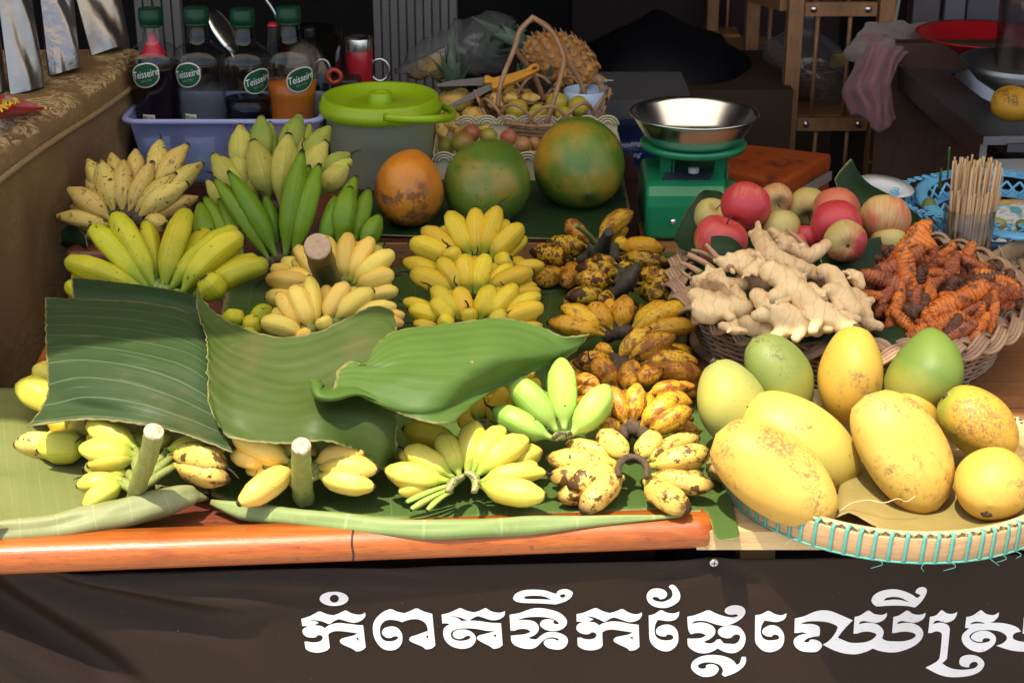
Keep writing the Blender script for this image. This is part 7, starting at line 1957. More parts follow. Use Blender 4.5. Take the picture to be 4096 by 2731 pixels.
part('dish', lathe(pd, (cx_ - 0.004, ds, 0), n=72, closed=False), mt_chrome, ss)

# ------------------------------------------------------------------ handled wicker basket with yellow fruit
mt_cane = M('brown_cane', (0.40, 0.225, 0.115), (0.28, 0.145, 0.07), 40, rough=0.45, bump=0.3, bs=250)
dH = 3.66
hc = ond(*fs('W', 1640, 1110), dH)
hs_ = mpp(hc)
rH = 600 / 2.4505 * hs_
hb = thing('handled_basket', 'wicker basket with looped border and tall arched handle holding yellow fruit', 'basket', (hc.x, dH, T + 0.01))
HC = Vector((hc.x, dH, 0))
zrim = ond(*fs('W', 1450, 1235), dH - rH * 0.95).z
for k, (f, dz) in enumerate(((0.62, -0.075), (0.70, -0.062), (0.77, -0.049), (0.83, -0.037), (0.88, -0.026), (0.93, -0.015))):
    m = 120
    part('weaver', tube([HC + Vector((rH * f * math.cos(a) + 0.003 * math.cos(15 * a + k * PI), rH * f * math.sin(a) * 0.95, zrim + dz)) for a in [2 * PI * j / m for j in range(m)]], 0.004, 6, closed=True), mt_cane, hb)
for k in range(30):
    a = 2 * PI * k / 30
    part('stake', tube([HC + Vector((rH * f * math.cos(a), rH * f * 0.95 * math.sin(a), zrim + dz)) for f, dz in ((0.60, -0.08), (0.80, -0.042), (0.95, 0.0))], 0.003, 5), mt_cane, hb)
part('rim_cane', tube([HC + Vector((rH * math.cos(a), rH * 0.95 * math.sin(a), zrim)) for a in [2 * PI * j / 80 for j in range(80)]], 0.0055, 7, closed=True), mt_cane, hb)
part('basket_floor', lathe([(0.0001, 0), (1, 0), (1, -0.004), (0.0001, -0.004)], HC + Vector((0, 0, zrim - 0.082)), n=30, sx=rH * 0.62, sy=rH * 0.59, closed=False), mt_cane, hb)
for k in range(12):
    a0 = 2 * PI * (k + 0.15) / 12
    wd = 0.36
    P = []
    for j in range(15):
        t = j / 14
        a = a0 + wd * (t - 0.5) * 2
        h = math.sin(PI * t)
        P.append(HC + Vector((rH * (1 + 0.10 * h) * math.cos(a), rH * 0.95 * (1 + 0.10 * h) * math.sin(a), zrim + 0.047 * h)))
    part('border_loop', tube(P, 0.0042, 6), mt_cane, hb)
top = ond(*fs('W', 1555, 165), dH)
def WP(x, y, dd): return ond(*fs('W', x, y), dH + dd)
for pts in ([(1200, 1060, -.06), (1240, 800, -.05), (1370, 470, -.02), (1420, 310, -.01), (1555, 160, 0)], [(1665, 1000, .09), (1560, 740, .07), (1400, 520, .03), (1380, 400, .02), (1450, 260, .01), (1570, 175, .0)],
            [(1680, 1215, -.11), (1770, 930, -.09), (1850, 620, -.04), (1830, 500, -.02), (1730, 310, -.01), (1545, 170, .0)], [(2120, 1130, .03), (2010, 800, .03), (1870, 580, .01), (1810, 440, .0), (1700, 270, .0), (1560, 180, .0)]):
    part('handle_cane', tube(catmull([WP(*p) for p in pts], 30), 0.0058, 7), mt_cane, hb)
P = [WP(2060, 1180, .02), WP(2200, 980, .03), WP(2255, 960, .03), WP(2240, 1060, .02), WP(2170, 1170, .01)]
part('end_loop', tube(catmull(P, 20), 0.006, 6), mt_cane, hb)
my = apple_mat('yellow_guava_skin', (0.52, 0.42, 0.05), (0.44, 0.36, 0.04), 0.5, 0.2)
for i, (x, y, rr, lb_, dd) in enumerate(((1390, 1080, 108, 'yellow round fruit at the left in the handled basket', -.02), (1780, 1010, 108, 'largest yellow round fruit at the back right of the handled basket', .02), (1995, 1050, 105, 'yellow round fruit at the right end of the handled basket', 0), (1570, 1160, 92, 'yellow round fruit at the front of the handled basket', -.05), (1600, 1110, 88, 'yellow round fruit behind the front one in the handled basket', -.01), (1850, 1130, 85, 'yellow round fruit low under the handle strands', -.03), (1350, 1170, 80, 'yellow round fruit low at the left behind the border loops', -.03))):
    c = WP(x, y, dd); s = mpp(c) / 2.4505 * rr
    solo('yellow_fruit', blob(c, cdir(rnd.uniform(0, 180), 20), egg_prof(2.1 * s, 2 * s, 0.5), 24, lump=0.002, ls=30, seed=i), my, c, lb_, 'fruit', 'yellow fruit in the handled basket')

# ------------------------------------------------------------------ cream basket with plums
mt_creamp = M('cream_plastic', (0.58, 0.52, 0.34), rough=0.4)
dC = 3.46
cc = ond(2120, 600, dC)
CB = Vector((cc.x - 0.005, dC + 0.03, T))
cb = thing('cream_basket', 'cream plastic tray with scalloped shell edge behind the papayas', 'basket', CB)
xL, xR = ond(1740, 600, dC).x, ond(2480, 560, dC).x
zc = ond(1760, 610, dC - 0.06).z
def shell(p, nrm, w_):
    gs = []
    for q in (1.0, 0.72, 0.45):
        gs.append(tube([p + RT * (w_ * q * math.cos(a)) + Vector((0, 0, w_ * 0.85 * q * math.sin(a))) for a in [PI * j / 10 for j in range(11)]], 0.0022, 5))
    gs.append(([p + RT * (w_ * math.cos(a)) + Vector((0, 0.003, w_ * 0.85 * math.sin(a))) for a in [PI * j / 10 for j in range(11)]], [tuple(range(11))]))
    return join(*gs)
yF, yBk = dC - 0.07, dC + 0.10
part('front_wall', box(((xL + xR) / 2, yF + 0.006, (zc + T) / 2 - 0.008), (xR - xL, 0.004, zc - T - 0.016)), mt_creamp, cb, smooth=False)
part('back_wall', box(((xL + xR) / 2, yBk, (zc + T) / 2 + 0.01), (xR - xL, 0.004, zc - T + 0.02)), mt_creamp, cb, smooth=False)
part('side_wall', box((xL, (yF + yBk) / 2 + 0.006, (zc + T) / 2), (0.004, yBk - yF - 0.008, zc - T)), mt_creamp, cb, smooth=False)
part('side_wall', box((xR, (yF + yBk) / 2 + 0.006, (zc + T) / 2), (0.004, yBk - yF - 0.008, zc - T)), mt_creamp, cb, smooth=False)
part('basket_floor', box(((xL + xR) / 2, (yF + yBk) / 2 + 0.004, zc - 0.05), (xR - xL - 0.006, yBk - yF - 0.012, 0.004)), mt_creamp, cb, smooth=False)
nS = 9
for k in range(nS):
    x = xL + (xR - xL) * (k + 0.5) / nS
    part('shell_edge', shell(Vector((x, yF, zc - 0.018)), None, (xR - xL) / nS * 0.56), mt_creamp, cb)
    part('shell_edge', shell(Vector((x, yBk - 0.006, zc + 0.018)), None, (xR - xL) / nS * 0.56), mt_creamp, cb)
pl_mats = [apple_mat('plum_red_skin', (0.45, 0.16, 0.07), (0.34, 0.06, 0.05), 0.5, 0.3), apple_mat('plum_green_skin', (0.36, 0.32, 0.045), (0.36, 0.13, 0.04), 0.56, 0.3), apple_mat('plum_tan_skin', (0.46, 0.30, 0.10), (0.40, 0.20, 0.07), 0.5, 0.3)]
for i, (x, y, rr, m_, lb_) in enumerate(((1700, 1450, 90, 1, 'brownish green plum at the far left of the cream tray'), (1860, 1400, 112, 1, 'green and red plum with a brown cap beside the left scallops'), (1940, 1310, 92, 0, 'pinkish plum behind the green and red one'), (1110, 1330, 0, 1, ''), (1115, 1340, 0, 1, ''), (2005, 1345, 60, 0, 'small red plum near the middle papaya'), (1310, 1360, 0, 0, ''))):
    pass
for i, (x, y, rr, m_, lb_, dd) in enumerate(((700, 1440, 85, 1, 'brownish green plum at the far left of the cream tray', 0), (860, 1400, 112, 1, 'green and red plum beside the left scallops', -.03), (940, 1310, 92, 0, 'pinkish plum behind the green and red one', .03), (1115, 1340, 88, 1, 'bright yellow green plum above the middle papaya', .01), (1310, 1355, 86, 0, 'dull red plum between the two green papayas', .01), (1455, 1420, 84, 2, 'tan spotted plum near the largest papaya', -.02), (1560, 1410, 72, 2, 'orange tan plum half hidden by the largest papaya', .0))):
    c = ond(*fs('W', x, y), dC + dd); s = mpp(c) / 2.4505 * rr
    solo('plum', blob(c, cdir(rnd.uniform(0, 180), 10), egg_prof(2.05 * s, 2 * s, 0.5), 22, lump=0.001, ls=30, seed=i), pl_mats[m_], c, lb_, 'plum', 'plums in the cream tray')

# ------------------------------------------------------------------ pineapples
mt_pflesh = M('pineapple_flesh', (0.68, 0.47, 0.12), (0.60, 0.37, 0.075), 60, rough=0.4, spots=[((0.10, 0.06, 0.015), 120, 0.66, 0.03, 2)], bump=0.6, bs=120, bdist=0.004)
mt_pleaf = M('pineapple_leaf', (0.060, 0.105, 0.055), (0.10, 0.15, 0.09), 50, rough=0.5, bump=0.2, bs=200)
mt_peye = M('pineapple_rind', (0.50, 0.22, 0.035), (0.34, 0.17, 0.05), 60, rough=0.6, jit=0.15)
mt_pspine = M('pineapple_bract', (0.36, 0.24, 0.15), (0.26, 0.16, 0.09), 90, rough=0.7)
def spike(p, d, L, w_, bend=0.3, up=Vector((0, 0, 1))):
    d = d.normalized()
    s = d.cross(up)
    if s.length < 1e-3: s = RT.copy()
    s.normalize()
    P = [p + d * (L * t) + up * (-bend * L * t * t) for t in (0, .25, .5, .75, 1)]
    V, F = [], []
    for i, q in enumerate(P):
        w2 = w_ * (1, 1.05, 0.85, 0.5, 0.04)[i]
        nn = s.cross(d).normalized()
        V += [q - s * w2, q - nn * w2 * 0.45, q + s * w2]
    for i in range(4):
        for k in range(2):
            F.append((i * 3 + k, i * 3 + k + 1, i * 3 + 4 + k, i * 3 + 3 + k))
    return V, F
def crown(th, base, ax, n=16, L=0.09, w_=0.011, spread=0.7, seed=1):
    rg = random.Random(seed)
    x, y, a = frame_of(ax)
    for k in range(n):
        t = k / n
        an = k * 2.4
        d = a * (1.15 - spread * (1 - t)) + (x * math.cos(an) + y * math.sin(an)) * (spread * (1.05 - t))
        part('crown_leaf', spike(base + a * (0.02 * t), d, L * rg.uniform(0.7, 1.1) * (0.6 + 0.6 * t), w_ * rg.uniform(0.8, 1.15), rg.uniform(0.0, 0.25), a), mt_pleaf, th, smooth=True)
dP = 3.86
pc_ = ond(*fs('W', 1830, 620), dP)
pi = thing('pineapple', 'whole ripe pineapple lying behind the handled basket', 'pineapple', pc_, 'pineapples behind the fruit')
pax = cdir(30, 20)
Lp, Wp = 0.20, 0.128
part('fruit_body', blob(pc_, pax, egg_prof(Lp, Wp, 0.5, 0.55, 0.55), 28), mt_peye, pi)
x_, y_, a_ = frame_of(pax)
br = []
for j in range(9):
    t = (j + 0.6) / 9.6
    for k in range(13):
        an = 2 * PI * (k + 0.5 * (j % 2)) / 13
        pr_ = math.sin(PI * t) ** 0.55
        rd_ = x_ * math.cos(an) + y_ * math.sin(an)
        if rd_.dot(FW) > 0.3: continue
        p = pc_ + a_ * ((t - 0.5) * Lp) + rd_ * (pr_ * Wp / 2)
        e = part('eye', blob(p, rd_, egg_prof(0.012, 0.021, 0.45), 7), mt_peye, pi)
        part('bract', spike(p + rd_ * 0.004, (rd_ * 0.8 + a_ * -0.7).normalized(), 0.017, 0.005, 0.2, rd_), mt_pspine, e)
crown(pi, pc_ - a_ * (Lp * 0.47), -a_, 14, 0.13, 0.013, 0.55, 3)
part('cut_stalk', tube([pc_ + a_ * Lp * 0.47, pc_ + a_ * Lp * 0.60], [0.018, 0.014], 10), mt_pspine, pi)
for s_ in ((-0.2, 0.4), (0.5, 0.1), (0.1, -0.5)):
    part('dry_bract', spike(pc_ + a_ * Lp * 0.5, (a_ + x_ * s_[0] + y_ * s_[1]), 0.05, 0.010, 0.0, a_), mt_cutw, pi)
def fruit_top(label, base, ax, n, L, seed, body=True):
    th = thing('cut_pineapple', label, 'pineapple', base, 'pineapples behind the fruit')
    crown(th, base, ax, n, L, 0.013, 0.75, seed)
    if body: part('flesh_stub', blob(base - Vector(ax).normalized() * 0.02, ax, egg_prof(0.07, 0.085, 0.5), 18, lump=0.004, ls=60), mt_pflesh, th)
    return th
dT = 3.74
fruit_top('grey green pineapple crown standing by the bucket lid', ond(*fs('W', 780, 920), dT), cdir(-95, 10), 22, 0.115, 5)
fruit_top('squat pineapple crown behind the knife handle', ond(*fs('W', 1420, 900), dT + 0.08), cdir(-80, 20), 22, 0.065, 7)
fruit_top('pineapple crown with broad leaves behind the handle arch', ond(*fs('W', 1690, 860), dT + 0.08), cdir(-60, 20), 14, 0.11, 9, False)
for i, (x, y, L, W, an, tw, lb_, dd) in enumerate(((740, 1190, 300, 240, 60, 55, 'peeled pineapple half with dark eyes beside the bucket handle', -.02), (960, 1150, 280, 230, 70, 50, 'peeled pineapple piece in the middle of the cut pile', .0), (1180, 1000, 220, 190, 40, 30, 'pineapple piece with rind behind the handled basket', .06), (880, 1290, 260, 130, 5, 20, 'flat pineapple slice at the bottom of the cut pile', -.05), (640, 1270, 200, 180, 60, 40, 'peeled pineapple chunk lowest by the bucket', -.04), (1050, 1240, 220, 150, 20, 20, 'pineapple slice leaning on the handled basket', -.03), (1330, 960, 180, 140, 20, 20, 'pineapple piece with brown rind under the knife handle', .07), (1540, 960, 170, 120, 0, 20, 'pineapple slice seen through the handle', .07), (620, 1100, 160, 160, 30, 30, 'pineapple chunk half hidden behind the green handle', .03))):
    c = ond(*fs('W', x, y), 3.60 + dd); s = mpp(c) / 2.4505
    solo('pineapple_piece', blob(c, cdir(an, tw), egg_prof(L * s, W * s, 0.5, 0.42, 0.42), 24, 1, 0.75, 0.010, 55, i), mt_pflesh, c, lb_, 'pineapple piece', 'cut pineapple pieces')
# orange handled knife
mt_blade = M('knife_blade', (0.16, 0.155, 0.15), rough=0.5, metal=0.6)
mt_okn = M('orange_handle', (0.62, 0.27, 0.02), rough=0.4)
kd = 3.66
kb = ond(*fs('W', 1090, 810), kd)
kn = thing('knife', 'broad kitchen knife with an orange plastic handle resting on the pineapple', 'knife', kb)
ho = [(1070, 760), (1110, 752), (1160, 778), (1200, 765), (1330, 735), (1480, 690), (1530, 645), (1580, 632), (1612, 660), (1600, 705), (1500, 755), (1400, 800), (1250, 860), (1155, 890), (1140, 850), (1150, 830), (1070, 830)]
hl = [(1535, 685), (1560, 665), (1590, 668), (1588, 690), (1560, 700), (1540, 705)]
V2, F2 = flat_fill([[Vector(fs('W', *p)) for p in ho], [Vector(fs('W', *p)) for p in hl]])
kn_n = -FW * 0.8 + Vector((0, 0, 0.4)); kn_n.normalize()
o = part('handle', ([onp(x, y, kb, kn_n) for x, y in V2], F2), mt_okn, kn, smooth=False)
solid(o, 0.016, 0); bevel(o, 0.003, 2)
bo = [(1140, 815), (1145, 880), (1000, 960), (720, 1065), (690, 1050), (860, 960), (1000, 880)]
V2, F2 = flat_fill([[Vector(fs('W', *p)) for p in bo]])
o = part('blade', ([onp(x, y, kb, kn_n) for x, y in V2], F2), mt_blade, kn, smooth=False)
solid(o, 0.002, 0)
k2 = ond(*fs('W', 1060, 760), kd + 0.05)
b2 = [(1070, 760), (1060, 840), (700, 850), (610, 855), (600, 830), (760, 790)]
V2, F2 = flat_fill([[Vector(fs('W', *p)) for p in b2]])
kn2 = thing('knife', 'second wide knife blade lying behind the orange handle', 'knife', k2)
o = part('blade', ([onp(x, y, k2, kn_n) for x, y in V2], F2), mt_blade, kn2, smooth=False)
solid(o, 0.002, 0)
# tray under them
solo('serving_board', box((ond(2000, 500, 3.75).x, 3.76, T + 0.012), (0.62, 0.40, 0.02)), mt_darkboard, (0, 3.76, T), 'dark board under the cut pineapple and handled basket', 'board', smooth=False)
# clear bag with pineapple slices
mt_bag = glass_mat('clear_bag_film', (0.86, 0.87, 0.88), 0.12, 1.38, 0.86)
nt_ = mt_bag.node_tree
o_ = [n for n in nt_.nodes if n.type == 'OUTPUT_MATERIAL'][0]
src_ = o_.inputs[0].links[0].from_socket
df_ = nt_.nodes.new('ShaderNodeBsdfDiffuse'); df_.inputs[0].default_value = (0.8, 0.8, 0.8, 1)
mx_ = nt_.nodes.new('ShaderNodeMixShader'); mx_.inputs[0].default_value = 0.07
nt_.links.new(src_, mx_.inputs[1]); nt_.links.new(df_.outputs[0], mx_.inputs[2]); nt_.links.new(mx_.outputs[0], o_.inputs[0])
ctr = ond(*fs('W', 860, 480), 3.95)
rows = []
outline_b = [(250, 740, 3.86), (240, 620, 3.90), (420, 430, 3.95), (700, 300, 4.0), (780, 200, 4.0), (1000, 170, 4.02), (1150, 90, 4.03), (1380, 210, 4.02), (1330, 420, 3.98), (1270, 690, 3.92), (900, 730, 3.86)]
NBg = len(outline_b)
b_out = [ond(*fs('W', x, y), d) for x, y, d in outline_b]
def ringk(f, front): return [ctr + (p - ctr) * f - FW * (0.10 * (1 - f * f) * front) for p in b_out]
rings = [catmull(ringk(f, 1), 64, True) for f in (0.02, 0.25, 0.5, 0.72, 0.9, 1.0)] + [catmull(ringk(f, -0.7), 64, True) for f in (0.9, 0.72, 0.5, 0.25, 0.02)]
g = loft(rings, False)
g = ([v + Vector((mnoise.noise(v * 32), mnoise.noise(v * 32 + Vector((9, 0, 0))), mnoise.noise(v * 32 + Vector((0, 9, 0))))) * 0.014 + Vector((mnoise.noise(v * 80), mnoise.noise(v * 80 + Vector((9, 0, 0))), 0)) * 0.006 for v in g[0]], g[1])
solo('plastic_bag', g, mt_bag, ctr, 'crumpled clear plastic bag over pineapple crowns and slices', 'bag', smooth=True)
r9 = random.Random(3)
for i, (x, y, an) in enumerate(((420, 700, 10), (520, 650, -10), (600, 690, 20), (560, 600, -15))):
    c = ond(*fs('W', x, y), 3.93 + 0.01 * i); s = mpp(c) / 2.4505
    solo('pineapple_slice', lathe([(0.0001, -0.008), (110 * s, -0.008), (118 * s, 0.0), (110 * s, 0.008), (0.0001, 0.008)], c, cdir(an - 90, 40), 24, closed=False, fn=lambda t, u: 1 + 0.06 * math.cos(11 * t)), mt_pflesh, c, ('lowest', 'middle', 'right hand', 'topmost')[i] + ' yellow pineapple slice inside the clear bag', 'pineapple slice', 'pineapple slices in the clear bag')
fruit_top('dark pineapple crown wrapped in the clear bag', ond(*fs('W', 1000, 560), 3.97), cdir(-30, 10), 26, 0.13, 12, False)
mt_cup = M('pale_blue_cup', (0.45, 0.58, 0.75), rough=0.35)
cp_ = ond(*fs('W', 2060, 1000), 3.72)
solo('cup', lathe([(0.0001, -0.06), (0.042, -0.06), (0.050, 0.028), (0.047, 0.030), (0.040, -0.05), (0.0001, -0.05)], cp_, n=28, closed=False), mt_cup, cp_, 'pale blue plastic cup behind the handled basket', 'cup')
# ------------------------------------------------------------------ things further back
def lbl(th, f): return th
# grey ribbed shutters behind the bottles
mt_shut = M('grey_ribbed_panel', (0.145, 0.135, 0.13), (0.12, 0.112, 0.108), 4, rough=0.6)
for nm, lab, xa, xb, yd in (('ribbed_panel', 'grey ribbed cabinet side behind the red tumbler', 1500, 1832, 4.45), ('ribbed_panel', 'dark ribbed panel between the leftmost syrup bottles', 560, 745, 4.30)):
    pa, pb = ond(xa, 330, yd), ond(xb, 330, yd)
    th = thing(nm, lab, 'panel', ((pa.x + pb.x) / 2, yd, T - 0.2))
    n = int((pb.x - pa.x) / 0.0215)
    part('panel_back', box(((pa.x + pb.x) / 2, yd + 0.02, T + 0.35), (pb.x - pa.x, 0.012, 1.1)), mt_shut, th, smooth=False)
    for k in range(n):
        x = pa.x + (k + 0.5) * (pb.x - pa.x) / n
        part('rib', box((x, yd + 0.008, T + 0.35), ((pb.x - pa.x) / n - 0.005, 0.014, 1.1)), mt_shut, th, smooth=False)
# red tumbler and utensils
mt_redm = M('red_enamel', (0.36, 0.012, 0.022), rough=0.25, coat=0.5)
dU = 3.82
c = ond(*fs('B', 375, 480), dU); s = mpp(c) / 1.568
tu = thing('tumbler', 'red steel tumbler with a bare metal rim', 'tumbler', (c.x, dU, T))
zt_ = ond(*fs('B', 375, 235), dU).z
zb_ = T + 0.001
part('body', lathe([(0.0001, 0), (75 * s, 0), (88 * s, zt_ - zb_ - 0.030), (86 * s, zt_ - zb_ - 0.028), (0.0001, zt_ - zb_ - 0.03)], (c.x, dU, zb_), n=32, closed=False), mt_redm, tu)
part('steel_rim', lathe([(87 * s, zt_ - zb_ - 0.028), (89 * s, zt_ - zb_ - 0.002), (87 * s, zt_ - zb_), (82 * s, zt_ - zb_), (80 * s, zt_ - zb_ - 0.004), (0.0001, zt_ - zb_ - 0.006)], (c.x, dU, zb_), n=32, closed=False), mt_chrome, tu)
c2 = ond(*fs('B', 500, 440), dU)
part('ring_handle', tube([c2 + RT * (0.022 * math.cos(a)) + Vector((0, 0, 0.026 * math.sin(a))) for a in [2 * PI * k / 20 for k in range(20)]], 0.004, 6, closed=True), mt_steel, tu)
# plastic jug holding tools, spoon, scissors
jc = ond(*fs('A', 2060, 400), 3.80)
jg = thing('utensil_jar', 'clear plastic jar holding kitchen tools behind the orange syrup', 'jar', (jc.x, 3.80, T))
part('jar_wall', lathe([(0.0001, 0), (0.075, 0), (0.085, 0.30), (0.082, 0.30), (0.073, 0.004)], (jc.x, 3.80, T + 0.001), n=36, closed=False), glass_mat('scuffed_jar', (0.8, 0.78, 0.76), 0.15, 1.4, 0.86), jg)
def tool(name, label, cat, pts, r_, mat, d, f='A', sec=None):
    P = [ond(*fs(f, x, y), d + (q[0] if q else 0)) for x, y, *q in pts]
    return solo(name, tube(catmull(P, 20), r_, 8, sec=sec), mat, P[0], label, cat)
tool('ladle', 'black plastic ladle handle in the jar of tools', 'ladle', [(2120, 480), (2090, 330), (2080, 190)], [0.010] * 14 + [0.013] * 6, mt_black, 3.78)
tool('peeler', 'red and black tool handle between two syrup bottles', 'peeler', [(1830, 420), (1832, 280), (1836, 165)], [0.006] * 4 + [0.0115] * 15 + [0.007], M('tool_grip', (0.03, 0.03, 0.035), rough=0.35), 3.72)
p = ond(*fs('A', 1833, 172), 3.718)
solo('red_bead', blob(p, (0, 0, 1), egg_prof(0.016, 0.026, 0.5), 12), mt_redm, p, 'red end cap on the tool handle between the bottles', 'cap')
tool('scissors', 'orange red scissor handle beside the lime lid', 'scissors', [(2230, 560), (2200, 510), (2240, 470), (2290, 500), (2280, 545), (2230, 560)], 0.005, M('scissor_red', (0.42, 0.05, 0.02), rough=0.4), 3.62)
tool('wire_whisk', 'wire loop tool standing beside the jar', 'whisk', [(2110, 640), (2120, 440), (2170, 400), (2215, 450), (2215, 640)], 0.0022, mt_steel, 3.66)
sc0 = ond(*fs('A', 1500, 210), 3.80)
spn = thing('spoon', 'large steel spoon standing behind the clear syrup bottle', 'spoon', sc0)
part('bowl', blob(sc0, cdir(62, 0), egg_prof(0.12, 0.062, 0.45), 24, 1, 0.25), mt_chrome, spn)
part('spoon_handle', tube([ond(*fs('A', 1530, 290), 3.80), ond(*fs('A', 1600, 480), 3.80)], 0.0045, 6), mt_chrome, spn)
P = [ond(*fs('A', *q), 4.0) for q in ((1740, -60), (1800, 20), (1840, 80), (1870, 150))]
solo('strainer', tube(catmull(P, 16), 0.005, 6), mt_steel, P[0], 'curved steel rim catching light behind the bottles', 'strainer')
bl_ = ond(*fs('A', 2260, 420), 3.74)
solo('black_box', box((bl_.x, 3.78, T + 0.10), (0.10, 0.10, 0.20)), mt_black, bl_, 'small black plastic stand beside the red tumbler', 'stand', smooth=False)
bevel(C.objects[-1] if False else bpy.context.scene.collection.objects[-1], 0.006, 2)

# silver pouches on the counter
mt_foil = M('silver_foil', (0.34, 0.315, 0.28), rough=0.42, metal=1.0, rvar=0.05, vs=30, bump=0.45, bs=13, bdist=0.012)
mt_film = plastic_mat('pouch_film', (0.36, 0.34, 0.31), 0.45, 0.15, 0.3)
def pouch(label, f, quad, d, film=None):
    """quad: top-left, top-right, bottom-right, bottom-left in the zoom; stands on the cloth, leaning back"""
    tl_, tr_, br_, bl2 = quad
    th = thing('foil_pouch', label, 'pouch', onz(*fs(f, *bl2), ZC + 0.004), 'silver pouches on the counter')
    bl3 = onz(*fs(f, *bl2), ZC + 0.005); br3 = onz(*fs(f, *br_), ZC + 0.005)
    yt = (bl3.y + br3.y) / 2 + 0.03
    tl3 = ond(*fs(f, *tl_), yt); tr3 = ond(*fs(f, *tr_), yt + (br3.y - bl3.y) * 0.7)
    nrm = (br3 - bl3).cross(tl3 - bl3).normalized()
    if nrm.y > 0: nrm = -nrm
    for nm, sg in (('front_foil', 1), ('back_foil', -1)):
        rows = []
        for j in range(7):
            v_ = j / 6
            rw = []
            for i in range(7):
                u = i / 6
                p = (bl3 * (1 - u) + br3 * u) * (1 - v_) + (tl3 * (1 - u) + tr3 * u) * v_
                bulge = 0.030 * math.sin(PI * u) ** 0.7 * (1 - v_ * 0.75) * (1.0 if v_ > 0 else 0.8)
                cr = 0.006 * math.sin(9 * u + 5 * v_ + len(label)) * math.sin(PI * u)
                rw.append(p + nrm * (sg * (bulge + 0.0015)) + nrm * cr)
            rows.append(rw)
        part(nm, grid(rows, 24, 30), mt_foil if (sg > 0 and not film) or sg < 0 else film, th)
pouch('near silver foil pouch at the left edge standing on the damask cloth', 'V', ((-40, -160), (260, -160), (400, 775), (90, 850)), 3.0)
pouch('silver foil pouch with a clear window in the middle of the three', 'V', ((340, -160), (640, -160), (715, 600), (440, 680)), 3.2, film=M('grey_foil', (0.30, 0.28, 0.265), rough=0.3, metal=0.8, bump=0.5, bs=30, bdist=0.01))
pouch('bright crumpled silver pouch nearest the syrup bottles', 'V', ((640, -160), (1060, -160), (1165, 430), (820, 500)), 3.4)
pouch('silver pouch mostly outside the frame at the far left', 'V', ((-330, -160), (-60, -160), (60, 800), (-240, 880)), 3.0)
# red packet with yellow marks
mt_red = M('red_packet', (0.50, 0.012, 0.020), (0.38, 0.008, 0.016), 20, rough=0.3, coat=0.3)
rp = [(-140, 900), (-20, 850), (120, 870), (250, 910), (395, 980), (300, 985), (230, 1035), (60, 1045), (-140, 1085)]
zc_ = ZC + 0.02
rows = [[onz(*fs('V', x, y), z) for x, y, z in r] for r in ([(-140, 880, ZC + .045), (-20, 848, ZC + .045), (120, 868, ZC + .04), (250, 910, ZC + .03), (395, 978, ZC + .012)], [(-140, 970, ZC + .06), (-20, 940, ZC + .062), (120, 955, ZC + .055), (230, 975, ZC + .035), (392, 983, ZC + .010)], [(-140, 1085, ZC + .02), (-20, 1070, ZC + .02), (110, 1045, ZC + .018), (225, 1035, ZC + .012), (300, 990, ZC + .008)])]
pk = thing('red_packet', 'shiny red packet with yellow characters lying on the damask cloth', 'packet', rows[1][2])
o = part('wrapper', grid(rows, 30, 16), mt_red, pk)
solid(o, 0.006, 1)
mt_yel = M('yellow_print', (0.62, 0.45, 0.02), rough=0.4)
def mark(pts): 
    P = [onz(*fs('V', x, y), ZC + 0.062 - 0.0001 * abs(x - 40)) for x, y in pts]
    return P
strokes = [[(20, 900), (55, 925)], [(35, 890), (30, 960), (70, 975)], [(10, 940), (75, 945)], [(60, 895), (50, 950)], [(80, 890), (100, 940)], [(70, 910), (120, 935)], [(95, 900), (85, 950)], [(120, 890), (150, 910), (135, 930)], [(150, 900), (170, 925)], [(125, 880), (165, 905)], [(-10, 930), (20, 960)], [(0, 975), (20, 1000)], [(-20, 950), (15, 985)]]
part('yellow_lettering', join(*[tube(mark(s_), 0.0021, 5) for s_ in strokes]), mt_yel, pk)
rows = [[onz(*fs('V', x, y), z) for x, y, z in r] for r in ([(-60, 1080, ZC + .03), (30, 1075, ZC + .035), (90, 1085, ZC + .02)], [(-60, 1150, ZC + .025), (40, 1140, ZC + .03), (125, 1140, ZC + .012)], [(-60, 1220, ZC + .006), (30, 1215, ZC + .008), (110, 1180, ZC + .006)])]
solo('plastic_wrap', grid(rows, 16, 14, lambda p, u, v_: p + Vector((0, 0, 0.006 * mnoise.noise(p * 60)))), mt_bag, rows[0][0], 'scrap of clear plastic wrap under the red packet', 'wrap')

# black bag, cartons, blue packs, cooler
mt_bin = M('black_bag_film', (0.004, 0.004, 0.006), rough=0.5, bump=0.35, bs=7, bdist=0.02, spec=0.15)
c = ond(2640, 230, 4.75)
solo('black_bag', blob(c - Vector((0, 0, 0.02)), (0, 0, 1), [(0.0001, -0.17), (0.22, -0.16), (0.28, -0.08), (0.25, 0.02), (0.16, 0.09), (0.07, 0.13), (0.03, 0.16), (0.0001, 0.17)], 40, lump=0.05, ls=7, seed=3), mt_bin, c, 'knotted black plastic bag on the boxes at the back', 'bag')
mt_card = M('plain_carton', (0.045, 0.03, 0.018), rough=0.8, spec=0.2)
mt_wcard = M('pale_carton', (0.10, 0.10, 0.105), (0.08, 0.08, 0.085), 5, rough=0.7, spec=0.2)
cz = ond(2560, 350, 4.5)
solo('carton', box((cz.x + 0.02, 4.72, (cz.z) / 2), (0.80, 0.5, cz.z)), mt_card, (cz.x, 4.72, 0), 'brown carton under the black bag', 'carton', smooth=False)
wc = ond(2460, 440, 4.1)
wt = thing('carton', 'pale carton with a blue printed band beside the scale dish', 'carton', (wc.x, 4.2, 0))
zt3 = ond(2460, 400, 4.05).z
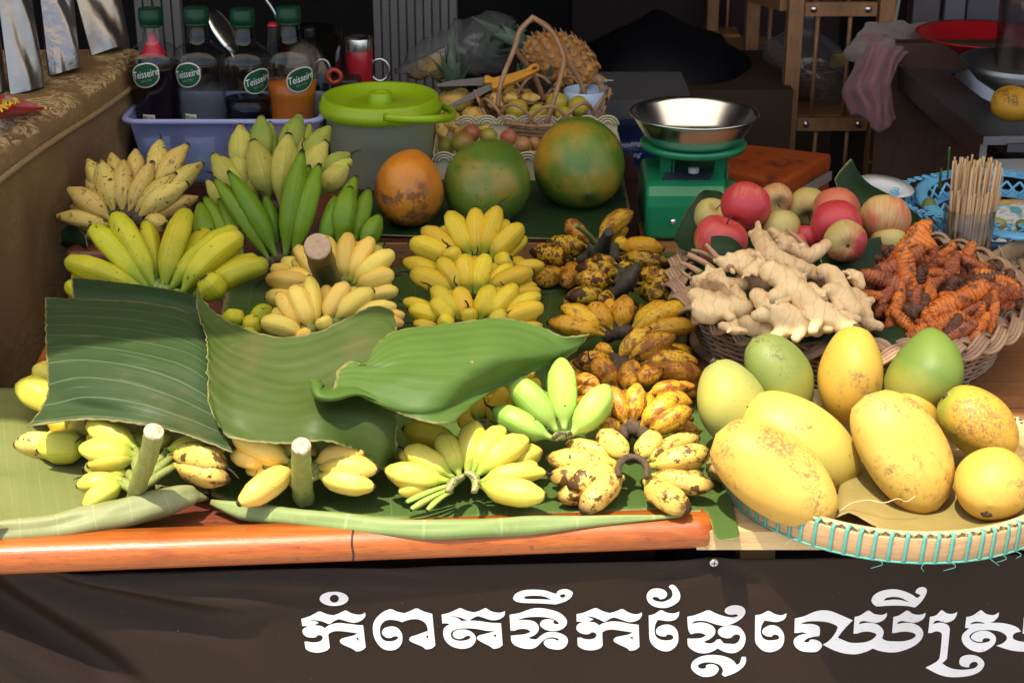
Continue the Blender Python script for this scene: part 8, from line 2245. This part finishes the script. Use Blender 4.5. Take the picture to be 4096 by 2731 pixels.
part('carton_body', box((wc.x + 0.05, 4.2, zt3 / 2), (0.28, 0.3, zt3)), mt_wcard, wt, smooth=False)
bp0 = ond(*fs('X', 180, 470), 4.046); bp1 = ond(*fs('X', 360, 545), 4.046)
part('blue_band', box(((bp0.x + bp1.x) / 2, 4.0475, (bp0.z + bp1.z) / 2), (abs(bp1.x - bp0.x), 0.003, abs(bp0.z - bp1.z))), M('blue_band', (0.03, 0.065, 0.16), rough=0.5), wt, smooth=False)
V2, F2 = text_geo('C OHE', abs(bp0.z - bp1.z) * 0.75, 0, 0.0002)
part('lettering', ([Vector(((bp0.x + bp1.x) / 2 + x, 4.045, (bp0.z + bp1.z) / 2 + y)) for x, y in V2], F2), mt_wcard, wt, smooth=False)
mt_navy = M('navy_wrap', (0.006, 0.014, 0.055), (0.010, 0.022, 0.085), 20, rough=0.18, bump=0.5, bs=22, bdist=0.01)
bw0, bw1 = ond(*fs('X', 250, 620), 3.75), ond(*fs('X', 640, 620), 3.75)
nvp = thing('bottle_pack', 'navy shrink wrapped pack with white script beside the green scale', 'pack', ((bw0.x + bw1.x) / 2, 3.8, 0))
ztp = ond(*fs('X', 450, 650), 3.75).z
o = part('shrink_wrap', box(((bw0.x + bw1.x) / 2 + 0.03, 3.86, (ztp + 0.25) / 2), (bw1.x - bw0.x + 0.10, 0.22, ztp - 0.25)), mt_navy, nvp, smooth=True)
bevel(o, 0.03, 4)
mt_scr = M('white_script', (0.28, 0.33, 0.46), rough=0.4)
for wd_, x, y, sz in (('drinking', 350, 690, 60), ('drinking', 345, 785, 60), ('water', 500, 930, 80), ('drinking', 250, 1035, 60), ('water', 280, 1170, 70)):
    q = ond(*fs('X', x, y), 3.744); s = mpp(q) / 2.09
    V2, F2 = text_geo(wd_, sz * s, 0.4, 0.0002)
    part('script', ([q + Vector((a, 0, b + a * 0.18)) for a, b in V2], F2), mt_scr, nvp, smooth=False)
mt_orange = M('orange_cooler', (0.55, 0.11, 0.02), (0.47, 0.085, 0.016), 8, rough=0.55, spots=[((0.16, 0.04, 0.015), 18, 0.62, 0.08, 4)])
ct_ = thing('cooler', 'orange cooler box with a pale stripe under its lid', 'cooler', (1.0, 4.1, 0))
A_ = ond(*fs('C', 655, 830), 4.15); B_ = ond(*fs('C', 830, 790), 4.45); C_ = ond(*fs('C', 1270, 850), 4.35); D_ = ond(*fs('C', 1000, 1030), 3.95)
zco = (A_.z + B_.z + C_.z) / 3
top4 = [onz(*fs('C', x, y), zco - T) for x, y in ((560, 905), (760, 790), (1290, 850), (1010, 1010))]
cen = sum(top4, Vector()) / 4
def pris(pts, z0, z1, sh=1.0): 
    n = len(pts)
    V = [Vector((cen.x + (p.x - cen.x) * sh, cen.y + (p.y - cen.y) * sh, z0)) for p in pts] + [Vector((cen.x + (p.x - cen.x) * sh, cen.y + (p.y - cen.y) * sh, z1)) for p in pts]
    return V, [tuple(range(n - 1, -1, -1)), tuple(range(n, 2 * n))] + [(k, (k + 1) % n, n + (k + 1) % n, n + k) for k in range(n)]
o = part('lid', pris(top4, zco - 0.05, zco), mt_orange, ct_, smooth=False); bevel(o, 0.012, 3)
part('stripe', pris(top4, zco - 0.075, zco - 0.0505, 1.015), M('cooler_stripe', (0.42, 0.36, 0.33), rough=0.5), ct_, smooth=False)
part('cooler_body', pris(top4, zco - 0.35, zco - 0.0755, 0.98), mt_orange, ct_, smooth=False)
solo('cooler_stand', pris(top4, 0.002, zco - 0.352, 0.9), mt_darkboard, (cen.x, cen.y, 0), 'dark stand under the orange cooler', 'stand', smooth=False)

# ------------------------------------------------------------------ wooden shelf with dowel sides
mt_dow = mt_shelfwood
SH = thing('wooden_shelf', 'light wooden shelf rack with dowel sides behind the apples', 'shelf', (1.6, 4.9, 0))
dF, dB2 = 4.55, 5.05
def CP(x, y, d): return ond(*fs('C', x, y), d)
def post(xp, d, wpx, y0=-60, tilt=0):
    p = CP(xp, 400, d); s = mpp(p) / 1.3868
    part('post', box((p.x, d, 0.78), (wpx * s, 0.05, 1.56)), mt_dow, SH, smooth=False)
    return p.x
x1_ = post(1060, dF, 80)
x2_ = post(1555, dF, 80)
x3_ = post(828, dF + 0.45, 70)
x4_ = post(608, dF + 0.95, 60)
def rail_(ya, yb2, d, xa, xb):
    za, zb2 = CP(1300, ya, d).z, CP(1300, yb2, d).z
    part('cross_rail', box(((xa + xb) / 2, d + 0.002, (za + zb2) / 2), (xb - xa - 0.05, 0.022, za - zb2)), mt_dow, SH, smooth=False)
    for x in (xa + 0.05, xb - 0.05):
        part('bolt', lathe([(0.010, 0), (0.009, 0.003), (0.0001, 0.004)], (x, d - 0.009, (za + zb2) / 2), (0, -1, 0), 12, closed=False), mt_steel, SH)
    return (za + zb2) / 2
za = rail_(12, 88, dF, x1_, x2_)
zb3 = rail_(650, 722, dF, x1_, x2_)
def dowel(xp, ya, yb2, d, wpx=24):
    a, b2 = CP(xp, ya, d), CP(xp, yb2, d)
    s = mpp(a) / 1.3868
    part('dowel', tube([Vector((a.x, d + 0.005, a.z)), Vector((a.x, d + 0.005, b2.z))], wpx / 2 * s, 10), mt_dow, SH)
dowel(1212, 80, 650, dF); dowel(1393, 80, 650, dF)
dowel(1204, -80, 15, dF); dowel(1390, -80, 15, dF)
dowel(1200, 715, 960, dF); dowel(1375, 715, 960, dF)
dowel(955, -60, 820, dF + 0.47, 26); dowel(715, -60, 170, dF + 0.97, 18); dowel(940, 500, 830, dF + 0.40, 24)
def side_rail(xa, ya, da, xb, yb2, db, h=0.05):
    part('side_rail', beam(CP(xa, ya, da), CP(xb, yb2, db), 0.022, h), mt_dow, SH, smooth=False)
side_rail(1020, 10, dF + 0.02, 840, -40, dF + 0.43)
side_rail(1030, 640, dF + 0.02, 850, 470, dF + 0.43)
side_rail(800, 380, dF + 0.43, 640, 210, dF + 0.93)
zs = CP(1300, 640, dF).z
part('shelf_board', box(((x1_ + x2_) / 2, dF + 0.24, zb3 + 0.01), (x2_ - x1_ + 0.02, 0.42, 0.016)), mt_dow, SH, smooth=False)
zs2 = CP(900, 385, dF + 0.45).z
part('shelf_board', box(((x3_ + x1_) / 2 + 0.02, dF + 0.68, zs2), (x1_ - x3_ + 0.14, 0.40, 0.016)), mt_dow, SH, smooth=False)
zs3 = CP(700, 180, dF + 0.95).z
part('shelf_board', box(((x4_ + x3_) / 2, dF + 1.0, zs3), (x3_ - x4_ + 0.05, 0.24, 0.016)), mt_dow, SH, smooth=False)
# woven basket with a plastic bag on the shelf
wbk = CP(1120, 520, dF + 0.26)
ws = mpp(wbk) / 1.3868
bsk = thing('woven_basket', 'small brown woven basket with a red check band on the wooden shelf', 'basket', (wbk.x, dF + 0.26, zb3 + 0.02))
mt_bw = M('brown_weave', (0.17, 0.10, 0.055), (0.11, 0.06, 0.035), 60, rough=0.7, bump=0.8, bs=180)
hbk = CP(1120, 410, dF + 0.2).z - (zb3 + 0.018)
for j in range(9):
    t = j / 8
    part('weaver', tube([Vector((wbk.x + (150 + 62 * t) * ws * math.cos(a), dF + 0.26 + (110 + 40 * t) * ws * math.sin(a), zb3 + 0.022 + hbk * t)) + Vector((math.cos(a), math.sin(a), 0)) * 0.003 * math.cos(16 * a + PI * j) for a in [2 * PI * k / 96 for k in range(96)]], hbk / 15, 6, closed=True), mt_bw, bsk)
mt_chk = M('red_white_band', (0.20, 0.03, 0.03), rough=0.7)
for k in range(36):
    a = 2 * PI * k / 36
    p = Vector((wbk.x + 210 * ws * math.cos(a), dF + 0.26 + 148 * ws * math.sin(a), zb3 + 0.022 + hbk * 0.95))
    part('band_check', box(p, (0.010, 0.012, hbk * 0.14), a), mt_chk if k % 2 else mt_wcard, bsk, smooth=False)
bg_c = CP(1140, 330, dF + 0.26)
g = blob(bg_c, (0, 0, 1), [(0.0001, -0.11), (0.12, -0.10), (0.13, -0.03), (0.10, 0.03), (0.04, 0.08), (0.03, 0.11), (0.06, 0.16), (0.0001, 0.15)], 36, lump=0.05, ls=9, seed=6)
solo('plastic_bag', g, mt_bag, bg_c, 'tied clear plastic bag in the woven basket on the shelf', 'bag')
c = CP(1325, 335, dF + 0.24)
solo('yellow_packet', box(c, (0.05, 0.03, 0.045)), M('yellow_packet', (0.35, 0.24, 0.03), rough=0.5), c, 'small yellow packet in the woven basket on the shelf', 'packet', smooth=False)
bevel(bpy.context.scene.collection.objects[-1], 0.008, 2)

# ------------------------------------------------------------------ steel sink, towel, basin, jug, strainer, mango
zsk = T + 0.10
def UZ(x, y, dz=0.0): return onz(*fs('U', x, y), zsk - T + dz)
sA, sB = UZ(150, 515), UZ(1020, 1225)
mt_sink = M('brushed_steel', (0.33, 0.33, 0.34), (0.27, 0.27, 0.28), 6, rough=0.38, metal=1.0, bump=0.2, bs=120, stretch=(1, 6, 1))
SK = thing('sink_table', 'stainless steel sink table on square legs at the right', 'sink', ((sA.x + sB.x) / 2 + 0.4, (sA.y + sB.y) / 2, 0))
ed = (sA - sB).normalized()
rt_ = Vector((ed.y, -ed.x, 0))
wS, lS = 0.62, (sA - sB).length
def sk(u, v_, z): return sB + ed * (u * lS) + rt_ * (v_ * wS) + Vector((0, 0, z))
def slab(u0, u1, v0, v1, z0, z1):
    V = [sk(u, v_, z) for u in (u0, u1) for v_ in (v0, v1) for z in (z0, z1)]
    return V, [(0, 1, 3, 2), (4, 6, 7, 5), (0, 4, 5, 1), (2, 3, 7, 6), (0, 2, 6, 4), (1, 5, 7, 3)]
for nm, a in (('deck', (0, 0.30, 0, 1)), ('deck', (0.30, 0.82, 0, 0.16)), ('deck', (0.30, 0.82, 0.84, 1)), ('deck', (0.82, 1, 0, 1))):
    part(nm, slab(*a, -0.012, 0), mt_sink, SK, smooth=False)
part('front_lip', slab(-0.004, 1.0, -0.03, -0.004, -0.05, 0.006), mt_sink, SK, smooth=False)
part('end_lip', slab(-0.025, -0.006, -0.03, 1, -0.014, 0.006), mt_sink, SK, smooth=False)
bs0 = []
for z, inset in ((0.0, 0.0), (-0.12, 0.03), (-0.18, 0.08)):
    c_b = sk(0.56, 0.5, 0)
    rg = []
    for k in range(32):
        a = 2 * PI * k / 32
        ca, sa = math.cos(a), math.sin(a)
        e = (abs(ca) ** 4 + abs(sa) ** 4) ** -0.25
        rg.append(sk(0.56 + (0.27 - inset / lS) * ca * e, 0.5 + (0.345 - inset / wS) * sa * e, z))
    bs0.append(rg)
part('sink_bowl', loft(bs0), mt_sink, SK)
part('backsplash', slab(0.0, 1.02, 1.0, 1.03, 0, 0.10), mt_sink, SK, smooth=False)
for u, v_ in ((0.03, 0.04), (0.97, 0.02), (0.03, 0.95), (0.97, 0.95)):
    q = sk(u, v_, 0)
    part('leg', box((q.x, q.y, (zsk - 0.06) / 2), (0.045, 0.045, zsk - 0.06), math.atan2(ed.x, -ed.y) * -1), mt_sink, SK, smooth=False)
part('end_frame', slab(-0.004, 0.03, 0.02, 1, -0.085, -0.052), mt_sink, SK, smooth=False)
part('side_frame', slab(0.0, 1, 0.03, 0.08, -0.09, -0.052), mt_sink, SK, smooth=False)
tagp = [UZ(1200, 1245), UZ(1340, 1245)]
part('paper_tag', box((tagp[0] + tagp[1]) / 2 + Vector((0.03, -0.005, -0.02)), (0.10, 0.002, 0.018)), mt_wcard, SK, smooth=False)
mt_door = wood('reddish_cabinet', (0.075, 0.030, 0.014), (0.055, 0.022, 0.011), 0.6, 0.0, (30, 30, 3))
cq = ond(*fs('U', 420, 1250), 4.25)
solo('cabinet', box((cq.x + 0.05, 4.3, cq.z - 0.1), (0.34, 0.05, 0.7)), mt_door, (cq.x, 4.3, 0.1), 'dark reddish wooden panel under the sink', 'cabinet', smooth=False)
# towels
mt_tow = M('pink_towel', (0.30, 0.135, 0.145), (0.25, 0.105, 0.115), 25, rough=0.95, bump=0.9, bs=320, bdist=0.003, sheen=0.3)
mt_tow2 = M('tan_towel', (0.25, 0.19, 0.165), (0.21, 0.155, 0.14), 25, rough=0.95, bump=0.9, bs=320, bdist=0.003, sheen=0.3)
def towel(label, rows, mat, nu=40, nv=46):
    g = grid(rows, nu, nv, lambda p, u, v_: p + Vector((mnoise.noise(p * 16), mnoise.noise(p * 16 + Vector((4, 0, 0))), mnoise.noise(p * 16 + Vector((0, 4, 0))))) * 0.012 + Vector((0, -1, 0.3)) * (0.010 * math.sin(u * 26 + 3 * mnoise.noise(p * 9))))
    o = solo('towel', g, mat, rows[0][0], label, 'towel')
    solid(o, 0.006, 0)
    return o
def CD(x, y, d): return ond(*fs('C', x, y), d)
towel('tan grey towel bundled over the far corner of the sink', [[CD(1420, 180, 4.40), CD(1500, 135, 4.46), CD(1650, 130, 4.52), CD(1800, 140, 4.58), CD(1920, 180, 4.62)], [CD(1400, 240, 4.32), CD(1500, 190, 4.36), CD(1650, 180, 4.44), CD(1800, 190, 4.5), CD(1930, 220, 4.55)], [CD(1370, 290, 4.28), CD(1480, 260, 4.27), CD(1620, 240, 4.34), CD(1770, 250, 4.42), CD(1900, 230, 4.5)], [CD(1380, 340, 4.28), CD(1480, 330, 4.26), CD(1600, 300, 4.30), CD(1720, 300, 4.36), CD(1830, 260, 4.44)]], mt_tow2)
towel('pink towel hanging down over the sink corner', [[CD(1450, 190, 4.33), CD(1520, 180, 4.33), CD(1600, 200, 4.33), CD(1680, 250, 4.34), CD(1780, 300, 4.38)], [CD(1420, 330, 4.26), CD(1500, 300, 4.22), CD(1560, 270, 4.21), CD(1620, 280, 4.22), CD(1700, 300, 4.28)], [CD(1375, 460, 4.25), CD(1440, 460, 4.20), CD(1510, 430, 4.18), CD(1570, 420, 4.20), CD(1620, 400, 4.23)], [CD(1365, 560, 4.25), CD(1440, 570, 4.20), CD(1520, 560, 4.17), CD(1580, 560, 4.20), CD(1625, 540, 4.23)], [CD(1385, 640, 4.25), CD(1450, 660, 4.21), CD(1540, 735, 4.18), CD(1590, 720, 4.19), CD(1635, 660, 4.23)]], mt_tow)
mt_rbas = M('red_basin', (0.42, 0.010, 0.016), rough=0.35)
cq = UZ(900, 545, 0.0)
o = solo('basin', lathe([(0.0001, 0.004), (0.10, 0.004), (0.165, 0.065), (0.178, 0.068), (0.178, 0.064), (0.168, 0.058), (0.105, 0.0), (0.0001, 0.0)], cq + Vector((0.02, 0.02, 0.002)), n=48, closed=False), mt_rbas, cq, 'red plastic basin at the far side of the sink', 'basin')
cq = UZ(1180, 800)
jb = thing('clear_container', 'tall clear plastic container standing on the sink', 'container', cq)
sj = mpp(cq) / 2.24
part('container_wall', lathe([(0.0001, 0.002), (170 * sj, 0.002), (185 * sj, 0.20), (190 * sj, 0.36), (186 * sj, 0.36), (176 * sj, 0.05)], cq + Vector((0.02, 0.03, 0)), n=36, closed=False), glass_mat('scratched_plastic', (0.84, 0.80, 0.80), 0.12, 1.4, 0.84), jb)
cq = UZ(1160, 880)
o = solo('steel_bowl', lathe([(0.0001, 0.0), (0.05, 0.004), (0.11, 0.045), (0.15, 0.085), (0.155, 0.086), (0.112, 0.040), (0.05, 0.0), (0.0001, -0.003)], cq + Vector((0.04, 0.0, 0.006)), n=48, closed=False), mt_sink, cq, 'shallow steel bowl on the sink behind the spotted mango', 'bowl')
mango('ripe mango with dark spots lying on the sink corner', 1235, 935, 400, 370, 10, 10, 3.56, mango_mat('spotted_mango_skin', (0.50, 0.26, 0.02), (0.42, 0.21, 0.018), None, 0.6, 1.0, 0.9, scarc=(0.05, 0.03, 0.015)), frame='U', grp=None, seed=31, stem=False)
mt_cable = M('white_cable', (0.42, 0.40, 0.37), rough=0.5)
P = [CD(1500, 905, 4.3), CD(1560, 850, 4.3), CD(1610, 760, 4.35), CD(1640, 660, 4.4)]
solo('cable', tube(catmull(P, 20), 0.005, 6), mt_cable, P[0], 'white cable hanging below the pink towel', 'cable')
P = [CD(1635, 120, 4.7), CD(1648, 50, 4.75), CD(1665, -40, 4.8)]
solo('cable', tube(catmull(P, 14), 0.006, 6), mt_cable, P[0], 'white cable rising above the tan towel', 'cable')
# pale cabinet behind the sink
mt_gcab = M('grey_cabinet', (0.155, 0.15, 0.17), rough=0.5)
for xa, xb, lab, m_ in ((1730, 1880, 'dull pinkish cabinet door behind the sink', M('dull_cabinet', (0.13, 0.115, 0.115), rough=0.6)), (1905, 2020, 'pale lilac grey cabinet door left of the clear container', mt_gcab), (2030, 2400, 'lilac grey cabinet door behind the clear container', M('grey_cabinet_dark', (0.105, 0.10, 0.12), rough=0.5))):
    a, b2 = CD(xa, 60, 5.3), CD(xb, 60, 5.3)
    zz = CD(1900, 140, 5.3).z
    th = thing('pale_cabinet', lab, 'cabinet', ((a.x + b2.x) / 2, 5.3, zz))
    o = part('door_panel', box(((a.x + b2.x) / 2, 5.3, zz + 0.4), (b2.x - a.x, 0.03, 0.8)), m_, th, smooth=False); bevel(o, 0.004, 2)
    o = part('door_frame', box(((a.x + b2.x) / 2, 5.33, zz + 0.4), (b2.x - a.x + 0.02, 0.02, 0.82)), mt_darkboard, th, smooth=False)
a = CD(1900, 150, 5.2); b2 = CD(2400, 150, 5.2)
solo('counter_ledge', box(((a.x + b2.x) / 2, 5.2, a.z - 0.015), (b2.x - a.x, 0.25, 0.03)), M('grey_ledge', (0.12, 0.115, 0.115), rough=0.5), (a.x, 5.2, a.z), 'grey ledge under the pale cabinet doors', 'ledge', smooth=False)
# dim red crates far back
c = ond(2700, 60, 5.6)
solo('red_crate', box((c.x + 0.1, 5.7, c.z - 0.1), (0.9, 0.3, 0.36)), M('dim_red', (0.016, 0.004, 0.004), rough=0.7), (c.x, 5.7, c.z - 0.3), 'dark red crate in the shadows behind the black bag', 'crate', smooth=False)
solo('crate_stack', box((c.x + 0.1, 5.7, (c.z - 0.28) / 2), (0.9, 0.3, c.z - 0.285)), mt_card, (c.x, 5.7, 0), 'brown boxes under the dark red crate in the shadows', 'box', smooth=False)
# back counter that carries the far things
solo('back_bench', box((-0.45, 4.05, T / 2 - 0.005), (1.9, 0.65, T - 0.01)), mt_darkboard, (-0.45, 4.05, 0), 'dark bench at the back carrying the tumbler and tools', 'bench', smooth=False)
